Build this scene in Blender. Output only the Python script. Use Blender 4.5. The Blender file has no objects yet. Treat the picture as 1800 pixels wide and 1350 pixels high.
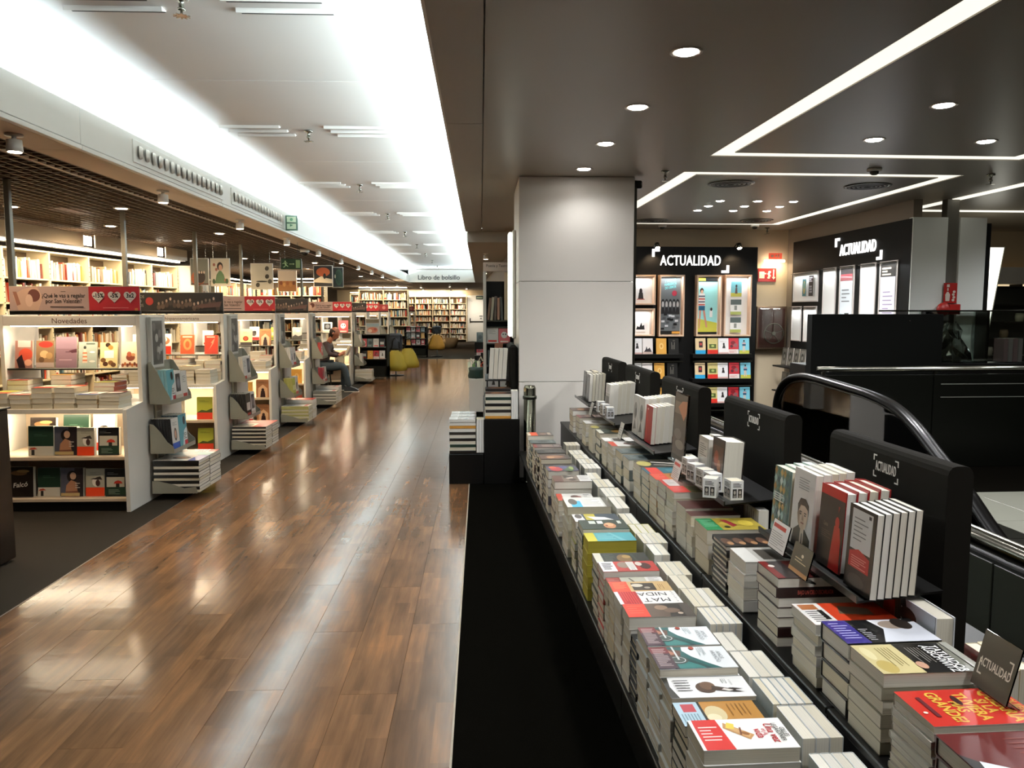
import bpy, math, random
from mathutils import Matrix, Vector
rnd = random.Random(7)
SC = bpy.context.scene
COL = SC.collection
PI = math.pi

# ---------------------------------------------------------------- camera, world, exposure
def srgb(h):
    h = h.lstrip('#')
    out = []
    for i in (0, 2, 4):
        c = int(h[i:i+2], 16) / 255
        out.append(c / 12.92 if c <= .04045 else ((c + .055) / 1.055) ** 2.4)
    return tuple(out)

cam_data = bpy.data.cameras.new('camera')
cam_data.sensor_width = 36
cam_data.lens = 27.6
cam_data.clip_start = .05
cam_data.clip_end = 200
cam = bpy.data.objects.new('camera', cam_data)
COL.objects.link(cam)
cam.location = (0, 0, 1.55)
cam.rotation_euler = (math.radians(90 - 5.3), 0, math.radians(-2.28))
SC.camera = cam
world = bpy.data.worlds.new('world')
SC.world = world
world.use_nodes = True
world.node_tree.nodes['Background'].inputs[0].default_value = (.8, .85, 1, 1)
world.node_tree.nodes['Background'].inputs[1].default_value = .03
vs = SC.view_settings
vs.view_transform = 'Standard'
vs.look = 'None'
vs.gamma = 1
vs.use_curve_mapping = False
vs.exposure = 0.68
SC.cycles.use_denoising = True
SC.cycles.max_bounces = 6
SC.cycles.diffuse_bounces = 3
SC.cycles.glossy_bounces = 3
SC.cycles.transmission_bounces = 4
SC.cycles.transparent_max_bounces = 6
SC.cycles.caustics_reflective = False
SC.cycles.caustics_refractive = False
SC.cycles.sample_clamp_indirect = 4

COOL = (.70, .90, 1.0)
NEUT = (.97, .98, 1)
WARM = (1, .74, .46)

def area_light(name, loc, sx, sy, power, color, rot=(0, 0, 0), parent=None, spread=None):
    d = bpy.data.lights.new(name, 'AREA')
    d.shape = 'RECTANGLE'; d.size = sx; d.size_y = sy; d.energy = power; d.color = color
    if spread: d.spread = spread
    o = bpy.data.objects.new(name, d); COL.objects.link(o)
    o.location = loc; o.rotation_euler = rot
    if parent: o.parent = parent
    return o

def spot_light(name, loc, power, color, angle=80, blend=.7, rot=(0, 0, 0), radius=.04, parent=None):
    d = bpy.data.lights.new(name, 'SPOT')
    d.energy = power; d.color = color; d.spot_size = math.radians(angle); d.spot_blend = blend; d.shadow_soft_size = radius
    o = bpy.data.objects.new(name, d); COL.objects.link(o)
    o.location = loc; o.rotation_euler = rot
    if parent: o.parent = parent
    return o

# fluorescent troughs on both sides of the long ceiling recess, shining up into it
P_COVE = 34
area_light('cove_tube_light', (-2.80, 15.0, 2.80), .10, 27, P_COVE * 27, COOL, (PI, math.radians(20), 0))
area_light('cove_tube_light', (-.02, 7.5, 2.84), .10, 13, P_COVE * 13, COOL, (PI, math.radians(-20), 0))
area_light('cove_tube_light', (-.02, 21.0, 2.80), .10, 14, P_COVE * 14, COOL, (PI, math.radians(-20), 0))
area_light('cove_tube_light', (-1.5, 27.6, 2.80), 2.2, .1, P_COVE * 1.0, COOL, (PI, 0, 0))

# ---------------------------------------------------------------- the two directions of the plan
ANG = math.radians(1.66)
CA, SA = math.cos(ANG), math.sin(ANG)
def R(u, v, z=0.0):
    """the right half of the store is turned a little against the aisle"""
    return Vector((u * CA - v * SA, u * SA + v * CA, z))
def RM(u, v, z=0.0, rz=0.0):
    return Matrix.Translation(R(u, v, z)) @ Matrix.Rotation(ANG + rz, 4, 'Z')
def TM(x, y, z=0.0, rz=0.0):
    return Matrix.Translation((x, y, z)) @ Matrix.Rotation(rz, 4, 'Z')
def basis(x, y, z, loc=(0, 0, 0)):
    m = Matrix((x, y, z)).transposed().to_4x4()
    m.translation = Vector(loc)
    return m
PITCH = math.radians(5.3)
def vm(v, z):
    """distance of a point of height z once the downward pitch of the lens is allowed for"""
    d = 1.55 - z
    if abs(d) < .05: return v
    yo = 1380 * d / v
    return d / math.tan(math.atan((yo - 128) / 1380) + PITCH)
B_TABLE = basis((0, -1, 0), (1, 0, 0), (0, 0, 1))     # lying, head to +u, reads from the near side
B_FACE_U = basis((0, -1, 0), (0, 0, 1), (-1, 0, 0))   # upright, cover to -u
B_FACE_Y = basis((1, 0, 0), (0, 0, 1), (0, -1, 0))    # upright, cover to the viewer
B_FACE_X = basis((0, 1, 0), (0, 0, 1), (1, 0, 0))     # upright, cover to +x
B_SPINE_X = basis((-1, 0, 0), (0, 0, 1), (0, 1, 0))   # upright, spine to +x
B_SPINE_Y = basis((0, 1, 0), (0, 0, 1), (1, 0, 0))    # upright, spine to -y

# ---------------------------------------------------------------- materials
MATS = {}
def nt(m):
    m.use_nodes = True
    return m.node_tree, m.node_tree.nodes['Principled BSDF']
def mat(name, col, rough=.5, metal=0.0, emit=None, strength=0.0, spec=.5, coat=0.0, alpha=1.0, trans=0.0, noise=0.0, nscale=30, bump=0.0):
    if name in MATS: return MATS[name]
    m = bpy.data.materials.new(name); MATS[name] = m
    t, b = nt(m)
    c = srgb(col) if isinstance(col, str) else col
    b.inputs['Base Color'].default_value = (*c, 1)
    b.inputs['Roughness'].default_value = rough
    b.inputs['Metallic'].default_value = metal
    b.inputs['Specular IOR Level'].default_value = spec
    b.inputs['Coat Weight'].default_value = coat
    b.inputs['Coat Roughness'].default_value = .08
    b.inputs['Transmission Weight'].default_value = trans
    b.inputs['Alpha'].default_value = alpha
    if emit:
        e = srgb(emit) if isinstance(emit, str) else emit
        b.inputs['Emission Color'].default_value = (*e, 1)
        b.inputs['Emission Strength'].default_value = strength
    if noise or bump:
        tc = t.nodes.new('ShaderNodeTexCoord')
        n = t.nodes.new('ShaderNodeTexNoise'); n.inputs['Scale'].default_value = nscale; n.inputs['Detail'].default_value = 4
        t.links.new(tc.outputs['Object'], n.inputs['Vector'])
        if noise:
            mx = t.nodes.new('ShaderNodeMix'); mx.data_type = 'RGBA'
            mx.inputs['A'].default_value = (*[v * (1 - noise) for v in c], 1)
            mx.inputs['B'].default_value = (*[min(1, v * (1 + noise)) for v in c], 1)
            t.links.new(n.outputs['Fac'], mx.inputs['Factor'])
            t.links.new(mx.outputs['Result'], b.inputs['Base Color'])
        if bump:
            bp = t.nodes.new('ShaderNodeBump'); bp.inputs['Strength'].default_value = bump; bp.inputs['Distance'].default_value = .002
            t.links.new(n.outputs['Fac'], bp.inputs['Height'])
            t.links.new(bp.outputs['Normal'], b.inputs['Normal'])
    return m

def mat_vcol(name, rough=.3, emit=0.0, coat=0.0):
    if name in MATS: return MATS[name]
    m = bpy.data.materials.new(name); MATS[name] = m
    t, b = nt(m)
    a = t.nodes.new('ShaderNodeAttribute'); a.attribute_name = 'Col'
    t.links.new(a.outputs['Color'], b.inputs['Base Color'])
    b.inputs['Roughness'].default_value = rough
    b.inputs['Coat Weight'].default_value = coat
    if emit:
        t.links.new(a.outputs['Color'], b.inputs['Emission Color'])
        b.inputs['Emission Strength'].default_value = emit
    return m
def mat_obj(name, rough=.3, coat=0.0):
    if name in MATS: return MATS[name]
    m = bpy.data.materials.new(name); MATS[name] = m
    t, b = nt(m)
    a = t.nodes.new('ShaderNodeObjectInfo')
    t.links.new(a.outputs['Color'], b.inputs['Base Color'])
    b.inputs['Roughness'].default_value = rough
    b.inputs['Coat Weight'].default_value = coat
    return m

def mat_pages():
    m = bpy.data.materials.new('pages'); MATS['pages'] = m
    t, b = nt(m)
    tc = t.nodes.new('ShaderNodeTexCoord')
    mp = t.nodes.new('ShaderNodeMapping'); mp.inputs['Scale'].default_value = (5, 5, 1900)
    n = t.nodes.new('ShaderNodeTexNoise'); n.inputs['Scale'].default_value = 1; n.inputs['Detail'].default_value = 2
    oi = t.nodes.new('ShaderNodeObjectInfo')
    r1 = t.nodes.new('ShaderNodeValToRGB')
    r1.color_ramp.elements[0].position = .3; r1.color_ramp.elements[1].position = .7
    r1.color_ramp.elements[0].color = (*srgb('#c9c5ba'), 1); r1.color_ramp.elements[1].color = (*srgb('#e4e1d8'), 1)
    hs = t.nodes.new('ShaderNodeMix'); hs.data_type = 'RGBA'; hs.blend_type = 'MULTIPLY'; hs.inputs['Factor'].default_value = 1
    r2 = t.nodes.new('ShaderNodeValToRGB')
    r2.color_ramp.elements[0].color = (*srgb('#ece5d2'), 1); r2.color_ramp.elements[1].color = (1, 1, 1, 1)
    L = t.links
    L.new(tc.outputs['Object'], mp.inputs['Vector']); L.new(mp.outputs['Vector'], n.inputs['Vector'])
    L.new(n.outputs['Fac'], r1.inputs['Fac']); L.new(oi.outputs['Random'], r2.inputs['Fac'])
    L.new(r1.outputs['Color'], hs.inputs['A']); L.new(r2.outputs['Color'], hs.inputs['B'])
    L.new(hs.outputs['Result'], b.inputs['Base Color'])
    b.inputs['Roughness'].default_value = .8
    bp = t.nodes.new('ShaderNodeBump'); bp.inputs['Strength'].default_value = .25; bp.inputs['Distance'].default_value = .0004
    L.new(n.outputs['Fac'], bp.inputs['Height']); L.new(bp.outputs['Normal'], b.inputs['Normal'])
    return m

def mat_pages_tinted(name, c0, c1):
    m = MATS['pages'].copy(); m.name = name
    r = [n for n in m.node_tree.nodes if n.type == 'VALTORGB'][0]
    r.color_ramp.elements[0].color = (*srgb(c0), 1); r.color_ramp.elements[1].color = (*srgb(c1), 1)
    return m
def mat_wood():
    m = bpy.data.materials.new('wood_plank'); MATS['wood'] = m
    t, b = nt(m); L = t.links; N = t.nodes.new
    tc = N('ShaderNodeTexCoord'); oi = N('ShaderNodeObjectInfo')
    # random offset for each plank
    off = N('ShaderNodeVectorMath'); off.operation = 'SCALE'; off.inputs[0].default_value = (7.3, 13.1, 3.7)
    L.new(oi.outputs['Random'], off.inputs['Scale'])
    add = N('ShaderNodeVectorMath'); add.operation = 'ADD'
    L.new(tc.outputs['Object'], add.inputs[0]); L.new(off.outputs['Vector'], add.inputs[1])
    # printed strips inside a plank: three across, staves of varying length
    sep = N('ShaderNodeSeparateXYZ'); L.new(add.outputs['Vector'], sep.inputs[0])
    dx = N('ShaderNodeMath'); dx.operation = 'DIVIDE'; dx.inputs[1].default_value = .078; L.new(sep.outputs['X'], dx.inputs[0])
    fx = N('ShaderNodeMath'); fx.operation = 'FLOOR'; L.new(dx.outputs[0], fx.inputs[0])
    wn = N('ShaderNodeTexWhiteNoise'); wn.noise_dimensions = '1D'; L.new(fx.outputs[0], wn.inputs['W'])
    dy = N('ShaderNodeMath'); dy.operation = 'DIVIDE'; dy.inputs[1].default_value = .42; L.new(sep.outputs['Y'], dy.inputs[0])
    ay = N('ShaderNodeMath'); ay.operation = 'ADD'; L.new(dy.outputs[0], ay.inputs[0]); L.new(wn.outputs['Value'], ay.inputs[1])
    fy = N('ShaderNodeMath'); fy.operation = 'FLOOR'; L.new(ay.outputs[0], fy.inputs[0])
    cb = N('ShaderNodeCombineXYZ'); L.new(fx.outputs[0], cb.inputs['X']); L.new(fy.outputs[0], cb.inputs['Y'])
    w2 = N('ShaderNodeTexWhiteNoise'); w2.noise_dimensions = '3D'; L.new(cb.outputs[0], w2.inputs['Vector'])
    mp = N('ShaderNodeMapping'); mp.inputs['Scale'].default_value = (34, 2.2, 1); L.new(add.outputs['Vector'], mp.inputs['Vector'])
    g = N('ShaderNodeTexNoise'); g.inputs['Scale'].default_value = 1; g.inputs['Detail'].default_value = 6; g.inputs['Roughness'].default_value = .62
    L.new(mp.outputs['Vector'], g.inputs['Vector'])
    mp2 = N('ShaderNodeMapping'); mp2.inputs['Scale'].default_value = (7, 1.6, 1); L.new(add.outputs['Vector'], mp2.inputs['Vector'])
    g2 = N('ShaderNodeTexNoise'); g2.inputs['Scale'].default_value = 1; g2.inputs['Detail'].default_value = 3
    L.new(mp2.outputs['Vector'], g2.inputs['Vector'])
    s1 = N('ShaderNodeMath'); s1.operation = 'MULTIPLY'; s1.inputs[1].default_value = .14; L.new(w2.outputs['Value'], s1.inputs[0])
    s2 = N('ShaderNodeMath'); s2.operation = 'MULTIPLY_ADD'; s2.inputs[1].default_value = .5; L.new(g.outputs['Fac'], s2.inputs[0]); L.new(s1.outputs[0], s2.inputs[2])
    s3 = N('ShaderNodeMath'); s3.operation = 'MULTIPLY_ADD'; s3.inputs[1].default_value = .62; L.new(g2.outputs['Fac'], s3.inputs[0]); L.new(s2.outputs[0], s3.inputs[2])
    r = N('ShaderNodeValToRGB')
    cr = r.color_ramp
    cr.elements[0].position = .25; cr.elements[0].color = (*srgb('#3f2817'), 1)
    cr.elements[1].position = .88; cr.elements[1].color = (*srgb('#90643f'), 1)
    e = cr.elements.new(.54); e.color = (*srgb('#5b412c'), 1)
    e = cr.elements.new(.70); e.color = (*srgb('#705036'), 1)
    L.new(s3.outputs[0], r.inputs['Fac']); L.new(r.outputs['Color'], b.inputs['Base Color'])
    rr = N('ShaderNodeMapRange'); rr.inputs['To Min'].default_value = .12; rr.inputs['To Max'].default_value = .19
    b.inputs['Specular IOR Level'].default_value = .3; b.inputs['IOR'].default_value = 1.34
    L.new(g2.outputs['Fac'], rr.inputs['Value']); L.new(rr.outputs['Result'], b.inputs['Roughness'])
    # gentle waviness of the worn vinyl, in world space
    ge = N('ShaderNodeNewGeometry'); wv = N('ShaderNodeTexNoise'); wv.inputs['Scale'].default_value = 7; wv.inputs['Detail'].default_value = 4
    wm = N('ShaderNodeMapping'); wm.inputs['Scale'].default_value = (.7, 1.6, 1); L.new(ge.outputs['Position'], wm.inputs['Vector']); L.new(wm.outputs['Vector'], wv.inputs['Vector'])
    bp = N('ShaderNodeBump'); bp.inputs['Strength'].default_value = .28; bp.inputs['Distance'].default_value = .004
    L.new(wv.outputs['Fac'], bp.inputs['Height']); L.new(bp.outputs['Normal'], b.inputs['Normal'])
    return m

PAGES = mat_pages()
PAGES_YEL = mat_pages_tinted('pages_yellow', '#8f8420', '#b5a83a')
WOOD = mat_wood()
PRINT = mat_vcol('print', .28, coat=.15)
PRINT_MATT = mat_vcol('print_matt', .6)
PRINT_LIT = mat_vcol('print_backlit', .5, emit=1.6)
COVER = mat_obj('cover_card', .3, .15)
WHITE = mat('white_laminate', '#dcd8d0', .35, noise=.03, nscale=3)
WHITE_MATT = mat('white_plaster', '#d9d3ca', .8, noise=.03, nscale=2)
CEIL_R = mat('grey_ceiling_paint', '#918a7d', .36, noise=.04, nscale=1.5)
CEIL_C = mat('recess_panel_paint', '#e2d8ce', .45, noise=.03, nscale=2)
SOFFIT = mat('soffit_paint', '#d8c6b2', .6)
BLACK = mat('black_laminate', '#0b0a08', .4, spec=.25, noise=.1, nscale=8)
BLACK_G = mat('black_gloss', '#0b0c0a', .12)
CHAR = mat('charcoal_board', '#191713', .8, spec=.05, noise=.06, nscale=20)
TRAY = mat('grey_tray_steel', '#8d8a7c', .4, metal=.25)
STEEL = mat('brushed_steel', '#a9a79c', .22, metal=1)
DSTEEL = mat('dark_steel', '#4b4a42', .3, metal=1)
CARPET_D = mat('dark_carpet', '#090806', .95, spec=.0, noise=.35, nscale=400, bump=.5)
CARPET_B = mat('brown_carpet', '#251f18', .95, spec=.1, noise=.3, nscale=300, bump=.5)
STONE = mat('pillar_stone', '#dcd6cc', .45, noise=.05, nscale=3)
RED = mat('sign_red', '#b3231c', .4)
GLASS = mat('clear_glass', '#e8f0ea', .02, trans=1.0)
RUBBER = mat('handrail_rubber', '#080706', .28, spec=.14)
WALL_W = mat('warm_wall_paint', '#d8c4a4', .75, noise=.03, nscale=2)
WALL_R = mat('taupe_wall_paint', '#8f8273', .7, noise=.03, nscale=2)
WOOD_F = mat('pale_wood_frame', '#d9b79a', .5, noise=.08, nscale=12)
LOUV = mat('louver_brown', '#5a4636', .5)
PLEN = mat('plenum_dark', '#1c150f', .9)
LAMP_W = mat('lamp_warm', '#ffffff', .5, emit=(1, .82, .62), strength=22)
LAMP_N = mat('lamp_neutral', '#ffffff', .5, emit=(1, .95, .9), strength=30)
LAMP_C = mat('lamp_tube', '#ffffff', .5, emit=(.95, .98, 1), strength=9)
SLOT = mat('light_slot_diffuser', '#ffffff', .5, emit=(1, .96, .82), strength=.68)
# thin architectural glass: mostly lets light straight through
def thin_glass(name, tint, mixf):
    m = bpy.data.materials.new(name); MATS[name] = m
    m.use_nodes = True; t = m.node_tree; t.nodes.clear(); N = t.nodes.new
    o = N('ShaderNodeOutputMaterial'); tr = N('ShaderNodeBsdfTransparent'); gl = N('ShaderNodeBsdfGlossy'); mx = N('ShaderNodeMixShader')
    fr = N('ShaderNodeFresnel'); fr.inputs[0].default_value = 1.5
    tr.inputs[0].default_value = (*tint, 1); gl.inputs['Roughness'].default_value = .03
    ml = N('ShaderNodeMath'); ml.operation = 'MULTIPLY'; ml.inputs[1].default_value = mixf; t.links.new(fr.outputs[0], ml.inputs[0])
    t.links.new(ml.outputs[0], mx.inputs[0]); t.links.new(tr.outputs[0], mx.inputs[1]); t.links.new(gl.outputs[0], mx.inputs[2]); t.links.new(mx.outputs[0], o.inputs[0])
    return m
PANE = thin_glass('pane_glass', (.90, .95, .92), 1.0)
SMOKE = thin_glass('smoked_glass', (.45, .47, .42), 1.3)

# ---------------------------------------------------------------- mesh builder
class MB:
    def __init__(s): s.v = []; s.f = []; s.m = []; s.c = []
    def add(s, vs_, fs, mi=0, col=(1, 1, 1)):
        n = len(s.v); s.v += [tuple(p) for p in vs_]
        for f in fs: s.f.append([i + n for i in f]); s.m.append(mi); s.c.append(col)
    def box(s, x0, x1, y0, y1, z0, z1, mi=0, col=(1, 1, 1), M=None):
        x0, x1 = min(x0, x1), max(x0, x1); y0, y1 = min(y0, y1), max(y0, y1); z0, z1 = min(z0, z1), max(z0, z1)
        p = [(x0, y0, z0), (x1, y0, z0), (x1, y1, z0), (x0, y1, z0), (x0, y0, z1), (x1, y0, z1), (x1, y1, z1), (x0, y1, z1)]
        if M: p = [M @ Vector(q) for q in p]
        s.add(p, [(0, 3, 2, 1), (4, 5, 6, 7), (0, 1, 5, 4), (1, 2, 6, 5), (2, 3, 7, 6), (3, 0, 4, 7)], mi, col); return s
    def cbox(s, x0, x1, y0, y1, z0, z1, c=.003, mi=0, col=(1, 1, 1)):
        x0, x1 = min(x0, x1), max(x0, x1); y0, y1 = min(y0, y1), max(y0, y1); z0, z1 = min(z0, z1), max(z0, z1)
        c = min(c, (x1 - x0) * .45, (y1 - y0) * .45, (z1 - z0) * .45)
        X = (x0, x1); Y = (y0, y1); Z = (z0, z1); vs_ = []; idx = {}
        for i in (0, 1):
            for j in (0, 1):
                for k in (0, 1):
                    sx, sy, sz = (1 - 2 * i) * c, (1 - 2 * j) * c, (1 - 2 * k) * c
                    for a, p in enumerate(((X[i], Y[j] + sy, Z[k] + sz), (X[i] + sx, Y[j], Z[k] + sz), (X[i] + sx, Y[j] + sy, Z[k]))):
                        idx[(i, j, k, a)] = len(vs_); vs_.append(p)
        F = []
        for i in (0, 1): F.append([idx[(i, 0, 0, 0)], idx[(i, 1, 0, 0)], idx[(i, 1, 1, 0)], idx[(i, 0, 1, 0)]][::(-1 if i == 0 else 1)])
        for j in (0, 1): F.append([idx[(0, j, 0, 1)], idx[(1, j, 0, 1)], idx[(1, j, 1, 1)], idx[(0, j, 1, 1)]][::(1 if j == 0 else -1)])
        for k in (0, 1): F.append([idx[(0, 0, k, 2)], idx[(1, 0, k, 2)], idx[(1, 1, k, 2)], idx[(0, 1, k, 2)]][::(-1 if k == 0 else 1)])
        for j in (0, 1):
            for k in (0, 1): F.append([idx[(0, j, k, 1)], idx[(1, j, k, 1)], idx[(1, j, k, 2)], idx[(0, j, k, 2)]][::(-1 if j == k else 1)])
        for i in (0, 1):
            for k in (0, 1): F.append([idx[(i, 0, k, 0)], idx[(i, 1, k, 0)], idx[(i, 1, k, 2)], idx[(i, 0, k, 2)]][::(1 if i == k else -1)])
        for i in (0, 1):
            for j in (0, 1): F.append([idx[(i, j, 0, 0)], idx[(i, j, 1, 0)], idx[(i, j, 1, 1)], idx[(i, j, 0, 1)]][::(-1 if i == j else 1)])
        for i in (0, 1):
            for j in (0, 1):
                for k in (0, 1): F.append([idx[(i, j, k, a)] for a in range(3)][::(-1 if (i + j + k) % 2 == 0 else 1)])
        s.add(vs_, F, mi, col); return s
    def prism(s, poly, axis, a0, a1, mi=0, col=(1, 1, 1)):
        """poly in the two remaining axes (cyclic order), extruded along axis 0/1/2"""
        n = len(poly)
        def P(p, a):
            if axis == 0: return (a, p[0], p[1])
            if axis == 1: return (p[0], a, p[1])
            return (p[0], p[1], a)
        vs_ = [P(p, a0) for p in poly] + [P(p, a1) for p in poly]
        F = [list(range(n)), list(range(2 * n - 1, n - 1, -1))] + [[i, i + n, (i + 1) % n + n, (i + 1) % n] for i in range(n)]
        s.add(vs_, F, mi, col); return s
    def tube(s, pts, r, n=8, mi=0, col=(1, 1, 1), ry=None, closed=False):
        pts = [Vector(p) for p in pts]; k = len(pts); base = len(s.v); prev = None
        for i, p in enumerate(pts):
            rr = r[i] if isinstance(r, (list, tuple)) else r
            d = (pts[min(i + 1, k - 1)] - pts[max(i - 1, 0)]).normalized()
            if prev is None:
                a = d.cross(Vector((0, 0, 1)));
                if a.length < .1: a = d.cross(Vector((0, 1, 0)))
            else: a = prev - d * prev.dot(d)
            a.normalize(); b = d.cross(a); prev = a
            for j in range(n):
                t = 2 * PI * j / n
                s.v.append(tuple(p + a * math.cos(t) * rr + b * math.sin(t) * (ry or rr)))
        for i in range(k - 1):
            for j in range(n):
                q = (j + 1) % n
                s.f.append([base + i * n + j, base + i * n + q, base + (i + 1) * n + q, base + (i + 1) * n + j]); s.m.append(mi); s.c.append(col)
        s.f.append([base + j for j in range(n)][::-1]); s.m.append(mi); s.c.append(col)
        s.f.append([base + (k - 1) * n + j for j in range(n)]); s.m.append(mi); s.c.append(col)
        return s
    def lathe(s, prof, c=(0, 0, 0), n=16, mi=0, col=(1, 1, 1), caps=True):
        base = len(s.v); k = len(prof)
        for r, z in prof:
            for j in range(n):
                t = 2 * PI * j / n; s.v.append((c[0] + r * math.cos(t), c[1] + r * math.sin(t), c[2] + z))
        for i in range(k - 1):
            for j in range(n):
                q = (j + 1) % n
                s.f.append([base + i * n + j, base + i * n + q, base + (i + 1) * n + q, base + (i + 1) * n + j]); s.m.append(mi); s.c.append(col)
        if caps:
            s.f.append([base + j for j in range(n)][::-1]); s.m.append(mi); s.c.append(col)
            s.f.append([base + (k - 1) * n + j for j in range(n)]); s.m.append(mi); s.c.append(col)
        return s
    def mesh(s, name, mats, smooth=False):
        me = bpy.data.meshes.new(name); me.from_pydata(s.v, [], s.f)
        for m in mats: me.materials.append(m)
        me.polygons.foreach_set('material_index', s.m)
        if any(c != (1, 1, 1) for c in s.c):
            at = me.color_attributes.new('Col', 'FLOAT_COLOR', 'CORNER')
            buf = []
            for p, c in zip(me.polygons, s.c): buf += [c[0], c[1], c[2], 1.0] * p.loop_total
            at.data.foreach_set('color', buf)
        if smooth: me.polygons.foreach_set('use_smooth', [True] * len(me.polygons))
        me.update(); me.validate(); return me
    def build(s, name, mats, parent=None, M=None, smooth=False):
        return put(name, s.mesh(name, mats if isinstance(mats, (list, tuple)) else [mats], smooth), parent, M)

def put(name, me, parent=None, M=None):
    o = bpy.data.objects.new(name, me); COL.objects.link(o)
    if parent is not None: o.parent = parent
    if M is not None:
        if parent is None: o.matrix_world = M
        else: o.matrix_local = M
    return o
def tag(o, label=None, cat=None, group=None, kind=None):
    if label: o['label'] = label
    if cat: o['category'] = cat
    if group: o['group'] = group
    if kind: o['kind'] = kind
    return o
def thing(name, M, label, cat, group=None):
    o = bpy.data.objects.new(name, None); COL.objects.link(o)
    o.empty_display_size = .1
    o.matrix_world = M
    return tag(o, label, cat, group)
def struct(o): o['kind'] = 'structure'; return o

# ---------------------------------------------------------------- text and flat print
TXT = {}
def text_mesh(s, bold=0.0, ext=0.0, align='CENTER', shear=0.0, spc=1.0):
    k = (s, bold, ext, align, shear, spc)
    if k in TXT: return TXT[k]
    c = bpy.data.curves.new('t', 'FONT'); c.body = s; c.size = 1; c.offset = bold; c.extrude = ext; c.align_x = align; c.align_y = 'CENTER'; c.resolution_u = 3; c.shear = shear; c.space_character = spc
    c.space_line = .85
    o = bpy.data.objects.new('t', c); COL.objects.link(o)
    dg = bpy.context.evaluated_depsgraph_get()
    me = bpy.data.meshes.new_from_object(o.evaluated_get(dg))
    out = ([tuple(v.co) for v in me.vertices], [tuple(p.vertices) for p in me.polygons])
    bpy.data.objects.remove(o); bpy.data.curves.remove(c); bpy.data.meshes.remove(me)
    TXT[k] = out; return out

class Art(MB):
    """flat print, drawn in layers on the plane z=0"""
    dz = .00018
    def __init__(s, dz=.00018): super().__init__(); s.z = .0003; s.dz = dz
    def nxt(s): s.z += s.dz; return s.z
    def rect(s, x0, y0, x1, y1, col):
        z = s.nxt(); s.add([(x0, y0, z), (x1, y0, z), (x1, y1, z), (x0, y1, z)], [(0, 1, 2, 3)], 0, srgb(col)); return s
    def poly(s, pts, col):
        z = s.nxt(); s.add([(x, y, z) for x, y in pts], [list(range(len(pts)))], 0, srgb(col)); return s
    def ell(s, cx, cy, rx, ry, col, n=18, rot=0):
        c, q = math.cos(rot), math.sin(rot)
        return s.poly([(cx + rx * math.cos(t) * c - ry * math.sin(t) * q, cy + rx * math.cos(t) * q + ry * math.sin(t) * c) for t in [2 * PI * i / n for i in range(n)]], col)
    def bars(s, x0, y0, x1, y1, n, col, h=.5, seed=1):
        """printed lines of small type too small to read"""
        r = random.Random(seed); z = s.nxt(); st = (y1 - y0) / n; c = srgb(col)
        for i in range(n):
            yy = y0 + i * st; xe = x1 - (x1 - x0) * r.choice((0, 0, .1, .25, .4))
            s.add([(x0, yy, z), (xe, yy, z), (xe, yy + st * h, z), (x0, yy + st * h, z)], [(0, 1, 2, 3)], 0, c)
        return s
    def vbars(s, x0, y0, x1, y1, n, col, h=.5, seed=1):
        r = random.Random(seed); z = s.nxt(); st = (x1 - x0) / n; c = srgb(col)
        for i in range(n):
            xx = x0 + i * st; ye = y1 - (y1 - y0) * r.choice((0, 0, .1, .25, .4))
            s.add([(xx, y0, z), (xx + st * h, y0, z), (xx + st * h, ye, z), (xx, ye, z)], [(0, 1, 2, 3)], 0, c)
        return s
    def text(s, t, cx, cy, size, col, rot=0.0, sx=1.0, bold=0.0, align='CENTER', shear=0.0):
        z = s.nxt(); vs_, fs = text_mesh(t, bold, 0, align, shear); c, q = math.cos(rot), math.sin(rot)
        s.add([(cx + (x * sx * size) * c - y * size * q, cy + (x * sx * size) * q + y * size * c, z) for x, y, _ in vs_], fs, 0, srgb(col)); return s
    def portrait(s, cx, cy, r, skin, hair, coat, bg=None):
        s.poly([(cx - 1.9 * r, cy - 3.4 * r), (cx + 1.9 * r, cy - 3.4 * r), (cx + 1.7 * r, cy - 2.0 * r), (cx + .6 * r, cy - 1.35 * r), (cx - .6 * r, cy - 1.35 * r), (cx - 1.7 * r, cy - 2.0 * r)], coat)
        s.ell(cx, cy + .25 * r, 1.0 * r, 1.25 * r, hair)
        s.rect(cx - .3 * r, cy - 1.6 * r, cx + .3 * r, cy - .7 * r, skin)
        s.ell(cx, cy - .1 * r, .72 * r, 1.0 * r, skin)
        s.rect(cx - .5 * r, cy + .05 * r, cx - .15 * r, cy + .17 * r, hair); s.rect(cx + .15 * r, cy + .05 * r, cx + .5 * r, cy + .17 * r, hair)
        s.rect(cx - .07 * r, cy - .35 * r, cx + .1 * r, cy - .02 * r, coat if coat != skin else hair)
        s.rect(cx - .25 * r, cy - .6 * r, cx + .25 * r, cy - .5 * r, hair); return s

ARTS = {}
def art_mesh(name, fn=None, dz=.00018):
    """a printed cover, drawn in a field 0.65 wide and 1 high, centred"""
    if name not in ARTS:
        a = Art(dz); (fn or DES[name])(a)
        a.v = [(x - .325, y - .5, z) for x, y, z in a.v]
        ARTS[name] = a.mesh('cover_print_' + name, [PRINT])
    return ARTS[name]

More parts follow.
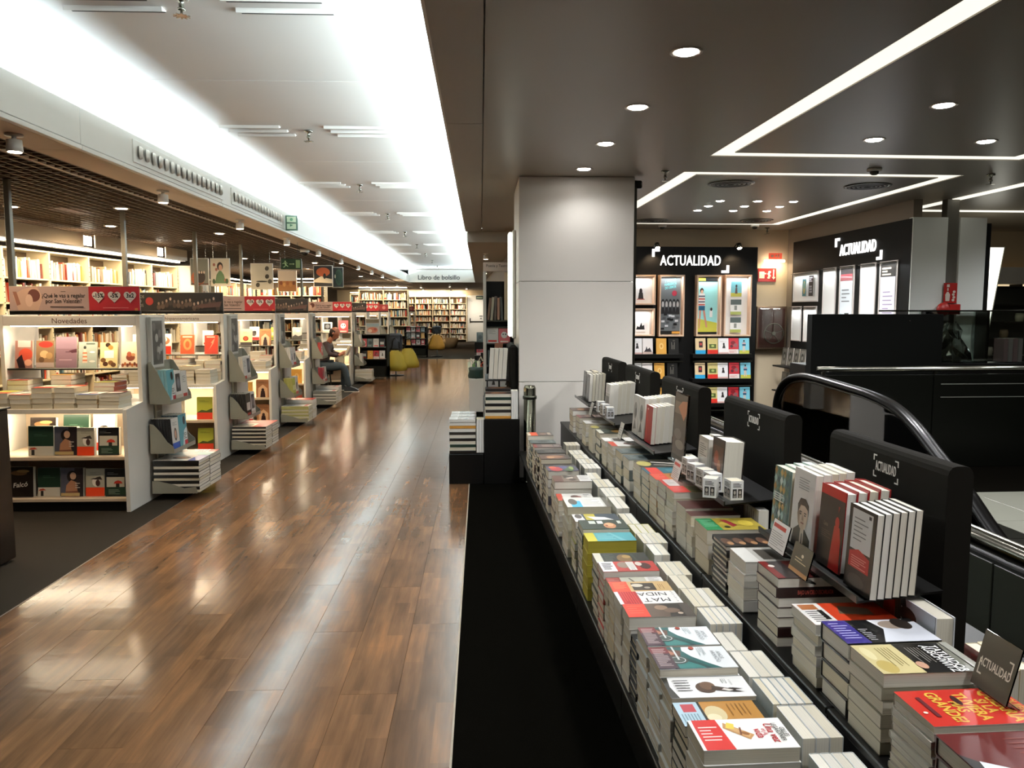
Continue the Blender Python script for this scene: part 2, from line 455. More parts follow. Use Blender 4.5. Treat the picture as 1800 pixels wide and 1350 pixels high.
# ---------------------------------------------------------------- books
CM = {}
def q(v, s=.002): return round(round(v / s) * s, 4)
def cover_me(W, H, T, hard):
    k = ('c', W, H, T, hard)
    if k not in CM:
        t = .0028 if hard else .0013; w, h, z = W / 2, H / 2, T / 2; e = min(.004, T * .25)
        poly = [(w, z), (-w + e, z), (-w + e * .3, z - e * .3), (-w, z - e), (-w, -z + e), (-w + e * .3, -z + e * .3), (-w + e, -z), (w, -z), (w, -z + t), (-w + t + e * .6, -z + t), (-w + t, -z + t + e * .6),
                (-w + t, z - t - e * .6), (-w + t + e * .6, z - t), (w, z - t)]
        m = MB(); m.prism(poly, 1, -h, h)
        CM[k] = m.mesh('book_cover', [COVER])
    return CM[k]
PGM = [None]
def pages_me(W, H, T, hard):
    k = ('p', W, H, T, hard, PGM[0])
    if k not in CM:
        t = .003 if hard else .0015; i = .004 if hard else .0012
        m = MB(); m.box(-W / 2 + t, W / 2 - i, -H / 2 + i, H / 2 - i, -T / 2 + t, T / 2 - t)
        CM[k] = m.mesh('book_pages', [PGM[0] or PAGES])
    return CM[k]
NB = {'n': 0}
def book(name, M, W, H, T, col, art=None, label=None, group=None, hard=False, band=None, spine=None):
    """M puts the centre of the book; its cover faces +z, its spine is at -x, its head at +y"""
    W, H, T = q(W), q(H), q(T)
    o = put(name, cover_me(W, H, T, hard), None, M)
    o.color = (*(srgb(col) if isinstance(col, str) else col), 1)
    tag(o, label, 'book', group)
    put('pages', pages_me(W, H, T, hard), o)
    if art:
        a = put('cover_print', art_mesh(art), o)
        a.location = (0, 0, T / 2); a.scale = (W / .65, H, 1)
    if spine:
        a = put('spine_print', art_mesh(spine), o)
        a.matrix_local = basis((0, 0, 1), (0, 1, 0), (-1, 0, 0), (-W / 2, 0, 0)) @ Matrix.Diagonal((T / .65 * .9, H, 1, 1))
    if band:
        b = MB(); h = H * .3; e = .0006
        b.prism([(W / 2 + e, T / 2 + e), (-W / 2 - e, T / 2 + e), (-W / 2 - e, -T / 2 - e), (W / 2 + e, -T / 2 - e), (W / 2 + e, -T / 2), (-W / 2, -T / 2), (-W / 2, T / 2), (W / 2 + e, T / 2)], 1, -H / 2 + .01, -H / 2 + .01 + h)
        k = ('b', W, H, T)
        if k not in CM: CM[k] = b.mesh('paper_band', [COVER])
        c = put('paper_band', CM[k], o); c.color = (*srgb(band), 1)
    NB['n'] += 1
    return o
# ---------------------------------------------------------------- cover designs (0.65 x 1)
DES = {}
def D(f): DES[f.__name__] = f; return f
W6 = .65
@D
def mousetrap(a):
    a.rect(0, 0, W6, 1, '#eeece6'); a.poly([(0, .04), (W6, .02), (W6, .34), (0, .30)], '#c8231c'); a.rect(0, 0, W6, .035, '#dcdcd8')
    a.vbars(.16, .07, .5, .27, 5, '#f0d0c8', .35, 3)
    a.poly([(.08, .36), (.2, .33), (.46, .55), (.36, .62)], '#b98a55'); a.poly([(.12, .38), (.19, .36), (.42, .55), (.35, .59)], '#caa06c')
    a.poly([(.08, .4), (.2, .36), (.24, .44), (.12, .47)], '#d8c04a'); a.ell(.33, .53, .05, .03, '#8c5a2c', 12, .8); a.poly([(.2, .5), (.36, .47), (.36, .49), (.2, .52)], '#6e3d22')
    a.text('Una vez', .33, .815, .125, '#b3202a', 0, 1, .012, shear=.15); a.text('en la', .31, .745, .07, '#b3202a', 0, 1, .01, shear=.15); a.text('vida', .34, .675, .125, '#b3202a', 0, 1, .012, shear=.15)
    a.text('GILLES', .33, .945, .075, '#1c1c1c', 0, .9, .01); a.text('LEGARDINIER', .33, .885, .07, '#1c1c1c', 0, .9, .01)
@D
def trapbelow(a):
    a.rect(0, 0, W6, 1, '#1c211c'); a.rect(.0, .3, .55, .93, '#b07c35'); a.rect(0, 0, W6, .27, '#a9c3cf'); a.rect(.06, .07, .28, .22, '#b03a44'); a.bars(.33, .03, .6, .24, 6, '#6e8a96', .4)
    a.ell(.35, .42, .22, .12, '#c9b98e'); a.ell(.45, .38, .1, .08, '#ddd1ae'); a.bars(.08, .6, .4, .85, 5, '#8c5f24', .3)
@D
def donkey(a):
    a.rect(0, 0, W6, 1, '#e4e4e2'); a.poly([(0, 0), (W6, 0), (W6, .1), (.3, .05), (0, .07)], '#26261f'); a.vbars(.1, .12, .5, .3, 5, '#555555', .3, 2); a.vbars(.12, .1, .5, .28, 9, '#77746e', .2, 5)
    a.ell(.36, .47, .17, .12, '#4a3526', 20); a.ell(.3, .5, .13, .09, '#6b4e38'); a.poly([(.3, .55), (.44, .52), (.5, .74), (.4, .74)], '#3a2a20'); a.ell(.44, .76, .06, .05, '#2a211c')
    a.poly([(.38, .78), (.42, .9), (.44, .78)], '#2a211c'); a.poly([(.46, .78), (.52, .9), (.51, .76)], '#2a211c'); a.poly([(.4, .68), (.44, .64), (.5, .72), (.46, .78)], '#d8d4cc')
    a.text('el camino', .22, .8, .045, '#8a8a88'); a.bars(.1, .7, .25, .77, 3, '#9a9a98', .3)
@D
def amorarmado(a):
    a.rect(0, 0, W6, 1, '#dfe3e4'); a.poly([(.0, .2), (W6, .2), (W6, .8), (.5, .66), (.3, .5), (.12, .42), (0, .44)], '#1f5a58'); a.poly([(.3, .2), (W6, .2), (W6, .68), (.52, .58), (.36, .44)], '#17403f')
    a.poly([(.42, .26), (W6, .26), (W6, .6), (.56, .54), (.45, .42)], '#2f7570'); a.poly([(.05, .2), (.34, .2), (.3, .36), (.12, .4)], '#59392e'); a.poly([(.1, .24), (.25, .22), (.22, .34)], '#a8735c')
    a.ell(.4, .3, .12, .13, '#3a4540'); a.ell(.4, .3, .09, .1, '#cfd6d4'); a.ell(.4, .3, .08, .09, '#46524c'); a.rect(.0, .3, .4, .325, '#cfd3d0')
    a.rect(0, 0, W6, .24, '#402a33'); a.rect(0, 0, .2, .24, '#6b2226'); a.vbars(.06, .03, .6, .2, 13, '#c9b8b4', .3, 4)
    a.ell(.06, .56, .045, .035, '#9a4030'); a.text('AMOR', .3, .87, .075, '#7d8286', 0, 1.1); a.text('ARMADO', .33, .80, .075, '#7d8286', 0, 1.1); a.bars(.05, .62, .3, .72, 4, '#a5b0b3', .3)
@D
def duskdark(a):
    a.rect(0, 0, W6, 1, '#17181a'); a.rect(.1, .1, .55, .9, '#3b3d40'); a.ell(.33, .5, .15, .2, '#8a8f93'); a.bars(.1, .75, .5, .86, 2, '#d7d7d7', .5)
@D
def redbandphoto(a):
    a.rect(0, 0, W6, 1, '#2c2723'); a.poly([(0, .3), (W6, .3), (W6, .62), (.4, .66), (.2, .5), (0, .58)], '#57473a'); a.ell(.2, .56, .12, .1, '#8d745e'); a.ell(.35, .7, .12, .12, '#6e5a4a'); a.rect(0, .86, W6, 1, '#4c463f')
    a.poly([(0, 0), (W6, 0), (W6, .33), (0, .33)], '#e03a22'); a.vbars(.1, .05, .55, .28, 4, '#e8694f', .25); a.ell(.5, .8, .05, .04, '#bfae9b')
@D
def maternidad(a):
    a.rect(0, 0, W6, 1, '#e6e4e0'); a.rect(0, .04, W6, .36, '#a5161b'); a.bars(0, .06, W6, .34, 7, '#d8463c', .25, 8); a.rect(0, 0, W6, .06, '#dadada')
    a.text('MAT', .46, .62, .27, '#2b2b2b', -PI / 2, .8); a.text('NIDA', .16, .6, .25, '#2b2b2b', -PI / 2, .8)
    for i, c_ in enumerate('BEATRIZ'): a.text(c_, .05 + i * .088, .93, .06, '#444444', -PI / 2)
@D
def tanphoto(a):
    a.rect(0, 0, W6, 1, '#c7a673'); a.rect(.1, .36, .55, .74, '#3a322a'); a.ell(.25, .45, .1, .1, '#cfc7b4'); a.ell(.4, .6, .06, .05, '#a59d8c'); a.rect(0, 0, W6, .3, '#e0452a'); a.vbars(.08, .05, .5, .26, 6, '#f08a5c', .3); a.bars(.2, .8, .5, .9, 3, '#8a5a2c', .3)
@D
def greybranch(a):
    a.rect(0, 0, W6, 1, '#b9b8a8'); a.rect(0, .7, W6, 1, '#dfdcd8'); a.rect(0, 0, W6, .25, '#8e3832'); a.vbars(.1, .02, .6, .22, 5, '#c9837a', .3); a.poly([(.1, .4), (.5, .46), (.5, .5), (.1, .43)], '#554f44'); a.vbars(.1, .75, .5, .93, 4, '#55504c', .2)
@D
def skullsred(a):
    a.rect(0, 0, W6, 1, '#b23630'); a.rect(0, 0, W6, .26, '#ececea'); a.vbars(.1, .04, .55, .22, 5, '#333333', .6, 4); a.ell(.25, .42, .2, .11, '#8c7b6b'); a.ell(.33, .8, .2, .1, '#4a302c')
    a.rect(.05, .48, .6, .62, '#e6e2dc'); a.bars(.05, .48, .6, .62, 6, '#9a968f', .3); a.ell(.2, .7, .13, .06, '#d8cfc4')
@D
def greenphoto(a):
    a.rect(0, 0, W6, 1, '#232a24'); a.rect(0, .0, W6, .14, '#c9c6b4'); a.ell(.35, .55, .24, .14, '#7a5d33'); a.ell(.25, .6, .1, .08, '#a8874e'); a.vbars(.1, .18, .5, .38, 8, '#6d786c', .3); a.poly([(.1, .7), (.6, .74), (.6, .78), (.1, .74)], '#3c463e')
@D
def tealblue(a):
    a.rect(0, 0, W6, 1, '#4fa3ab'); a.rect(0, 0, W6, .2, '#cfc43a'); a.vbars(.1, .24, .55, .6, 5, '#8fc8cc', .3); a.poly([(0, .5), (W6, .7), (W6, .8), (0, .56)], '#77b9bd')
@D
def orangeface(a):
    a.rect(0, 0, W6, 1, '#23362a'); a.ell(.42, .62, .2, .13, '#c98a5e'); a.ell(.36, .62, .12, .09, '#e2ad80'); a.ell(.42, .55, .05, .03, '#8a3f2a'); a.rect(.1, .2, .3, .34, '#cfd6cc'); a.rect(.1, .38, .3, .5, '#e0e2d8'); a.rect(.1, .82, .3, .9, '#d8dcd0')
@D
def yellownavy(a):
    a.rect(0, 0, W6, 1, '#2d3f4c'); a.poly([(0, 0), (W6, 0), (W6, .24), (0, .2)], '#e4e2de'); a.rect(0, .26, W6, .5, '#b9ab38'); a.poly([(.2, .3), (W6, .5), (W6, .95), (.3, .7)], '#e2e0dc'); a.ell(.2, .12, .18, .08, '#4a4440')
@D
def cyanlabel(a):
    a.rect(0, 0, W6, 1, '#d9d8cf'); a.rect(.25, .12, W6, .36, '#3fb0cf'); a.ell(.3, .18, .2, .1, '#55514a'); a.rect(.1, .36, .6, .85, '#e9e7e1'); a.vbars(.15, .4, .55, .8, 5, '#9a968c', .25); a.rect(0, .9, W6, 1, '#6d6a60')
@D
def sepiaphoto(a):
    a.rect(0, 0, W6, 1, '#7a6a5c'); a.rect(0, 0, W6, .25, '#5a342a'); a.ell(.2, .45, .2, .1, '#c9bcae'); a.ell(.45, .5, .12, .1, '#40342c'); a.rect(0, .68, W6, 1, '#dedbd6'); a.vbars(.1, .72, .5, .95, 4, '#8a847a', .2); a.poly([(.0, .3), (.3, .3), (.1, .6)], '#2e2620')
@D
def rainbowpaint(a):
    a.rect(0, 0, W6, 1, '#3c3e52'); a.ell(.4, .3, .28, .2, '#b0333a'); a.ell(.45, .7, .25, .16, '#35552f'); a.ell(.2, .2, .14, .12, '#d05a3a'); a.ell(.3, .8, .2, .07, '#8b9a55'); a.ell(.2, .55, .2, .12, '#4b4f78')
@D
def blackplain(a):
    a.rect(0, 0, W6, 1, '#1a1916'); a.vbars(.2, .3, .45, .75, 3, '#8a867c', .3); a.ell(.35, .85, .08, .04, '#5c574c')
@D
def brownphoto(a):
    a.rect(0, 0, W6, 1, '#4a2f22'); a.ell(.3, .5, .2, .3, '#8b5c3d'); a.ell(.4, .35, .12, .13, '#b98c62'); a.rect(0, .85, W6, 1, '#231a15')
@D
def mauvephoto(a):
    a.rect(0, 0, W6, 1, '#54403c'); a.rect(0, 0, W6, .12, '#7a2c26'); a.rect(.1, .3, .5, .7, '#8a7468'); a.vbars(.15, .74, .5, .94, 4, '#d9cfc4', .3)
@D
def orangeband(a):
    a.rect(0, 0, W6, 1, '#3b302b'); a.rect(0, .12, W6, .4, '#e0552e'); a.rect(0, 0, W6, .12, '#d8c8b0'); a.ell(.35, .62, .14, .14, '#8c6a54'); a.rect(.1, .8, .5, .92, '#b7a58f')
# upper tier
@D
def darkred(a):
    a.rect(0, 0, W6, 1, '#5a1714'); a.poly([(0, 0), (.3, 0), (W6, .32), (W6, 0)], '#14110f'); a.poly([(.35, .0), (W6, .0), (W6, .25)], '#14110f'); a.poly([(.4, .1), (.5, .08), (.6, .3), (.55, .36)], '#cfd3d8'); a.vbars(.1, .5, .5, .9, 6, '#7a3a30', .2)
@D
def masgrande(a):
    a.rect(0, 0, W6, 1, '#b92a1e')
    for t, y, s in (('QUERRÍA', .80, .17), ('SI LA', .665, .14), ('TUVIERA', .53, .155), ('MÁS', .41, .13), ('GRANDE?', .285, .155)): a.text(t, .33, y, s, '#d0a640', 0, .82, .03)
    a.text('¿QUIÉN', .33, .93, .11, '#c9983c', 0, .8, .02); a.ell(.22, .46, .09, .03, '#3a1a1c'); a.rect(.14, .12, .5, .16, '#5c2226'); a.ell(.42, .06, .02, .02, '#e8d8c8')
@D
def auschwitz(a):
    a.rect(0, 0, W6, 1, '#77776c'); a.poly([(0, .36), (W6, .4), (W6, .8), (0, .9)], '#161512'); a.rect(0, 0, W6, .42, '#c2b583'); a.ell(.5, .12, .14, .09, '#b09c58'); a.ell(.2, .08, .15, .05, '#d2c89a'); a.bars(.08, .2, .5, .36, 5, '#857a4c', .3)
    a.text('TATUADOR', .36, .80, .12, '#e8e8e4', 0, .9, .02); a.text('AUSCHWITZ', .36, .71, .12, '#e8e8e4', 0, .86, .02); a.bars(.1, .5, .45, .66, 5, '#8f8d84', .25); a.ell(.5, .46, .08, .05, '#b99078'); a.rect(0, .92, W6, 1, '#9a9a90')
@D
def violetnun(a):
    a.rect(0, 0, W6, 1, '#0f0f10'); a.rect(0, 0, W6, .26, '#342c78'); a.vbars(.08, .04, .56, .22, 7, '#a9a4d4', .3, 6); a.poly([(.1, .4), (.4, .42), (.2, .62)], '#20201e'); a.poly([(.02, .5), (.3, .56), (.1, .86), (.02, .9)], '#d9d8da')
    a.poly([(.2, .6), (W6, .4), (W6, 1), (.1, 1)], '#c9ccd4'); a.ell(.18, .7, .12, .14, '#9a8a7c'); a.ell(.16, .82, .16, .1, '#2a241f'); a.vbars(.28, .28, .62, .38, 7, '#b5b5b5', .3)
@D
def orangesun(a):
    a.rect(0, 0, W6, 1, '#d24322'); a.poly([(.1, .5), (.34, .42), (.4, .8), (.2, .82)], '#77604a'); a.ell(.24, .62, .1, .17, '#6e5c4c'); a.rect(0, 0, W6, .3, '#e6e3dd'); a.rect(.04, .04, .2, .24, '#b06a3a'); a.vbars(.25, .05, .6, .25, 6, '#555050', .35); a.rect(.22, .2, .5, .26, '#191512')
@D
def escarlata(a):
    a.rect(0, 0, W6, 1, '#1b0f0d'); a.rect(0, .3, W6, 1, '#40100c'); a.ell(.4, .48, .16, .12, '#8c1f16'); a.rect(0, 0, W6, .1, '#6d120d'); a.text('CIELO', .25, .66, .12, '#b4463a', 0, .9, .01); a.text('ESCARLATA', .34, .52, .115, '#d8d0c8', 0, .9, .01); a.ell(.2, .1, .05, .04, '#cfc8bf')
@D
def escarlataspine(a):
    a.rect(0, 0, W6, 1, '#26100e'); a.text('BAJO UN CIELO ESCARLATA', .33, .5, .42, '#c9584a', -PI / 2, .085, .01); a.rect(.15, .05, .5, .1, '#cfc8bf')
@D
def whitephoto(a):
    a.rect(0, 0, W6, 1, '#b5b2aa'); a.rect(.1, .3, .55, .6, '#4c463e'); a.rect(0, .7, W6, 1, '#dedcd6'); a.vbars(.1, .72, .5, .95, 4, '#77736c', .25); a.rect(0, 0, W6, .22, '#d9d7d0')
@D
def blackfaces(a):
    a.rect(0, 0, W6, 1, '#1d1a16')
    for i in range(5): a.ell(.4, .1 + i * .19, .17, .08, '#5c4030'); a.ell(.5, .13 + i * .19, .08, .05, '#a87c55')
@D
def greenyellow(a):
    a.rect(0, 0, W6, 1, '#a4913a'); a.rect(0, 0, W6, .28, '#1f7a45'); a.vbars(.1, .04, .5, .25, 5, '#7ec19a', .3); a.ell(.3, .55, .1, .22, '#b8a444'); a.ell(.3, .78, .16, .12, '#d0b94a'); a.poly([(.1, .4), (.5, .5), (.4, .6), (.1, .5)], '#8c2a30'); a.ell(.5, .4, .06, .05, '#2a2a1c')
@D
def maroonplain(a):
    a.rect(0, 0, W6, 1, '#4a2723'); a.ell(.45, .8, .03, .02, '#a05a3c'); a.vbars(.2, .3, .5, .6, 3, '#6b443c', .2)
@D
def olivered(a):
    a.rect(0, 0, W6, 1, '#6b6840'); a.rect(0, 0, W6, .34, '#c8302a'); a.vbars(.1, .05, .5, .3, 4, '#e08a80', .3); a.ell(.3, .5, .2, .12, '#3c3e2a'); a.rect(.1, .75, .5, .95, '#8c8a58')
@D
def pinkphoto(a):
    a.rect(0, 0, W6, 1, '#8c6a60'); a.rect(0, .0, W6, .08, '#b02a26'); a.rect(0, .08, W6, .3, '#cfc7c0'); a.vbars(.1, .1, .5, .28, 5, '#8a8480', .3); a.ell(.3, .6, .2, .16, '#b09a8c')
@D
def orangephoto(a):
    a.rect(0, 0, W6, 1, '#b0702e'); a.rect(0, 0, W6, .3, '#d23a26'); a.vbars(.1, .04, .5, .26, 4, '#e8806a', .3); a.rect(.15, .4, .5, .75, '#3c2a1c'); a.ell(.4, .55, .05, .08, '#d0b48a')
@D
def tealred(a):
    a.rect(0, 0, W6, 1, '#1f5a66'); a.rect(0, .08, W6, .35, '#cc332b'); a.vbars(.2, .5, .5, .8, 4, '#7ab0b8', .3)
@D
def yellowblack(a):
    a.rect(0, 0, W6, 1, '#2b2a25'); a.ell(.3, .16, .26, .16, '#b5a95a'); a.poly([(.1, .35), (.2, .35), (.4, .9), (.3, .9)], '#cfcabc'); a.poly([(.4, .35), (.46, .35), (.6, .9), (.52, .9)], '#a8a396')
@D
def slate(a):
    a.rect(0, 0, W6, 1, '#55605e'); a.ell(.35, .5, .2, .2, '#2f3837'); a.vbars(.1, .1, .5, .26, 4, '#a3aba8', .25); a.rect(.1, .8, .5, .9, '#77807d')
@D
def whitecrest(a):
    a.rect(0, 0, W6, 1, '#dcd9d2'); a.rect(0, 0, W6, .16, '#c94a35'); a.ell(.3, .5, .14, .12, '#5a3a34'); a.ell(.36, .6, .1, .08, '#7a2f2a'); a.vbars(.1, .75, .5, .92, 3, '#444444', .3)
# tray books
@D
def diamonds(a):
    a.rect(0, 0, W6, 1, '#6e8c86')
    cols = ['#9fc0bc', '#c2a86a', '#3f5e66', '#a6854a', '#cfe0dc', '#4c6f5c']
    for i in range(5):
        for j in range(8):
            x = .065 + i * .13; y = .06 + j * .125; c_ = cols[(i * 2 + j * 3) % 6]
            a.poly([(x, y - .07), (x + .06, y), (x, y + .07), (x - .06, y)], c_)
    a.bars(.12, .5, .5, .64, 4, '#e6e6dc', .4)
@D
def blackhairman(a):
    a.rect(0, 0, W6, 1, '#dfddd9'); a.poly([(.05, 0), (.62, 0), (.62, .16), (.45, .26), (.28, .3), (.1, .2)], '#1d1a18'); a.poly([(.3, 0), (.42, 0), (.42, .28), (.32, .28)], '#cdbfae'); a.poly([(.35, 0), (.4, 0), (.385, .2), (.36, .2)], '#241f1c')
    a.ell(.36, .42, .15, .18, '#cfb9a4'); a.poly([(.2, .42), (.19, .55), (.26, .64), (.42, .65), (.52, .58), (.53, .44), (.5, .52), (.4, .56), (.28, .55), (.23, .48)], '#1a1614')
    a.rect(.26, .46, .33, .475, '#241d1a'); a.rect(.4, .46, .47, .475, '#241d1a'); a.rect(.27, .43, .32, .448, '#3a2c24'); a.rect(.41, .43, .46, .448, '#3a2c24'); a.poly([(.36, .45), (.34, .37), (.4, .37)], '#a88f7a'); a.rect(.32, .325, .42, .34, '#8a4f44')
    a.poly([(.2, .44), (.26, .47), (.25, .33), (.31, .26), (.24, .32)], '#8f7a68'); a.bars(.18, .76, .5, .92, 5, '#8d8b88', .3, 2)
@D
def redfigure(a):
    a.rect(0, 0, W6, 1, '#231c1a'); a.rect(0, .88, W6, 1, '#b0191b'); a.poly([(.34, 0), (.62, 0), (.6, .4), (.56, .55), (.42, .55), (.38, .3)], '#a3231d'); a.ell(.49, .6, .055, .07, '#a3231d'); a.poly([(.5, .72), (.53, .8), (.49, .8)], '#8f2019')
    a.text('Lina', .2, .52, .075, '#8c7d70', 0, .9); a.bars(.1, .36, .34, .46, 4, '#5e4a42', .3)
@D
def blackwhitered(a):
    a.rect(0, 0, W6, 1, '#171614'); a.rect(.08, .48, .57, .96, '#d5d5d3'); a.poly([(.08, .44), (.3, .5), (.57, .44), (.57, .26), (.08, .26)], '#a81c1f'); a.bars(.14, .28, .5, .42, 5, '#d98a86', .4); a.bars(.14, .6, .48, .9, 6, '#6c6c6a', .25, 5); a.rect(.48, .9, .54, .94, '#222222')
    a.ell(.3, .12, .2, .08, '#3a3632')
@D
def greycity(a):
    a.rect(0, 0, W6, 1, '#bab7ac'); a.rect(.06, .55, .59, .9, '#cfccc2'); a.bars(.1, .58, .55, .88, 6, '#6c6860', .35, 3); a.poly([(0, 0), (W6, 0), (W6, .3), (.4, .22), (.3, .4), (.2, .25), (0, .34)], '#3a4650')
@D
def brownpaint(a):
    a.rect(0, 0, W6, 1, '#241f1b'); a.rect(.05, .1, .6, .85, '#4c3428'); a.ell(.25, .6, .12, .16, '#8a3f2a'); a.ell(.42, .4, .1, .2, '#a8704c'); a.ell(.3, .3, .1, .12, '#232c33'); a.bars(.15, .06, .5, .14, 2, '#d8d4cc', .4)
@D
def redglossy(a):
    a.rect(0, 0, W6, 1, '#a3161a'); a.poly([(.1, .1), (.2, .1), (.2, .9), (.1, .9)], '#c23a36'); a.ell(.2, .9, .05, .03, '#e8d8d4')
@D
def sketch(a):
    a.rect(0, 0, W6, 1, '#d5d5cf'); a.ell(.3, .6, .2, .22, '#8f8d86'); a.ell(.36, .56, .1, .12, '#4a4843'); a.poly([(.1, .1), (.5, .15), (.3, .4)], '#6c6a64')
# left unit books
def fill(a, bg): a.rect(0, 0, W6, 1, bg)
@D
def redpiano(a):
    fill(a, '#8a6054'); a.rect(.1, .76, .58, 1, '#b8a79c'); a.ell(.4, .5, .26, .22, '#a8422f'); a.poly([(.05, .3), (.25, .5), (.4, 0), (.15, 0)], '#241a1c'); a.ell(.5, .2, .14, .12, '#c08a70')
@D
def harvest(a):
    fill(a, '#7d6145'); a.ell(.35, .86, .26, .12, '#a8342a'); a.ell(.3, .5, .16, .14, '#b89468'); a.ell(.48, .45, .12, .12, '#9a7a50'); a.rect(0, .02, W6, .2, '#9c8a80'); a.ell(.2, .3, .1, .1, '#5c4430')
@D
def lilac(a):
    fill(a, '#7a5f66'); a.poly([(.4, .55), (.65, .62), (.65, .5), (.5, .48)], '#4a2a30'); a.rect(0, .62, W6, 1, '#8a6f78'); a.rect(.1, .25, .5, .27, '#b59aa0'); a.rect(.3, .5, .45, .53, '#5c4248')
@D
def lighthouse(a):
    fill(a, '#9aa294'); a.poly([(.14, .2), (.32, .2), (.27, .72), (.19, .72)], '#d8b8a0')
    for y in (.26, .4, .54): a.poly([(.14, y), (.32, y), (.31, y + .06), (.15, y + .06)], '#b06a4c')
    a.ell(.23, .78, .05, .06, '#3a3a34'); a.ell(.5, .6, .1, .04, '#e0ded2'); a.ell(.5, .25, .11, .04, '#c9cabb'); a.rect(.28, .9, .6, .95, '#5c6458')
@D
def garden(a):
    fill(a, '#d9c38c')
    for x, y, c_ in ((.2, .15, '#4a2f20'), (.4, .2, '#7a5230'), (.5, .12, '#5a3a24'), (.3, .9, '#3a2c20'), (.4, .8, '#b0783c'), (.12, .3, '#6b4a2c')): a.ell(x, y, .1, .09, c_)
    a.rect(.16, .38, .52, .68, '#ece4d2')
@D
def flowerbird(a):
    fill(a, '#e2cfb2'); a.ell(.35, .4, .17, .14, '#7a4030'); a.ell(.3, .52, .09, .1, '#a8573c'); a.ell(.45, .5, .08, .06, '#c48a5c')
    for i in range(7): a.ell(.06 + i * .09, .1 + .05 * (i % 2), .05, .07, ['#8a4a30', '#b0693c', '#6b3a28'][i % 3])
@D
def umbrella(a):
    fill(a, '#15171a'); a.rect(.04, .34, .6, .7, '#c9c4b4'); a.poly([(.26, .46), (.3, .54), (.4, .58), (.5, .54), (.54, .46)], '#c0392b'); a.rect(.33, .34, .44, .46, '#2a2420'); a.rect(.0, .04, W6, .33, '#22382a'); a.bars(.1, .08, .45, .28, 4, '#9aa592', .3); a.bars(.06, .8, .4, .9, 2, '#8c8c88', .3)
@D
def umbrellagreen(a):
    fill(a, '#1f3326'); a.rect(0, 0, W6, .32, '#cfc8ba'); a.poly([(.02, .2), (.06, .26), (.16, .28), (.24, .22)], '#b8452f'); a.rect(.08, .02, .16, .2, '#2a2622'); a.bars(.15, .66, .5, .76, 2, '#4a6350', .3)
@D
def gothicwoman(a):
    fill(a, '#51505a'); a.rect(.4, 0, W6, 1, '#2c2426'); a.ell(.33, .7, .15, .2, '#1e1614'); a.poly([(.12, 0), (.5, 0), (.46, .5), (.3, .58), (.16, .4)], '#b07c5c'); a.ell(.36, .72, .09, .13, '#caa083'); a.poly([(.12, 0), (.55, 0), (.5, .2), (.14, .18)], '#7a4a38'); a.rect(0, .02, .55, .13, '#b89f6c'); a.bars(.42, .3, .56, .52, 3, '#c9bfb0', .4)
@D
def orangemask(a):
    fill(a, '#b5b09c'); a.ell(.36, .52, .14, .17, '#efe9dd'); a.poly([(.15, .62), (.5, .72), (.58, .6), (.4, .6)], '#332a26'); a.ell(.42, .48, .08, .12, '#4a2e2a'); a.rect(0, 0, W6, .32, '#e84a26'); a.bars(.15, .8, .5, .9, 3, '#6c685c', .25)
@D
def falco(a):
    fill(a, '#1d1510'); a.ell(.3, .8, .2, .08, '#6b4c30'); a.ell(.4, .86, .16, .05, '#8a6a42'); a.text('Falcó', .32, .4, .22, '#ddd8cf', .15, .8, .012, shear=.3)
@D
def greenhill(a):
    fill(a, '#b5b945'); a.poly([(0, .3), (.2, .42), (.4, .38), (W6, .5), (W6, .2), (0, .2)], '#46552a'); a.rect(0, 0, W6, .3, '#d9432c'); a.bars(.1, .78, .5, .86, 2, '#6c7030', .3)
@D
def rabbit(a):
    fill(a, '#c9bfa4'); a.ell(.15, .35, .14, .2, '#5c4a3a'); a.ell(.42, .5, .2, .3, '#ded5bd'); a.ell(.2, .45, .07, .07, '#9c8468')
@D
def blackbook(a):
    fill(a, '#1c1714'); a.rect(.18, .6, .46, .95, '#8a5f3c'); a.text('NOCHE', .32, .42, .13, '#d9d2c6', 0, .85, .02); a.rect(.2, .2, .45, .24, '#77624c')
@D
def yellowsun(a):
    fill(a, '#e3d98f'); a.ell(.3, .42, .16, .15, '#7a2a1c'); a.ell(.3, .42, .1, .1, '#a8482c'); a.rect(0, 0, W6, .2, '#3a3230'); a.bars(.15, .75, .5, .85, 2, '#8a8450', .3)
@D
def archman(a):
    fill(a, '#a8734c'); a.poly([(.1, 0), (.1, .5), (.33, .72), (.56, .5), (.56, 0)], '#d6b08c'); a.ell(.33, .42, .07, .09, '#2a1614'); a.poly([(.2, 0), (.46, 0), (.42, .36), (.24, .36)], '#2c1717'); a.bars(.12, .8, .55, .9, 2, '#5c3520', .3)
@D
def redletter(a):
    fill(a, '#c23a26'); a.poly([(.2, .2), (.42, .55), (.3, .6), (.5, .85)], '#e88a6a'); a.rect(.1, .88, .5, .93, '#e8b8a0'); a.rect(.06, .04, .59, .96, '#c9412c') if False else None
@D
def ornatered(a):
    fill(a, '#c95532'); a.ell(.33, .5, .2, .3, '#dd8a54'); a.ell(.33, .5, .1, .18, '#c9552c'); a.rect(.1, .86, .55, .93, '#ecc89c')
@D
def whitesketchred(a):
    fill(a, '#e6e2da'); a.rect(0, 0, W6, .22, '#c9302a'); a.ell(.3, .5, .16, .2, '#57504c'); a.ell(.36, .6, .1, .1, '#2a2624')
@D
def moonred(a):
    fill(a, '#e8dcc6'); a.rect(0, 0, W6, .4, '#c8321f'); a.ell(.36, .66, .24, .2, '#9a6a48'); a.ell(.28, .72, .2, .16, '#e8dcc6'); a.bars(.1, .08, .5, .3, 4, '#8a2016', .3)
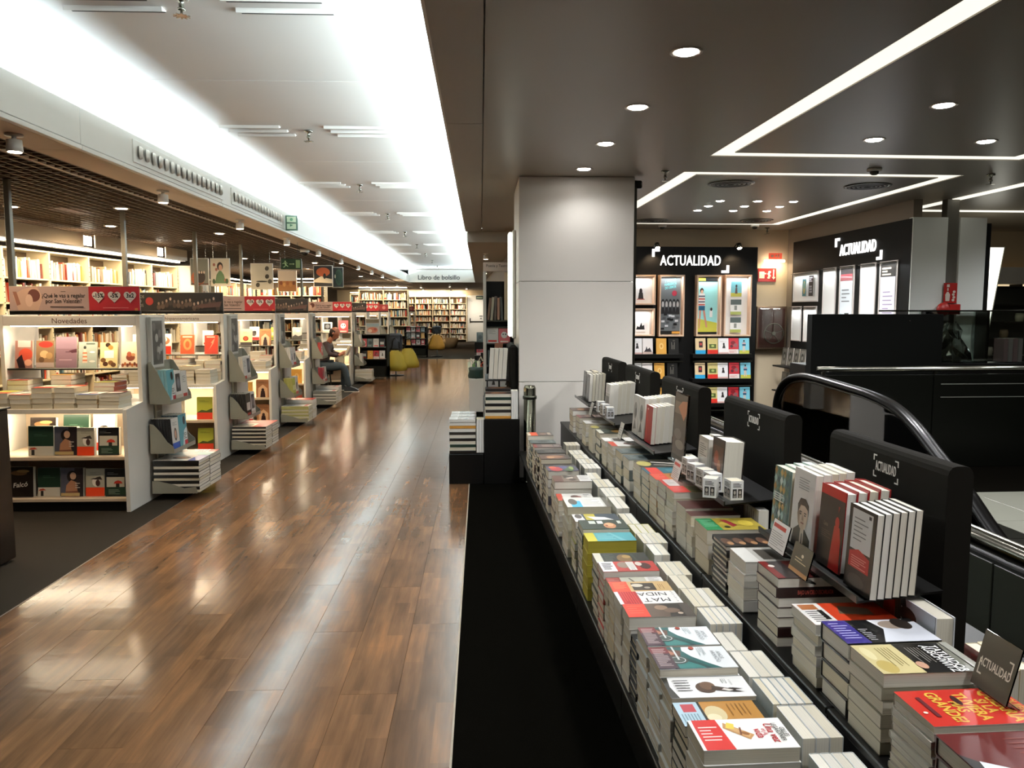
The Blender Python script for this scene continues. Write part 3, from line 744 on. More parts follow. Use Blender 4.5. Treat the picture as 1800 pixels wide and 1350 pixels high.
@D
def limegreen(a):
    fill(a, '#a8ab3c'); a.rect(0, .35, W6, .62, '#d6d6a2'); a.rect(0, .1, W6, .2, '#6b7030')
@D
def greyrock(a):
    fill(a, '#b9b5aa'); a.poly([(0, 0), (W6, 0), (W6, .4), (.4, .3), (.2, .42), (0, .25)], '#3b3934'); a.ell(.4, .7, .16, .1, '#d6d3ca')
@D
def bluewoman(a):
    fill(a, '#ddd9d2'); a.ell(.33, .5, .13, .2, '#3c2c24'); a.ell(.33, .5, .08, .13, '#c99a7c'); a.rect(0, 0, W6, .25, '#2c4fa0'); a.bars(.1, .78, .5, .9, 3, '#77736c', .3)
@D
def tealwhite(a):
    fill(a, '#5ea0aa'); a.poly([(.2, 0), (W6, 0), (W6, .6), (.4, .5)], '#e3e5e3'); a.rect(.4, 0, W6, .2, '#b02430'); a.bars(.35, .25, .6, .45, 4, '#333333', .4); a.ell(.45, .8, .1, .13, '#20201e')
@D
def camera_mag(a):
    fill(a, '#e8e6e2'); a.rect(.1, .3, .55, .9, '#2c2c2e'); a.ell(.33, .6, .14, .2, '#77787c'); a.rect(0, 0, W6, .2, '#d8c9b8')
@D
def plainwhite(a):
    fill(a, '#e2e0da'); a.rect(.08, .08, .57, .2, '#c0392b'); a.bars(.1, .6, .5, .86, 4, '#8a8780', .3)
@D
def plainblack(a):
    fill(a, '#181715'); a.rect(.1, .3, .55, .62, '#d8d6d0'); a.rect(.1, .1, .55, .2, '#b02a24')
@D
def bluesky(a):
    fill(a, '#7cc4d4'); a.rect(0, 0, W6, .22, '#b9b84a'); a.poly([(.22, .12), (.28, .12), (.3, .55), (.24, .55)], '#d8b8a0'); a.poly([(.34, .12), (.39, .12), (.36, .55), (.3, .55)], '#d8b8a0'); a.rect(.2, .5, .42, .62, '#26506e'); a.ell(.31, .82, .05, .06, '#2c211c')
    for i in range(3): a.rect(.2, .62 + i * .045, .42, .64 + i * .045, '#c0392b')
    a.rect(.2, .64, .42, .66, '#ecebe6')
@D
def redcrowd(a):
    fill(a, '#c0323a'); a.ell(.3, .7, .16, .12, '#7a1f26'); a.ell(.45, .55, .12, .12, '#8a5c5c'); a.rect(0, 0, W6, .28, '#e4dcd4'); a.bars(.05, .05, .55, .22, 4, '#c04040', .4); a.ell(.2, .48, .1, .1, '#5c2a30')
@D
def beigeband(a):
    fill(a, '#d9bf94'); a.rect(0, 0, W6, .24, '#2f9ac9'); a.rect(.22, .4, .46, .8, '#3a2c2c'); a.ell(.34, .62, .08, .08, '#b03a3a')
@D
def greenpaint(a):
    fill(a, '#c9b978'); a.rect(.1, .35, .55, .62, '#4c5c2a'); a.ell(.33, .5, .1, .07, '#a8b46a'); a.rect(0, 0, W6, .26, '#cf3428')
@D
def figurewhite(a):
    fill(a, '#e6e2e0'); a.ell(.35, .62, .06, .08, '#2a2422'); a.poly([(.25, .35), (.45, .35), (.42, .55), (.3, .55)], '#2a2422'); a.rect(0, .0, W6, .1, '#cfa8a0'); a.bars(.1, .75, .5, .85, 2, '#b0a8a4', .3)
@D
def goldlace(a):
    fill(a, '#d8a048'); a.ell(.33, .5, .14, .2, '#e6bf78'); a.ell(.33, .5, .06, .1, '#c88c34')
@D
def domecity(a):
    fill(a, '#e8dfda'); a.poly([(.05, .1), (.2, .3), (.25, .5), (.32, .3), (.45, .42), (.6, .1)], '#3a3236'); a.rect(0, 0, W6, .14, '#c9b0a4')
@D
def comicred(a):
    fill(a, '#c44f52'); a.ell(.32, .55, .18, .22, '#e8e0d8'); a.ell(.26, .6, .04, .05, '#20201e'); a.ell(.4, .6, .04, .05, '#20201e'); a.rect(.1, .06, .55, .16, '#e8d8c8')
@D
def metalcd(a):
    fill(a, '#55524a'); a.rect(.08, .08, .57, .92, '#7d7a70'); a.ell(.33, .5, .18, .26, '#3a3832'); a.ell(.33, .5, .08, .12, '#9a978c')
LEFT_POOL = ['redletter', 'ornatered', 'whitesketchred', 'moonred', 'limegreen', 'greyrock', 'yellowsun', 'blackbook', 'archman', 'rabbit', 'greenhill', 'plainwhite', 'plainblack', 'garden', 'flowerbird', 'lighthouse', 'orangemask', 'camera_mag', 'bluewoman', 'figurewhite', 'goldlace', 'comicred']
SHORT = {}
# ================================================================ STRUCTURE
ZL, ZH, ZC = 2.60, 2.76, 3.05
fl = struct(MB().box(-7.2, 9.6, -3, 40.2, -.12, -.006).build('floor', mat('screed', '#3a352f', .9)))
# carpets: left aisle strip, under the tables, far end
cp = MB().box(-7.2, -2.44, -3, 25.5, -.006, .004).build('carpet', CARPET_B, fl)
cp = MB().box(-7.2, 3.2, 25.5, 40.2, -.006, .004).build('carpet', CARPET_B, fl)
m = MB(); m.add([(-.108, -3, .004), (9.6, -3, .004), (9.6, 25.5, .004), (-.108, 25.5, .004)], [(0, 1, 2, 3)]); m.build('carpet', CARPET_D, fl)
m = MB(); m.box(-.112, -.104, .6, 25.5, -.005, .0075); m.build('edge_strip', mat('pale_strip', '#a89a86', .4), fl)
m = MB(); m.box(-2.444, -2.436, .6, 25.5, -.005, .0075); m.build('edge_strip', mat('pale_strip2', '#5b4a3c', .4), fl)
PW = .2326
PM = {}
def plank(x, y0, y1):
    L = round(y1 - y0, 3)
    if L not in PM: PM[L] = MB().cbox(-PW / 2 + .0004, PW / 2 - .0004, -L / 2 + .0004, L / 2 - .0004, -.006, .006, .0007).mesh('plank', [WOOD])
    put('plank', PM[L], fl, Matrix.Translation((x, (y0 + y1) / 2, 0)))
PL = 1.24
for c in range(10):
    x = -.11 - PW * (c + .5)
    off = {2: 3.70, 3: 3.12}.get(c, 1.3 + (c * .53) % PL)
    y = off
    while y > 1.3: y -= PL
    while y < 25.5:
        a, b = max(y, .9), min(y + PL, 25.5)
        if b - a > .12: plank(x, a, b)
        y += PL
# long recess ceiling
cl = struct(MB().box(-7.2, 9.6, -3, 40.2, 3.3, 3.42).build('ceiling', WHITE_MATT))
pan = MB().cbox(-3.12, .2, .004, 2.796, 3.05, 3.075, .003).mesh('ceiling_panel', [CEIL_C])
y = -3.05
while y < 28.4:
    put('ceiling_panel', pan, cl, Matrix.Translation((0, y, 0))); y += 2.8
MB().box(-3.16, -3.12, -3, 29.0, 2.6, 3.3).build('recess_side', CEIL_C, cl)
MB().box(.2, .24, -3, 29.0, 2.78, 3.3).build('recess_side', CEIL_C, cl)
# trough floors that hide the tubes
MB().box(-3.12, -2.62, -3, 29.0, 2.66, 2.69).build('light_trough', WHITE, cl)
# fascia on the aisle side, 2.8 m boards with a shadow joint over the lip
fa = struct(MB().box(-2.66, -2.625, -3, 29.0, 2.61, 2.70).build('trim_1', WHITE))
y = -3.05; fb = MB().cbox(-2.625, -2.60, .003, 2.797, 2.634, 2.873, .003).mesh('fascia_board', [WHITE]); lip = MB().cbox(-2.63, -2.592, .003, 2.797, 2.598, 2.628, .003).mesh('fascia_lip', [WHITE])
sof = MB().cbox(-2.90, -2.632, .003, 2.797, 2.598, 2.615, .002).mesh('soffit_board', [SOFFIT])
while y < 28.4:
    for mm, nm in ((fb, 'fascia_board'), (lip, 'fascia_lip'), (sof, 'soffit_board')): put(nm, mm, fa, Matrix.Translation((0, y, 0)))
    y += 2.8
MB().box(-2.92, -2.895, -3, 29.0, 2.60, 2.95).build('soffit_edge', SOFFIT, fa)
# end board of the recess with its hanging sign lettering
eb = struct(MB().cbox(-2.63, -.16, 29.0, 29.1, 2.60, 3.05, .004).build('trim_2', WHITE))
# louvre ceiling over the shelves
lv = struct(MB().box(-7.2, -2.9, -3, 40.2, 2.93, 2.95).build('ceiling_1', PLEN))
m = MB()
x = -2.93
while x > -7.1: m.box(x - .006, x + .006, 2.5, 29, 2.60, 2.66); x -= .11
y = 2.5
while y < 29: m.box(-7.1, -2.92, y - .006, y + .006, 2.602, 2.658); y += .11
tag(m.build('louvre_grid', LOUV, lv), kind='stuff')
struct(MB().box(-7.2, 3.3, 29.1, 40.2, 2.60, 2.66).build('ceiling_2', mat('tan_ceiling_paint', '#8c7866', .7)))
# right ceiling with two rectangular light slots
rc = struct(bpy.data.objects.new('ceiling_3', None)); COL.objects.link(rc)
m = MB()
def up(p): return p
a1 = R(1.98, -3.2); a2 = R(1.98, 11.9)
xs = .02
def slab(m, pts, z0=ZH, z1=ZH + .06):
    n = len(pts); m.add([(p[0], p[1], z0) for p in pts] + [(p[0], p[1], z1) for p in pts], [list(range(n)), list(range(2 * n - 1, n - 1, -1))] + [[i, (i + 1) % n, (i + 1) % n + n, i + n] for i in range(n)])
slab(m, [(-.217, -3), (xs - .004, -3), (xs - .004, 5.225), (-.217, 5.225)]); m.build('ceiling_panel', CEIL_R, rc)
m = MB(); slab(m, [(-.217, 5.232), (xs - .004, 5.232), (xs - .004, 12.2), (-.217, 12.2)]); m.build('ceiling_panel', CEIL_R, rc)
m = MB(); slab(m, [(xs + .004, -3), (a1.x, a1.y), (a2.x, a2.y), (a2.x, 12.2), (xs + .004, 12.2)]); m.build('ceiling_panel', CEIL_R, rc)
m = MB(); us = [1.98, 2.13, 4.38, 4.53, 9.2]; vs2 = [-3.2, .6, .75, 6.03, 6.18, 6.87, 7.02, 10.83, 10.98, 12.1]
slots = set()
for j in (1, 2, 3): slots |= {(0, j), (2, j)}
for i in (0, 1, 2): slots |= {(i, 1), (i, 3), (i, 5), (i, 7)}
slots |= {(0, 6), (2, 6)}
ms = MB()
for i in range(4):
    for j in range(9):
        q4 = [R(us[i], vs2[j]), R(us[i + 1], vs2[j]), R(us[i + 1], vs2[j + 1]), R(us[i], vs2[j + 1])]
        if (i, j) in slots: ms.add([(p.x, p.y, ZH + .008) for p in q4], [(0, 1, 2, 3)])
        else: slab(m, q4)
m.build('slotted_panel', CEIL_R, rc)
ms.build('light_slot', SLOT, rc)
# a third, far slot over the passage beyond the side wall
for (u0, v0, u1, v1) in ((5.35, 4.6, 5.47, 9.2), (5.35, 9.2, 9.0, 9.32)):
    MB().box(u0, u1, v0, v1, ZH - .006, ZH + .001).build('light_slot', SLOT, rc, RM(0, 0))
# trough behind the edge of the right ceiling
MB().box(-.215, .2, -3, 12.2, ZH + .055, ZH + .062).build('light_trough', WHITE, rc)
MB().cbox(-.232, -.214, -3, 12.2, ZH, ZH + .09, .002).build('ceiling_lip', WHITE, rc)
lo = struct(MB().box(-.19, 3.3, 12.2, 29.1, ZL, ZL + .05).build('ceiling_4', mat('beam_paint', '#a39a8c', .6)))
MB().cbox(-.205, -.187, 12.2, 29.05, ZL, ZL + .16, .002).build('ceiling_lip', WHITE, lo)
MB().cbox(-.19, 3.3, 12.17, 12.2, ZL, ZH + .05, .002).build('beam_face', mat('beam_face_paint', '#b5aea3', .6), lo)
# walls
struct(MB().box(-7.3, -7.2, -3, 40.2, 0, 3.4).build('wall_left', mat('dark_brown_wall', '#2b221c', .8)))
struct(MB().box(-7.2, 3.3, 40.0, 40.2, 0, 3.3).build('wall_back', WALL_W))
struct(MB().box(9.5, 9.6, -3, 40.2, 0, 3.4).build('wall_right', WALL_R))
struct(MB().box(-7.2, 9.6, -3.1, -3, 0, 3.4).build('wall_front', WALL_R))
m = MB(); m.box(.95, 9.4, 11.6, 11.7, 0, ZH + .02); struct(m.build('wall_actualidad', WALL_W, None, RM(0, 0))).name = 'wall_side'
struct(MB().box(.95, 1.05, 11.7, 29, 0, 2.7).build('wall_inner', WALL_R, None, RM(0, 0)))
struct(MB().box(4.95, 5.05, 8.35, 11.6, 0, ZH + .01).build('wall_partition', WALL_R, None, RM(0, 0)))
struct(MB().box(.95, 4.9, 11.57, 11.6, .004, .09).build('baseboard_side', mat('skirting', '#4a3628', .5), None, RM(0, 0)))

# pillar with stone cladding
pl = struct(MB().box(.37, 1.38, 7.22, 8.23, 0, ZH + .01).build('pillar', mat('joint_dark', '#3a3630', .8)))
for z0, z1 in ((.004, .898), (.902, 1.818), (1.822, ZH - .002)):
    MB().cbox(.35, 1.40, 7.2, 7.222, z0, z1, .003).build('stone_panel', STONE, pl)
    MB().cbox(.35, .372, 7.223, 8.25, z0, z1, .003).build('stone_panel', STONE, pl)
    MB().cbox(1.378, 1.40, 7.223, 8.25, z0, z1, .003).build('stone_panel', STONE, pl)
MB().cbox(1.402, 1.425, 7.21, 7.24, .004, ZH - .03, .002).build('corner_strip', DSTEEL, pl)
MB().cbox(1.41, 1.47, 7.2, 7.26, ZH - .1, ZH - .03, .01).build('corner_sensor', BLACK_G, pl)

# ---------------------------------------------------------------- ceiling equipment
def lettering(s, size, ext, mt, bold=.0, sx=1.0, align='CENTER'):
    vs_, fs = text_mesh(s, bold, .5, align); m_ = MB()
    m_.add([(x * size * sx, y * size, (z + .5) * ext) for x, y, z in vs_], fs); return m_
lm = lettering('Libro de bolsillo', .235, .01, None, .012, 1.0)
tag(lm.build('sign_lettering', mat('sign_black', '#1e1d1b', .5), None, basis((1, 0, 0), (0, 0, 1), (0, -1, 0), (-1.52, 28.99, 2.77))), 'dark lettering Libro de bolsillo on the white board closing the recess', 'sign lettering')

def lathe_mesh(name, prof, mats, n=16, smooth=True):
    m_ = MB(); m_.lathe(prof, n=n); return m_.mesh(name, mats, smooth)
sp_body = lathe_mesh('s', [(.0, 0), (.035, 0), (.035, -.012), (.012, -.014), (.012, -.05), (.018, -.052), (.018, -.062), (.006, -.064), (.006, -.085), (.0, -.086)], [STEEL], 12)
def defl():
    m_ = MB(); m_.lathe([(.0, -.086), (.026, -.086), (.028, -.089), (.0, -.090)], n=14)
    for i in range(10):
        t = i * PI / 5; m_.box(.024, .04, -.004, .004, -.090, -.087, M=Matrix.Rotation(t, 4, 'Z'))
    return m_.mesh('sprinkler_deflector', [STEEL])
sp_def = defl()
sy = [3.98 + 2.8 * i for i in range(9)]
ords = ['first', 'second', 'third', 'fourth', 'fifth', 'sixth', 'seventh', 'eighth', 'ninth', 'tenth', 'eleventh', 'twelfth', 'thirteenth', 'fourteenth', 'fifteenth', 'sixteenth', 'seventeenth', 'eighteenth', 'nineteenth', 'twentieth', 'twenty-first', 'twenty-second', 'twenty-third'] + ['twenty-' + w_ for w_ in 'fourth fifth sixth seventh eighth ninth'.split()] + ['thirtieth'] + ['thirty-' + w_ for w_ in 'first second third fourth fifth sixth seventh eighth ninth'.split()]
for i, yy in enumerate(sy):
    t = thing('sprinkler', TM(-1.43, yy, ZC), f'chrome ceiling sprinkler in the long recess, {ords[i]} from the camera end', 'sprinkler', 'sprinklers along the ceiling recess')
    put('body', sp_body, t); put('deflector', sp_def, t)
for i, (u, v, z) in enumerate(((1.80, 6.83, ZH), (4.73, 6.80, ZH), (4.5, 11.3, ZH))):
    t = thing('sprinkler', RM(u, v, z), ['small sprinkler in the grey ceiling beside the trapezoid light slot', 'sprinkler in the grey ceiling above the white pilasters', 'sprinkler near the fire hose wall'][i], 'sprinkler', 'sprinklers in the grey ceiling')
    put('body', sp_body, t); put('deflector', sp_def, t)
# curved slit vents beside each sprinkler
slit = MB(); slit.prism([(-.03, 0), (.03, 0), (.03, -.004), (-.024, -.022)], 0, -.24, .24, 0); slit.prism([(.031, 0), (.05, 0), (.05, -.002), (.031, -.002)], 0, -.23, .23, 1)
slit_me = slit.mesh('slit', [CEIL_C, mat('slit_dark', '#3a332d', .8)])
for i, yy in enumerate(sy[:7]):
    for k, (xx, side) in enumerate(((-1.84, 'shelf'), (-1.0, 'pillar'))):
        t = thing('air_vent', TM(xx, yy, ZC - .0005), f'three-slit white air vent on the {side} side of the {ords[i]} recess sprinkler', 'vent', 'slit vents along the ceiling recess')
        for j in range(3): put('slit', slit_me, t, Matrix.Translation((.03 * (j - 1), (j - 1) * .15, 0)))
# nozzle strips on the fascia
for k, (y0, y1) in enumerate(((6.12, 8.18), (8.45, 10.55))):
    t = thing('air_nozzle_panel', TM(-2.599, y0, 2.665), f'white panel with a row of ball air nozzles on the fascia, {["nearer the camera", "beside the exit sign"][k]}', 'air vent', 'nozzle panels on the fascia')
    MB().cbox(-.002, .008, 0, y1 - y0, 0, .17, .003).build('back_plate', WHITE, t)
    nn = 16
    ball = MB(); ball.lathe([(.048, 0), (.05, .004), (.044, .02), (.03, .028)], n=14, mi=0, caps=False); ball.lathe([(.0, .012), (.028, .014), (.03, .028)], n=14, mi=1, caps=False)
    bm_ = ball.mesh('nozzle', [WHITE, mat('nozzle_dark', '#2c2b28', .7)], True)
    for i in range(nn):
        put('nozzle', bm_, t, basis((0, 1, 0), (0, 0, 1), (1, 0, 0), (.008, .1 + i * (y1 - y0 - .2) / (nn - 1), .085)) @ Matrix.Rotation(.35, 4, 'Y'))
# surface spots under the soffit
sb = lathe_mesh('spot_body', [(.0, 0), (.05, 0), (.05, -.012), (.014, -.014), (.014, -.03), (.042, -.034), (.046, -.10), (.040, -.104)], [WHITE])
sl = lathe_mesh('spot_lens', [(.0, -.101), (.036, -.101), (.038, -.106), (0, -.108)], [LAMP_W])
for i in range(9):
    yy = 4.9 + 2.2 * i
    t = thing('surface_spotlight', TM(-2.77, yy, 2.598), f'small white surface spotlight under the soffit, {ords[i]} along the shelf aisle', 'spotlight', 'spotlights under the soffit')
    put('spot_body', sb, t); put('lens', sl, t)
    spot_light('soffit_spot_light', (0, 0, -.12), 55, WARM, 110, .8, (math.radians(8), math.radians(14), 0), .04, t).data.specular_factor = .3
# recessed round lights between the louvres and in the tan ceiling
dl_b = lathe_mesh('rim', [(.03, .03), (.055, .002), (.075, -.004), (.078, 0), (.078, .01)], [mat('downlight_rim', '#c9c0b4', .3, metal=.3)])
dl_l = lathe_mesh('lamp', [(0, -.006), (.048, -.0055), (.054, -.002), (.054, .004), (0, .004)], [LAMP_W])
dl_n = lathe_mesh('lamp', [(0, -.006), (.048, -.0055), (.054, -.002), (.054, .004), (0, .004)], [LAMP_N])
for i, (x, yy) in enumerate(((-3.62, 5.9), (-3.66, 8.3), (-3.52, 10.9), (-3.63, 14.2), (-3.6, 17.4), (-3.6, 20.5), (-4.35, 12.0), (-4.7, 16.0), (-3.6, 24), (-4.55, 10.0), (-4.7, 8.2), (-4.8, 6.6))):  # last three are added, to light the sign board over the bookcases
    t = thing('downlight', TM(x, yy, 2.594), f'warm round downlight in the brown louvre ceiling, {ords[i]} from the camera', 'downlight', 'warm downlights in the louvre ceiling')
    put('rim', dl_b, t); put('lamp', dl_l, t)
    spot_light('louvre_light', (0, 0, -.03), 40 if x > -4.2 else 55, WARM, 120 if x > -4.2 else 176, .8, (0, 0, 0), .05, t)
# fluorescent fittings glimpsed above the louvres
for i, (x, yy) in enumerate(((-3.05, 5.45), (-4.3, 8.6), (-4.15, 12.5), (-4.2, 16.5))):
    t = thing('louvre_lamp', TM(x, yy, 2.69), f'fluorescent strip glowing through the louvre ceiling, {ords[i]} one along', 'ceiling lamp', 'strips above the louvres')
    MB().cbox(-.09, .09, -.3, .3, .03, .08, .01).build('housing', WHITE, t)
    MB().cbox(-.05, .05, -.28, .28, .005, .03, .008).build('tube', LAMP_C, t)
# downlights of the grey ceiling
gl_pos = [((.968, 3.63), 'nearest above the big display table', 'W'), ((.938, 4.625), 'second in the row towards the pillar', 'W'), ((.911, 5.64), 'third in the row towards the pillar', 'W'), ((.887, 6.65), 'last in the row beside the pillar', 'W'),
          ((2.87, 4.43), 'one inside the large light rectangle', 'R'), ((2.95, 5.35), 'near the corner of the large light rectangle', 'R'), ((3.78, 5.35), 'one inside the large rectangle beside the passage', 'R')]
for (x, yy), lab, fr in gl_pos:
    M_ = TM(x, vm(yy, ZH), ZH - .0015) if fr == 'W' else RM(x, vm(yy, ZH), ZH - .0015)
    t = thing('downlight', M_, 'bright recessed downlight in the grey ceiling, ' + lab.replace('nearest', 'first'), 'downlight', 'downlights in the grey ceiling')
    put('rim', dl_b, t); put('lamp', dl_n, t)
    if fr == 'W': spot_light('table_light', (0, 0, -.03), 40 if yy < 6 else 10, NEUT, 150, .7, (0, math.radians(-6), 0), .05, t)
    else: spot_light('passage_light', (0, 0, -.03), 110, NEUT, 150, .7, (0, 0, 0), .05, t)
for i, (x, yy) in enumerate(((1.9, 1.6), (.98, 2.6), (.99, 1.5), (2.9, 3.3), (1.2, .2), (2.9, 1.2), (.9, -1.4), (2.4, -1.6), (5.6, 6.6), (5.2, 5.6), (6.9, 7.6))):  # added downlights out of view, for more light on tables, pillar and pilasters
    t = thing('downlight', RM(x, yy, ZH - .0015), f'added out-of-view downlight in the grey ceiling, {ords[i]}', 'downlight', 'downlights in the grey ceiling')
    put('rim', dl_b, t); put('lamp', dl_n, t)
    spot_light('table_light', (0, 0, -.03), 36, NEUT, 150, .7, (0, 0, 0), .05, t)
k = 0
for r_, (py, xs_) in enumerate(((9.43, (1268, 1336, 1401)), (9.03, (1247, 1312, 1376)), (8.61, (1228, 1292, 1353)))):
    py = (8.61, 9.03, 9.43)[r_] if False else {0: 8.61, 1: 9.03, 2: 9.43}[r_]
    for c_, px in enumerate(xs_):
        k += 1
        t = thing('downlight', RM((px - 805) * py / 1380, py, ZH - .0015), f'small downlight of the grid of nine in the far light rectangle, row {ords[r_]} place {ords[c_]}', 'downlight', 'grid of nine small downlights')
        t.scale = (.8, .8, 1); put('rim', dl_b, t); put('lamp', dl_n, t)
        if c_ == 1: spot_light('grid_light', (0, 0, -.03), 130, NEUT, 160, .8, (0, 0, 0), .05, t)
gr = MB()
for rr in (.045, .085, .125, .165): gr.lathe([(rr - .013, 0), (rr - .010, -.012), (rr + .010, -.012), (rr + .013, 0)], n=24, caps=False)
gr.lathe([(.185, .0), (.19, -.01), (.215, -.008), (.22, 0)], n=28, mi=1, caps=False); gr.lathe([(0, -.001), (.19, -.001)], n=24, mi=2, caps=False)
grm = gr.mesh('diffuser_rings', [mat('diffuser_black', '#191714', .4), DSTEEL, mat('diffuser_deep', '#060605', .9)], True)
for (u, v), lab in (((2.60, 7.45), 'at the pillar end of the far light rectangle'), ((3.97, 7.5), 'at the passage end of the far light rectangle'), ((2.60, 10.5), 'above the Actualidad fixture'), ((3.99, 10.4), 'above the fire hose box')):
    t = thing('round_diffuser', RM(u, v, ZH - .001), 'round black air diffuser ' + lab, 'air vent', 'round diffusers in the grey ceiling'); put('rings', grm, t)
for (u, v), lab in (((3.55, 6.6), 'between the two light rectangles'), ((2.9, 11.1), 'near the sign Actualidad'), ((4.2, 11.0), 'in front of the fire exit sign')):
    t = thing('smoke_detector', RM(u, v, ZH), 'white disc smoke detector on the ceiling ' + lab, 'smoke detector', 'smoke detectors')
    put('base', lathe_mesh('b', [(0, 0), (.06, 0), (.06, -.02), (.04, -.025)], [WHITE]), t); put('dome', lathe_mesh('d', [(.035, -.02), (.035, -.045), (.02, -.055), (0, -.056)], [DSTEEL]), t)
# ================================================================ DISPLAY TABLES (right)
U0, UR, UB = .545, .905, 1.262
ZS1, ZS2 = .316, .576
board_v = [(1.94, 2.58), (2.95, 3.64), (4.04, 4.78), (5.08, 5.84), (6.10, 6.80)]
tabs = [(.75, 1.80), (1.80, 2.80), (2.80, 3.88), (3.88, 4.94), (4.94, 5.98), (5.98, 6.86)]
for i, (v0, v1) in enumerate(tabs):
    t = thing('display_table', RM(0, v0), f'black two-step book display table, {ords[i]} of the row from the camera towards the pillar', 'display table', 'black stepped display tables')
    L = v1 - v0 - .004
    MB().cbox(U0 + .06, 1.93, 0, L, .004, .29, .004).build('plinth', BLACK, t)
    MB().cbox(U0 - .012, UR, 0, L, .29, ZS1, .003).build('lower_shelf', BLACK, t)
    MB().cbox(UR, UR + .02, 0, L, ZS1, ZS2 - .02, .002).build('riser', BLACK, t)
    MB().cbox(UR - .004, 1.59, 0, L, ZS2 - .02, ZS2, .003).build('upper_shelf', BLACK, t)
    MB().cbox(1.60, 1.93, 0, L, .29, ZS1, .003).build('lower_shelf', BLACK, t)

ZREF = [.57]
def lying(u0, vn, z, W, H, T, col, art=None, label=None, group=None, hard=False, flip=False, name='paperback', jit=.004, band=None, spine=None):
    """a book lying with its foot at u0 and its near long edge at vn"""
    v1_ = vm(vn + W, ZREF[0]); vn = vm(vn, ZREF[0]); W = v1_ - vn
    M_ = RM(u0 + H / 2 + rnd.uniform(-jit, jit), vn + W / 2 + rnd.uniform(-jit, jit) * .5, z + T / 2) @ Matrix.Rotation(rnd.uniform(-1, 1) * jit * 4, 4, 'Z') @ B_TABLE
    if flip: M_ = M_ @ Matrix.Rotation(PI, 4, 'Z')
    return book(name, M_, W, H, T, col, art, label, group, hard, band, spine)
# design -> (how its cover reads, edge colour)
LOOK = {
 'darkgreenlow': ('yellow and dark', '#30301c'),
 'mousetrap': ('white mousetrap cover titled Una vez en la vida', '#e6e4df'), 'trapbelow': ('pale blue and ochre cover', '#242924'), 'donkey': ('white cover with a brown donkey', '#dcdcd8'),
 'amorarmado': ('teal car cover titled Amor armado', '#d6d9d8'), 'duskdark': ('dark sunken cover', '#33363a'), 'redbandphoto': ('dark photo cover with orange band', '#c8c2b8'),
 'maternidad': ('white cover lettered Maternidad over red stripes', '#c9c5bd'), 'tanphoto': ('tan cover with an orange band', '#c9b48e'), 'greybranch': ('grey-green cover with a dark red foot', '#a9a294'),
 'skullsred': ('red cover with skull drawings and a white label', '#b8453c'), 'greenphoto': ('dark green cover with a golden photo', '#3a443a'), 'tealblue': ('turquoise cover with a yellow foot', '#b5ab35'),
 'orangeface': ('dark green cover with an orange face', '#2f4436'), 'yellownavy': ('navy and yellow cover', '#8c8840'), 'cyanlabel': ('cream cover with a cyan label', '#d4d0c4'),
 'sepiaphoto': ('brown photo cover', '#857668'), 'rainbowpaint': ('red and green painted cover', '#4c4a55'), 'blackplain': ('plain black cover', '#1f1d1a'), 'brownphoto': ('warm brown cover', '#543a2c'),
 'mauvephoto': ('mauve-brown cover', '#5e4a45'), 'orangeband': ('dark cover with an orange strip', '#4a3a32'),
 'darkred': ('dark red hardcover with a black corner', '#4a1512'), 'masgrande': ('red cover with big yellow lettering', '#cfc8bc'), 'auschwitz': ('grey and sand cover lettered Auschwitz', '#8c8672'),
 'violetnun': ('violet cover with a white habit', '#131313'), 'orangesun': ('orange cover with a white label', '#d0ccc2'), 'escarlata': ('black and scarlet cover lettered Escarlata', '#2a1210'),
 'whitephoto': ('white cover with dark photo', '#cfccc4'), 'blackfaces': ('black cover with brown faces', '#1a1714'), 'greenyellow': ('green foot and yellow painted cover', '#b8ae8c'),
 'maroonplain': ('plain maroon cover', '#d6d1c6'), 'olivered': ('olive cover with a red foot', '#c9c2b0'), 'pinkphoto': ('dusty pink photo cover', '#b8a79e'), 'orangephoto': ('ochre cover with a red foot', '#c2a47c'),
 'tealred': ('teal cover with a red strip', '#2a5a64'), 'yellowblack': ('pale yellow and black cover', '#c9c3ae'), 'slate': ('slate grey cover', '#5c6664'), 'whitecrest': ('white cover with a dark crest', '#d9d5cc'),
}
def stack(u0, vn, zbase, ztop, W, H, T, design, hard=False, zig=False, tier='lower', extra='', coloured=0):
    n = max(1, round((ztop - zbase) / T)); T = (ztop - zbase) / n
    look, edge = LOOK[design]; ZREF[0] = ztop
    g = f'{tier} tier stack under the {design_word[design]} book' if extra == '' else f'{tier} tier stack under the {design_word[design]} book, {extra}'
    z = zbase
    for k in range(n):
        top = k == n - 1
        if top: lab = f'{look}, top of its {tier} tier stack' + (f', {extra}' if extra else '')
        else: lab = f'{ords[n - 1 - k]} book down in the {design_word[design]} {tier} tier stack' + (f', {extra}' if extra else '')
        fl_ = (k % 2 == (n % 2)) if zig else ((not top) and rnd.random() < .16)
        c = edge; sp_ = None
        if design == 'escarlata' and k == n - 2: fl_ = True; sp_ = 'escarlataspine'; c = '#26100e'; lab = 'book showing its dark red spine Bajo un cielo escarlata in the scarlet stack'
        PGM[0] = PAGES_YEL if design == 'tealblue' else None
        lying(u0 + (0 if top else rnd.uniform(-.002, .003)), vn, z, W, H, T - .0004, c, design if top else None, lab, g, hard, fl_, jit=.0025 if not top else .004, spine=sp_)
        PGM[0] = None
        z += T
design_word = {k: k for k in LOOK}
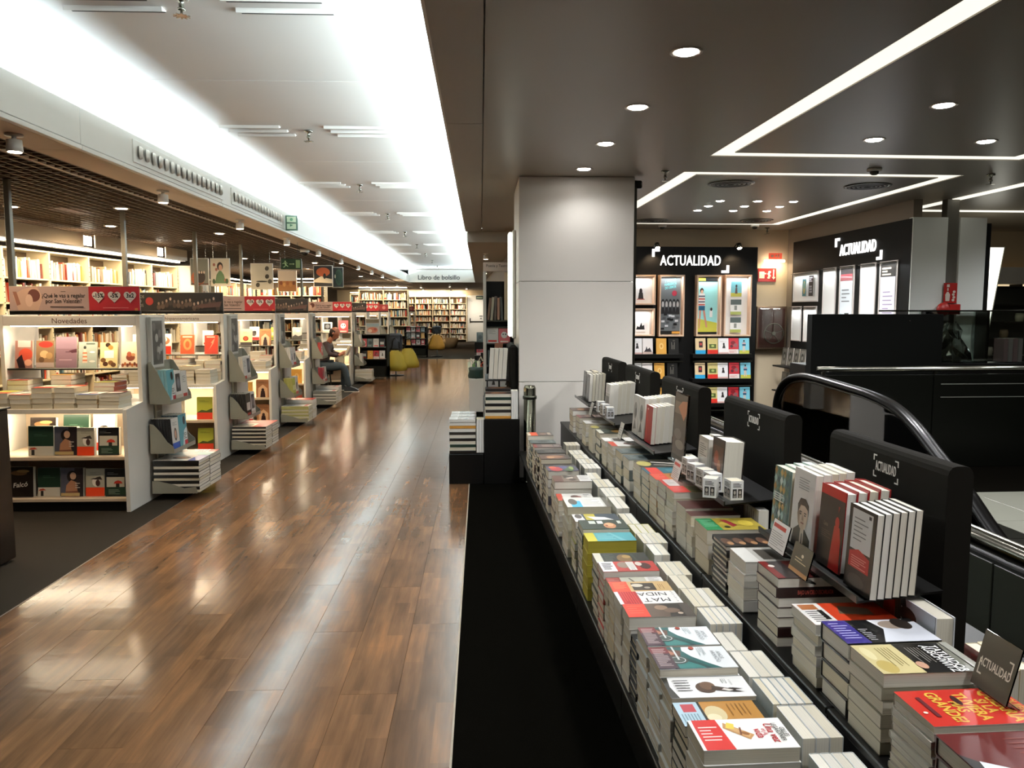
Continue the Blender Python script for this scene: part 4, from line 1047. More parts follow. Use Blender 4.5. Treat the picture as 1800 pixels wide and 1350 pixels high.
design_word.update(mousetrap='mousetrap', trapbelow='pale blue and ochre', amorarmado='teal car', duskdark='sunken dark', redbandphoto='orange-banded photo', maternidad='red-striped', tanphoto='tan', greybranch='grey-green', skullsred='skull', greenphoto='golden photo',
    tealblue='turquoise', orangeface='orange face', yellownavy='navy and yellow', cyanlabel='cyan label', sepiaphoto='sepia photo', rainbowpaint='red and green', blackplain='plain black', brownphoto='warm brown', mauvephoto='mauve-brown', orangeband='orange strip',
    darkred='dark red hardcover', masgrande='yellow lettering', auschwitz='sand and grey', violetnun='violet', orangesun='orange', escarlata='scarlet', whitephoto='white photo', blackfaces='brown faces', greenyellow='green and yellow', maroonplain='maroon',
    olivered='olive and red', pinkphoto='dusty pink', orangephoto='ochre', tealred='teal', yellowblack='pale yellow', slate='slate', whitecrest='white crest')
LOWER = [  # v near, W, H, ztop, T, design, hard, zig, extra
 (1.575, .135, .225, .525, .030, 'orangeface', 0, 0, 'outermost'),
 (1.725, .128, .225, .565, .036, 'mousetrap', 0, 0, ''),
 (1.862, .115, .225, .548, .029, 'trapbelow', 0, 0, ''),
 (1.982, .112, .225, .556, .030, 'donkey', 0, 0, ''),
 (2.098, .135, .22, .578, .024, 'amorarmado', 0, 0, 'beside the donkey book'),
 (2.240, .128, .215, .580, .032, 'amorarmado', 0, 0, 'beside the dark gap'),
 (2.380, .095, .20, .520, .022, 'duskdark', 1, 1, ''),
 (2.485, .112, .22, .568, .042, 'redbandphoto', 0, 0, ''),
 (2.602, .115, .215, .566, .036, 'maternidad', 0, 0, ''),
 (2.722, .105, .215, .564, .033, 'tanphoto', 0, 0, ''),
 (2.832, .075, .21, .552, .026, 'greybranch', 0, 0, ''),
 (2.915, .115, .215, .572, .032, 'skullsred', 0, 0, ''),
 (3.040, .135, .215, .562, .030, 'greenphoto', 0, 0, ''),
 (3.290, .125, .21, .576, .048, 'tealblue', 0, 0, ''),
 (3.425, .15, .21, .590, .031, 'orangeface', 0, 0, 'mid-row'),
 (3.640, .135, .215, .565, .038, 'yellownavy', 0, 0, ''),
 (3.880, .20, .22, .575, .040, 'cyanlabel', 0, 0, ''),
 (4.240, .16, .20, .520, .028, 'whitecrest', 0, 0, 'beside the cyan label'),
 (4.430, .16, .215, .582, .044, 'sepiaphoto', 0, 0, ''),
 (4.740, .15, .19, .580, .050, 'rainbowpaint', 0, 0, ''),
 (4.930, .13, .20, .560, .031, 'blackplain', 1, 1, 'near the painted cover'),
 (5.120, .15, .20, .580, .034, 'brownphoto', 0, 0, ''),
 (5.380, .15, .195, .572, .032, 'blackplain', 1, 1, 'near the mauve cover'),
 (5.620, .15, .20, .568, .033, 'mauvephoto', 0, 0, ''),
 (5.860, .15, .19, .560, .030, 'slate', 1, 1, ''),
 (6.100, .17, .20, .578, .036, 'orangeband', 0, 0, ''),
]
for (v, W, H, zt, T, d, hd, zg, ex) in LOWER: stack(U0, v, ZS1, zt, W, H, T, d, bool(hd), bool(zg), 'lower', ex)
UPPER = [
 (1.300, .15, .235, .735, .038, 'darkred', 1, 0, ''),
 (1.465, .14, .235, .745, .017, 'masgrande', 0, 0, ''),
 (1.640, .145, .235, .765, .033, 'auschwitz', 0, 0, ''),
 (1.795, .135, .235, .765, .047, 'violetnun', 1, 0, ''),
 (1.955, .145, .235, .745, .027, 'orangesun', 0, 0, ''),
 (2.200, .15, .235, .782, .030, 'escarlata', 0, 0, ''),
 (2.46, .15, .23, .745, .042, 'whitephoto', 0, 0, 'below the portrait book'),
 (2.630, .15, .22, .745, .019, 'blackfaces', 1, 1, ''),
 (2.830, .16, .225, .745, .056, 'greenyellow', 0, 0, ''),
 (3.030, .075, .20, .745, .041, 'maroonplain', 0, 0, 'narrow copy'),
 (3.120, .135, .20, .75, .055, 'maroonplain', 0, 0, 'beside the olive one'),
 (3.300, .12, .225, .775, .030, 'olivered', 0, 0, ''),
 (3.430, .13, .225, .775, .033, 'pinkphoto', 0, 0, ''),
 (3.575, .14, .225, .77, .033, 'orangephoto', 0, 0, ''),
 (3.730, .15, .22, .765, .038, 'tealred', 0, 0, ''),
 (3.90, .16, .23, .765, .032, 'yellowblack', 0, 0, ''),
 (4.17, .15, .22, .75, .058, 'slate', 0, 0, 'under the red sleeve'),
 (4.36, .16, .215, .75, .042, 'slate', 0, 0, 'of taller books'),
 (4.60, .16, .22, .75, .026, 'whitecrest', 0, 0, 'upper step'),
 (4.83, .14, .21, .74, .030, 'whitephoto', 0, 0, 'beside the red crest'),
 (5.03, .16, .22, .76, .044, 'greenphoto', 1, 1, 'upper step'),
 (5.32, .16, .19, .745, .050, 'yellowblack', 0, 0, 'farther along'),
 (5.60, .16, .19, .74, .030, 'whitephoto', 0, 0, 'far along'),
 (5.88, .17, .20, .745, .040, 'mauvephoto', 0, 0, 'upper step'),
 (6.22, .20, .215, .755, .044, 'brownphoto', 0, 0, 'at the pillar end'),
]
for (v, W, H, zt, T, d, hd, zg, ex) in UPPER: stack(UR + .012, v, ZS2, zt, W, H, T, d, bool(hd), bool(zg), 'upper', ex)
# the spine that shows in the scarlet stack
lying_sp = book('paperback', RM(UR + .012 + .1175, 2.19 + .072, .7375) @ B_TABLE @ Matrix.Rotation(PI, 4, 'Z'), .15, .24, .026, '#26100e', None, 'book with its dark red spine showing Bajo un cielo escarlata', 'upper tier stack under the scarlet book', False, None, 'escarlataspine') if False else None

# second row of the lower tier: books on end, covers to the aisle, page tops up
def upright(u0, vn, z, W, H, T, col, art, label, group, tilt=0.0, hard=False, name='standing_book', spine=None, yaw=0.0):
    """front face at u0, near edge at vn, standing on z"""
    vf_ = vm(vn + W, z + H * .6); vn = vm(vn, z + H * .6); W = vf_ - vn
    M_ = RM(u0, vn + W / 2, z) @ Matrix.Rotation(yaw, 4, 'Z') @ Matrix.Rotation(tilt, 4, 'Y') @ Matrix.Translation((T / 2, 0, H / 2)) @ B_FACE_U
    return book(name, M_, W, H, T, col, art, label, group, hard, None, spine)
row2 = [(1.60, 4, '#cfd3d0', .13), (1.76, 3, '#c9cccb', .15), (1.93, 5, '#b9c3c6', .14), (2.09, 3, '#d0d2cd', .16), (2.27, 2, '#cfcdc4', .13), (2.42, 5, '#cfd3d3', .14), (2.585, 4, '#c4c2b8', .17), (2.775, 2, '#c9c8bd', .14), (2.93, 3, '#d8d8d2', .16), (3.12, 2, '#c5c9c6', .15), (3.30, 5, '#e0e0da', .15),
        (3.47, 3, '#b7b13f', .15), (3.64, 2, '#c0c4c2', .2), (3.87, 2, '#c9cabf', .24), (4.15, 4, '#bfc2be', .2), (4.4, 3, '#aeb4b4', .2), (4.64, 2, '#cfd0c9', .18), (4.86, 4, '#9a9d99', .16), (5.06, 4, '#8d908c', .15), (5.25, 3, '#b9bbb4', .16), (5.45, 3, '#a3a39b', .16), (5.7, 4, '#8f8c84', .15)]
for i, (v, n, c, W) in enumerate(row2):
    T = .105 / max(n, 3.2)
    for k in range(n):
        upright(.786 + k * T, v, ZS1, W, .236 + .006 * ((i * 7) % 4) , T - .0006, c, None, f'upright pale book, {ords[k]} from the aisle in the {ords[i]} lower tier bundle from the camera', f'bundle {i+1} of upright books on the lower tier')
# books standing face out behind the upper stacks at the near end
upright(1.165, 1.85, ZS2, .15, .225, .05, '#c9cbd0', 'violetnun', 'standing hardcover whose cover shows a woman in white beside the violet book', None, 0, True)
upright(1.165, 1.60, ZS2, .14, .21, .03, '#b9ab84', 'darkred', 'standing book with a dark cover behind the sand and grey stack', 'dark standing pair behind the sand stack', 0)
upright(1.197, 1.605, ZS2, .14, .21, .03, '#c4b68e', None, 'cream standing book behind another, near the acrylic price card', None, 0)
upright(1.165, 2.03, ZS2, .13, .23, .03, '#c9432a', 'orangesun', 'standing orange-red book below the black tray', None, 0)
upright(1.16, 2.66, ZS2, .15, .25, .05, '#b5a02c', 'yellowblack', 'standing yellow and black book beside the green and yellow stack', None, 0)
upright(1.165, 2.98, ZS2, .14, .20, .04, '#c9c7be', 'whitephoto', 'standing white book under the tray of small boxed books', None, 0)
upright(1.165, 3.14, ZS2, .12, .24, .03, '#5a1a18', 'maroonplain', 'standing dark red book behind the maroon stacks', None, 0)
for k in range(4): upright(1.13 + k * .026, 3.95, ZS2, .14, .22, .025, '#d3d2ca', None, f'white upright book behind the pale yellow stack, {ords[k]} from the aisle', 'four white upright books behind the pale yellow stack')

# header boards with the sign, and their trays
act = text_mesh('ACTUALIDAD', .006, .5, 'CENTER', 0.0, 1.08)
SIGNW = mat('sign_white', '#d5d2c8', .5)
def sign_on(parent, M_, size, sx, mt, w, h, br=True, ext=.0012, arm=.045, th=.008, four=False):
    m_ = MB(); m_.add([(x * size * sx, y * size, (z + .5) * ext) for x, y, z in act[0]], act[1]); m_.build('lettering', mt, parent, M_)
    cs = [(-1, 1), (1, -1)] + ([(1, 1), (-1, -1)] if four else [])
    for a, b in cs:
        m_ = MB(); x, y = a * w / 2, b * h / 2
        m_.prism([(x, y), (x - a * arm, y), (x - a * arm, y - b * th), (x - a * th, y - b * th), (x - a * th, y - b * arm), (x, y - b * arm)], 2, 0, ext)
        m_.build('bracket', mt, parent, M_)
acr = thin_glass('acrylic', (.94, .95, .96), 1.2)
def acrylic_card(u, v, z, w, h, art_fn, label, yaw=.0, tilt=.25):
    t = thing('price_card', RM(u, vm(v, z), z) @ Matrix.Rotation(tilt, 4, 'Y') @ Matrix.Rotation(yaw, 4, 'Z'), label, 'price card')
    MB().cbox(-.002, .002, -w / 2, w / 2, 0, h, .001).build('acrylic_holder', acr, t)
    MB().cbox(-.002, .03, -w / 2, w / 2, -.004, 0, .001).build('foot', acr, t)
    a = Art(); art_fn(a); a.v = [(x, y, z_) for x, y, z_ in a.v]
    a.build('card_print', PRINT, t, basis((0, -1, 0), (0, 0, 1), (-1, 0, 0), (-.0022, 0, h / 2)) @ Matrix.Diagonal((w, h, 1, 1)))
tray_books = {
 0: [(-.42, 'diamonds', '#8fa8a0', .13, .22, 4, .030), (-.17, 'blackhairman', '#d5d2cc', .145, .245, 5, .024), (.12, 'redfigure', '#8f1a1a', .145, .235, 4, .032), (.42, 'blackwhitered', '#171614', .135, .225, 6, .0205)],
 1: [(-.10, 'greycity', '#b4b1a6', .13, .19, 2, .045), (.18, 'brownpaint', '#2a241f', .14, .215, 1, .085)],
 2: [(-.34, 'sketch', '#d8d8d2', .13, .235, 1, .02), (-.14, 'sketch', '#d5d2c8', .13, .235, 8, .022), (.10, 'redglossy', '#a3161a', .14, .21, 5, .024)],
 3: [(-.12, 'whitephoto', '#d5d2c8', .15, .22, 6, .03)],
 4: [(-.16, 'blackplain', '#26241f', .15, .235, 2, .05), (.08, 'blackplain', '#1b1a17', .14, .22, 5, .026)],
}
bw = ['first board', 'second board', 'third board', 'fourth board', 'pillar board']
for i, (v0, v1) in enumerate(board_v):
    vc0, L0 = (v0 + v1) / 2, v1 - v0
    v0, v1 = vm(v0, 1.12), vm(v1, 1.12)
    vc, L = (v0 + v1) / 2, v1 - v0
    t = thing('header_board', RM(UB, vc), f'tall charcoal header board lettered Actualidad, {ords[i]} from the camera along the tables', 'header board', 'charcoal header boards on the tables')
    poly = [(0, .60), (0, 1.125), (.004, 1.138), (.012, 1.147), (.024, 1.15), (.046, 1.15), (.058, 1.147), (.066, 1.138), (.07, 1.125), (.07, .60)]
    m_ = MB(); m_.prism([(p[0], p[1]) for p in poly], 1, -L / 2, L / 2); m_.build('board', CHAR, t)
    sign_on(t, basis((0, -1, 0), (0, 0, 1), (-1, 0, 0), (-.001, -.03, 1.085)), .042, .40, SIGNW, .135, .068, True, .001, .018, .004, True)
    tr = thing('book_tray', RM(UB, vc, .825), f'black metal book tray hung on the {ords[i]} header board', 'book tray', 'black trays on the header boards')
    m_ = MB(); tl = .10
    m_.box(-.235, -.003, -L / 2 - .01, L / 2 + .01, -.006, 0, M=Matrix.Rotation(-tl, 4, 'Y')); m_.build('tray_plate', BLACK, tr)
    MB().box(-.238, -.232, -L / 2 - .01, L / 2 + .01, -.006, .014, M=Matrix.Rotation(-tl, 4, 'Y')).build('lip', DSTEEL, tr)
    for s_ in (-1, 1): MB().prism([(-.16, -.03), (-.005, -.09), (-.005, -.012)], 1, s_ * L * .3 - .003, s_ * L * .3 + .003).build('bracket', BLACK, tr)
    for (dv, d, c, W, H, n, T) in tray_books[i]:
        for k in range(n):
            off = .20 - k * T if d != 'blackwhitered' else .215 - k * T
            zz = .83 - off * math.sin(tl) + .002
            lab = {'diamonds': 'diamond-patterned', 'blackhairman': 'white with a drawn dark-haired man', 'redfigure': 'red-topped with a red figure', 'blackwhitered': 'black with a white label', 'greycity': 'thick grey', 'brownpaint': 'thick black with a painting', 'sketch': 'white sketched', 'redglossy': 'glossy red', 'whitephoto': 'white photo', 'blackplain': 'plain black'}[d]
            yaw = {'diamonds': 0, 'greycity': 0}.get(d, 0)
            col = c if not (d == 'redglossy' and k > 0) else '#d5d0c6'
            full = (f'{lab} book, front copy on the tray of the {bw[i]}' if k == 0 else f'{lab.split(" with")[0]} book, {ords[k]} copy in its row on the tray, {bw[i]}') + (', rear group' if d == 'blackplain' and dv < 0 else '') + (', lone copy' if d == 'sketch' and n == 1 else '')
            upright(UB - off, vc0 - dv * L0 - W * .5, zz, W, H, T - .0008, col, d if k == 0 else None, full, f'{lab} copies on the tray of board {i+1}' + ('b' if d == 'blackplain' and dv < 0 else '') + ('c' if n == 1 else ''), .06, d in ('redfigure', 'brownpaint'))
# tiny boxed books on trays two and four
@D
def minibox(a):
    a.rect(0, 0, W6, 1, '#dcdcda'); a.bars(.1, .66, .55, .9, 4, '#33322f', .5, 4); a.rect(.08, .12, .3, .58, '#2b2a28'); a.rect(.36, .12, .58, .58, '#2b2a28'); a.ell(.19, .4, .06, .1, '#b5aea3'); a.ell(.47, .4, .06, .1, '#b5aea3'); a.rect(.12, .12, .26, .26, '#8f8a82'); a.rect(.4, .12, .54, .26, '#8f8a82')
def mini(u, v, z, yaw, n, lab, grp, flat=.075):
    M_ = RM(u, vm(v, z), z + .0) @ Matrix.Rotation(yaw, 4, 'Z') @ Matrix.Translation((0, 0, flat / 2)) @ B_FACE_U
    o = book('boxed_booklet', M_, .062, flat, .052, '#dcdcda', 'minibox', lab, grp)
    o['category'] = 'boxed booklet'
    a = put('side_print', art_mesh('minibox'), o); a.matrix_local = basis((0, 0, -1), (0, 1, 0), (1, 0, 0), (.031, 0, 0)) @ Matrix.Diagonal((.05 / .65, flat, 1, 1))
for j, (u, v, yaw) in enumerate(((1.03, 3.43, .1), (1.015, 3.30, .3), (1.02, 3.19, .2), (1.025, 3.105, .15), (.99, 3.02, -.5), (1.065, 2.975, .1))):
    mini(u, v, .825, yaw, 1, f'small white boxed booklet with two portraits, {ords[j]} along the second tray from the pillar side', 'boxed booklets on the second tray')
for j, (u, v, yaw) in enumerate(((1.03, 5.62, 0), (1.03, 5.45, .1), (1.03, 5.28, 0))):
    mini(u, v, .825, yaw, 1, f'small white boxed booklet with two portraits, {ords[j]} along the fourth tray', 'boxed booklets on the fourth tray')
# tall poster card in an acrylic stand between boards two and three
def a_stage(a): a.rect(-.5, -.5, .5, .5, '#55504a'); a.rect(-.5, .2, .5, .38, '#8a7c70'); a.poly([(-.2, .3), (.3, .12), (.5, .25), (.5, .42), (.1, .4)], '#c88a6a'); a.ell(-.1, -.1, .3, .08, '#77716a'); a.ell(.1, -.25, .35, .07, '#8f8a80'); a.rect(-.5, -.5, .5, -.42, '#2c2a27')
t = thing('poster_stand', RM(1.05, 3.66, .83) @ Matrix.Rotation(.06, 4, 'Y'), 'tall clear stand with a dark concert photo beside the second header board', 'poster stand')
MB().cbox(-.003, .003, -.11, .11, 0, .33, .001).build('acrylic_holder', acr, t)
a = Art(); a_stage(a); a.build('poster', PRINT, t, basis((0, -1, 0), (0, 0, 1), (-1, 0, 0), (-.0035, 0, .165)) @ Matrix.Diagonal((.20, .32, 1, 1)))
MB().cbox(-.02, .09, -.11, .11, -.006, 0, .002).build('foot', acr, t)
def c_white(a): a.rect(-.5, -.5, .5, .5, '#d6d4d0'); a.rect(-.45, .24, .3, .38, '#b03330'); a.bars(-.45, -.4, .4, .16, 7, '#8f8c88', .3)
def c_dark(a): a.rect(-.5, -.5, .5, .5, '#3f3c31'); a.bars(-.3, -.1, .3, .1, 2, '#c0b090', .3); a.rect(-.5, -.5, .5, -.36, '#a8774a'); a.ell(.05, .15, .06, .06, '#c9bfa8')
def c_act(a): a.rect(-.5, -.5, .5, .5, '#3a3830'); a.text('ACTUALIDAD', 0, -.05, .22, '#c9c5b8', 0, .62, .02); a.poly([(-.42, -.28), (-.42, .0), (-.39, .0), (-.39, -.25), (-.3, -.25), (-.3, -.28)], '#c9c5b8'); a.poly([(.42, .22), (.42, -.02), (.39, -.02), (.39, .19), (.3, .19), (.3, .22)], '#c9c5b8')
acrylic_card(.995, 2.40, .80, .12, .09, c_white, 'clear acrylic holder with a white and red price slip under the portrait book')
acrylic_card(.985, 2.22, .785, .12, .085, c_dark, 'dark price slip in a clear holder under the red-topped book')
acrylic_card(1.10, 1.56, .755, .11, .12, c_act, 'small dark Actualidad card in a clear holder beside the yellow lettering book')
acrylic_card(1.0, 3.58, .76, .12, .10, c_white, 'clear price holder by the poster stand over the ochre stack')
acrylic_card(1.0, 4.82, .76, .10, .10, lambda a: (a.rect(-.5, -.5, .5, .5, '#b5b3ac'), a.bars(-.4, -.3, .4, .3, 4, '#77746c', .3)), 'clear price holder under the third tray')
acrylic_card(1.0, 5.9, .76, .10, .10, lambda a: (a.rect(-.5, -.5, .5, .5, '#9c9990'), a.bars(-.4, -.3, .4, .3, 4, '#66635c', .3)), 'clear price holder under the tray near the pillar')

# guard beside the tables with a steel rail
g = thing('guard_rail', RM(2.02, 1.2), 'dark panelled guard with steel top rail beside the display tables', 'guard rail')
MB().box(-.02, .02, 0, 5.6, .004, .62).build('core', mat('core_black', '#0d0e0b', .5), g)
pan_m = mat('slate_green_panel', '#2b2d25', .35)
yv = 0; k = 0
while yv < 5.5:
    w = (.24, .30, .18, .27)[k % 4]; h = (.34, .26, .42, .30)[k % 4]
    MB().cbox(-.03, -.02, yv + .006, yv + w - .006, .61 - h, .61, .002).build('panel', pan_m, g)
    MB().cbox(-.03, -.02, yv + .006 + .03 * (k % 2), yv + w - .006, .02, .61 - h - .012, .002).build('panel', pan_m, g)
    yv += w; k += 1
MB().tube([(0, 0, .665), (0, 5.6, .665)], .03, 14).build('top_rail', mat('rail_dark_steel', '#55534b', .25, metal=1), g, None, True)
MB().cbox(.02, .035, 0, 5.6, .68, .70, .003).build('rail_trim', STEEL, g)
# ================================================================ LEFT SHELF UNITS
UY = [6.61, 8.65, 10.75, 12.75, 16.95, 19.1, 21.3, 23.5, 28.2, 30.4, 32.6]
BEIGE = mat('unit_beige', '#c9b49a', .5)
GREY_E = mat('unit_edge_grey', '#a8a49b', .45)
TUBE_W = mat('shelf_tube', '#ffffff', .5, emit=(1, .86, .64), strength=11)
def unit_meshes():
    P = {}
    prof = [(-.55, .006), (.55, .006), (.55, .80), (.25, .83), (.25, 1.52), (-.25, 1.52), (-.25, .83), (-.55, .80)]
    m = MB(); m.prism(prof, 0, -.03, 0); P['end_panel'] = (m.mesh('end_panel', [WHITE]), [(0, 0, 0), (-1.06, 0, 0)])
    P['plinth'] = (MB().box(-1.055, -.035, -.50, .50, .006, .08).mesh('plinth', [BLACK]), [(0, 0, 0)])
    P['divider'] = (MB().box(-1.058, -.032, -.012, .012, .08, .78).mesh('divider', [BEIGE]), [(0, 0, 0)])
    for z in (.08, .405): P['shelf%d' % (z * 1000)] = (MB().cbox(-1.058, -.032, -.52, .52, z, z + .028, .003).mesh('shelf', [BEIGE]), [(0, 0, 0)])
    P['table_top'] = (MB().cbox(-1.058, -.032, -.55, .55, .772, .808, .003).mesh('table_top', [WHITE]), [(0, 0, 0)])
    P['rack_shelf'] = (MB().cbox(-1.058, -.032, -.23, .23, 1.082, 1.096, .002).mesh('rack_shelf', [DSTEEL]), [(0, 0, 0)])
    P['header'] = (MB().cbox(-1.058, -.032, -.009, .009, 1.435, 1.512, .002).mesh('header', [WHITE]), [(0, -.24, 0), (0, .24, 0)])
    P['top_rail'] = (MB().cbox(-1.058, -.032, -.02, .02, 1.49, 1.515, .002).mesh('top_rail', [GREY_E]), [(0, 0, 0)])
    m = MB(); m.cbox(0, .022, -.05, .07, .10, 1.16, .003)
    for k in range(14): m.box(.022, .0235, -.02, .04, .16 + k * .07, .166 + k * .07)
    P['slotted_post'] = (m.mesh('slotted_post', [TRAY]), [(0, 0, 0)])
    P['lamp_tube'] = (MB().cbox(-1.02, -.07, -.012, .012, -.012, .012, .006).mesh('lamp_tube', [TUBE_W]), [(0, -.28, .755), (0, -.215, 1.44)])
    return P
UP = unit_meshes()
def tray_mesh(h, d, w0, w1):
    m = MB(); t = .004
    wing = [(0, 0), (d, 0), (d * .98, .05), (d * .72, h * .38), (d * .45, h * .72), (d * .16, h * .97), (0, h)]
    m.prism([(x, z) for x, z in wing], 1, w0, w0 + t); m.prism([(x, z) for x, z in wing], 1, w1 - t, w1)
    m.box(0, d, w0, w1, -t, 0); m.box(0, t, w0, w1, 0, h); m.box(d - t, d, w0, w1, 0, .03)
    return m.mesh('tray', [TRAY])
TRM = [(tray_mesh(.34, .17, -.18, .28), .80), (tray_mesh(.24, .19, -.20, .28), .40), (tray_mesh(.10, .36, -.20, .36), .07)]
def B(i): return ords[i]
heads = {0: 'Novedades', 1: 'Narrativa hispanoamericana', 2: 'Clásicos'}
near_of = ['first shelf unit', 'second shelf unit', 'third shelf unit', 'fourth shelf unit', 'fifth shelf unit', 'sixth shelf unit', 'seventh shelf unit', 'eighth shelf unit', 'ninth shelf unit', 'tenth shelf unit', 'eleventh shelf unit']
SX = -2.705
def stand_cam(x, y, z, W, H, T, col, art, label, group, tilt=.12, hard=False, yaw=0):
    M_ = Matrix.Translation((x, y, z)) @ Matrix.Rotation(yaw, 4, 'Z') @ Matrix.Rotation(-tilt, 4, 'X') @ Matrix.Translation((0, T / 2, H / 2)) @ B_FACE_Y
    return book('book', M_, W, H, T, col, art, label, group, hard)
def stand_x(x, y, z, W, H, T, col, art, label, group, tilt=.15, hard=False, name='book'):
    """cover to +x, front face at x, spine edge at y"""
    M_ = Matrix.Translation((x, y, z)) @ Matrix.Rotation(-tilt, 4, 'Y') @ Matrix.Translation((-T / 2, W / 2, H / 2)) @ B_FACE_X
    return book(name, M_, W, H, T, col, art, label, group, hard)
B_LIE_Y = basis((1, 0, 0), (0, 1, 0), (0, 0, 1))
B_LIE_END = basis((0, 1, 0), (-1, 0, 0), (0, 0, 1))
def lie(x, y, z, W, H, T, col, art, label, group, Bm=B_LIE_Y, flip=False, jit=.004):
    M_ = Matrix.Translation((x + rnd.uniform(-jit, jit), y + rnd.uniform(-jit, jit), z + T / 2)) @ Matrix.Rotation(rnd.uniform(-1, 1) * jit * 6, 4, 'Z') @ Bm
    if flip: M_ = M_ @ Matrix.Rotation(PI, 4, 'Z')
    return book('stacked_book', M_, W, H, T, col, art, label, group)
banner_v = Art(.0004)
def heart(a, cx, cy, s, col):
    pts = []
    for i in range(24):
        t = 2 * PI * i / 24
        pts.append((cx + s * .0625 * 16 * math.sin(t) ** 3, cy + s * .0625 * (13 * math.cos(t) - 5 * math.cos(2 * t) - 2 * math.cos(3 * t) - math.cos(4 * t))))
    a.poly(pts, col)
def banner_valentine(a):
    a.rect(-.53, 0, .53, .19, '#b59a92'); a.rect(.115, 0, .53, .19, '#b3242b'); a.poly([(-.46, .0), (-.3, .0), (-.26, .1), (-.3, .19), (-.42, .17), (-.5, .12)], '#c9a692'); a.ell(-.33, .12, .05, .05, '#6b3f38'); a.ell(-.37, .08, .03, .05, '#d9b8a4'); a.poly([(-.5, .15), (-.47, .15), (-.44, .05), (-.47, .04)], '#9a6a58')
    a.text('¿Qué le vas a regalar', -.09, .118, .046, '#2b2624', 0, .92, .012); a.text('por San Valentín?', -.09, .075, .046, '#2b2624', 0, .92, .012); a.bars(-.2, .025, .07, .045, 1, '#5c4a46', .5); a.rect(-.11, .15, -.07, .153, '#2b2624')
    for x, t in ((.195, '-15%'), (.325, '-5%'), (.455, '3x2')): heart(a, x, .112, .052, '#e8e2da'); a.text(t, x, .118, .047, '#0c0b0a', 0, .9, .035); a.rect(x - .015, .085, x + .015, .088, '#8a8480')
    a.bars(.23, .02, .44, .03, 1, '#d8807c', .5); a.rect(.49, .0, .515, .02, '#c9783c')
def banner_dark(a):
    r = random.Random(3)
    a.rect(-.53, 0, .53, .19, '#26211d')
    a.text('HABLEMOS', -.42, .145, .042, '#8f8a7c', 0, .9, .01); a.text('MUCHO', -.44, .1, .05, '#9c9788', 0, .9, .01); a.text('DE LIBROS', -.42, .055, .042, '#8f8a7c', 0, .85, .01); a.ell(-.27, .1, .042, .042, '#a8322a')
    for i in range(16):
        x = -.17 + i * .043; y = .06 + r.random() * .07
        a.ell(x, y - .04, .022, .03, r.choice(['#4a3a32', '#3c342e', '#5c4a3e'])); a.ell(x, y, .011, .016, r.choice(['#a88c7a', '#8f7564', '#c0a694', '#77665a']))
    a.poly([(.2, .05), (.52, .1), (.5, .04), (.3, .03)], '#5c4038')
def banner_red(a): a.rect(-.53, 0, .53, .19, '#8f2a2a'); [a.ell(-.4 + i * .16, .1, .05, .05, c_) for i, c_ in enumerate(('#b8584c', '#c9776c', '#7a2424', '#c06458', '#9c3c38', '#c98074'))]
bmesh_ = {}
for k, f in (('v', banner_valentine), ('d', banner_dark), ('r', banner_red)):
    a = Art(.0004); f(a); bmesh_[k] = a.mesh('banner_print', [PRINT_MATT])
kinds = 'vdvdvdvrrdr'
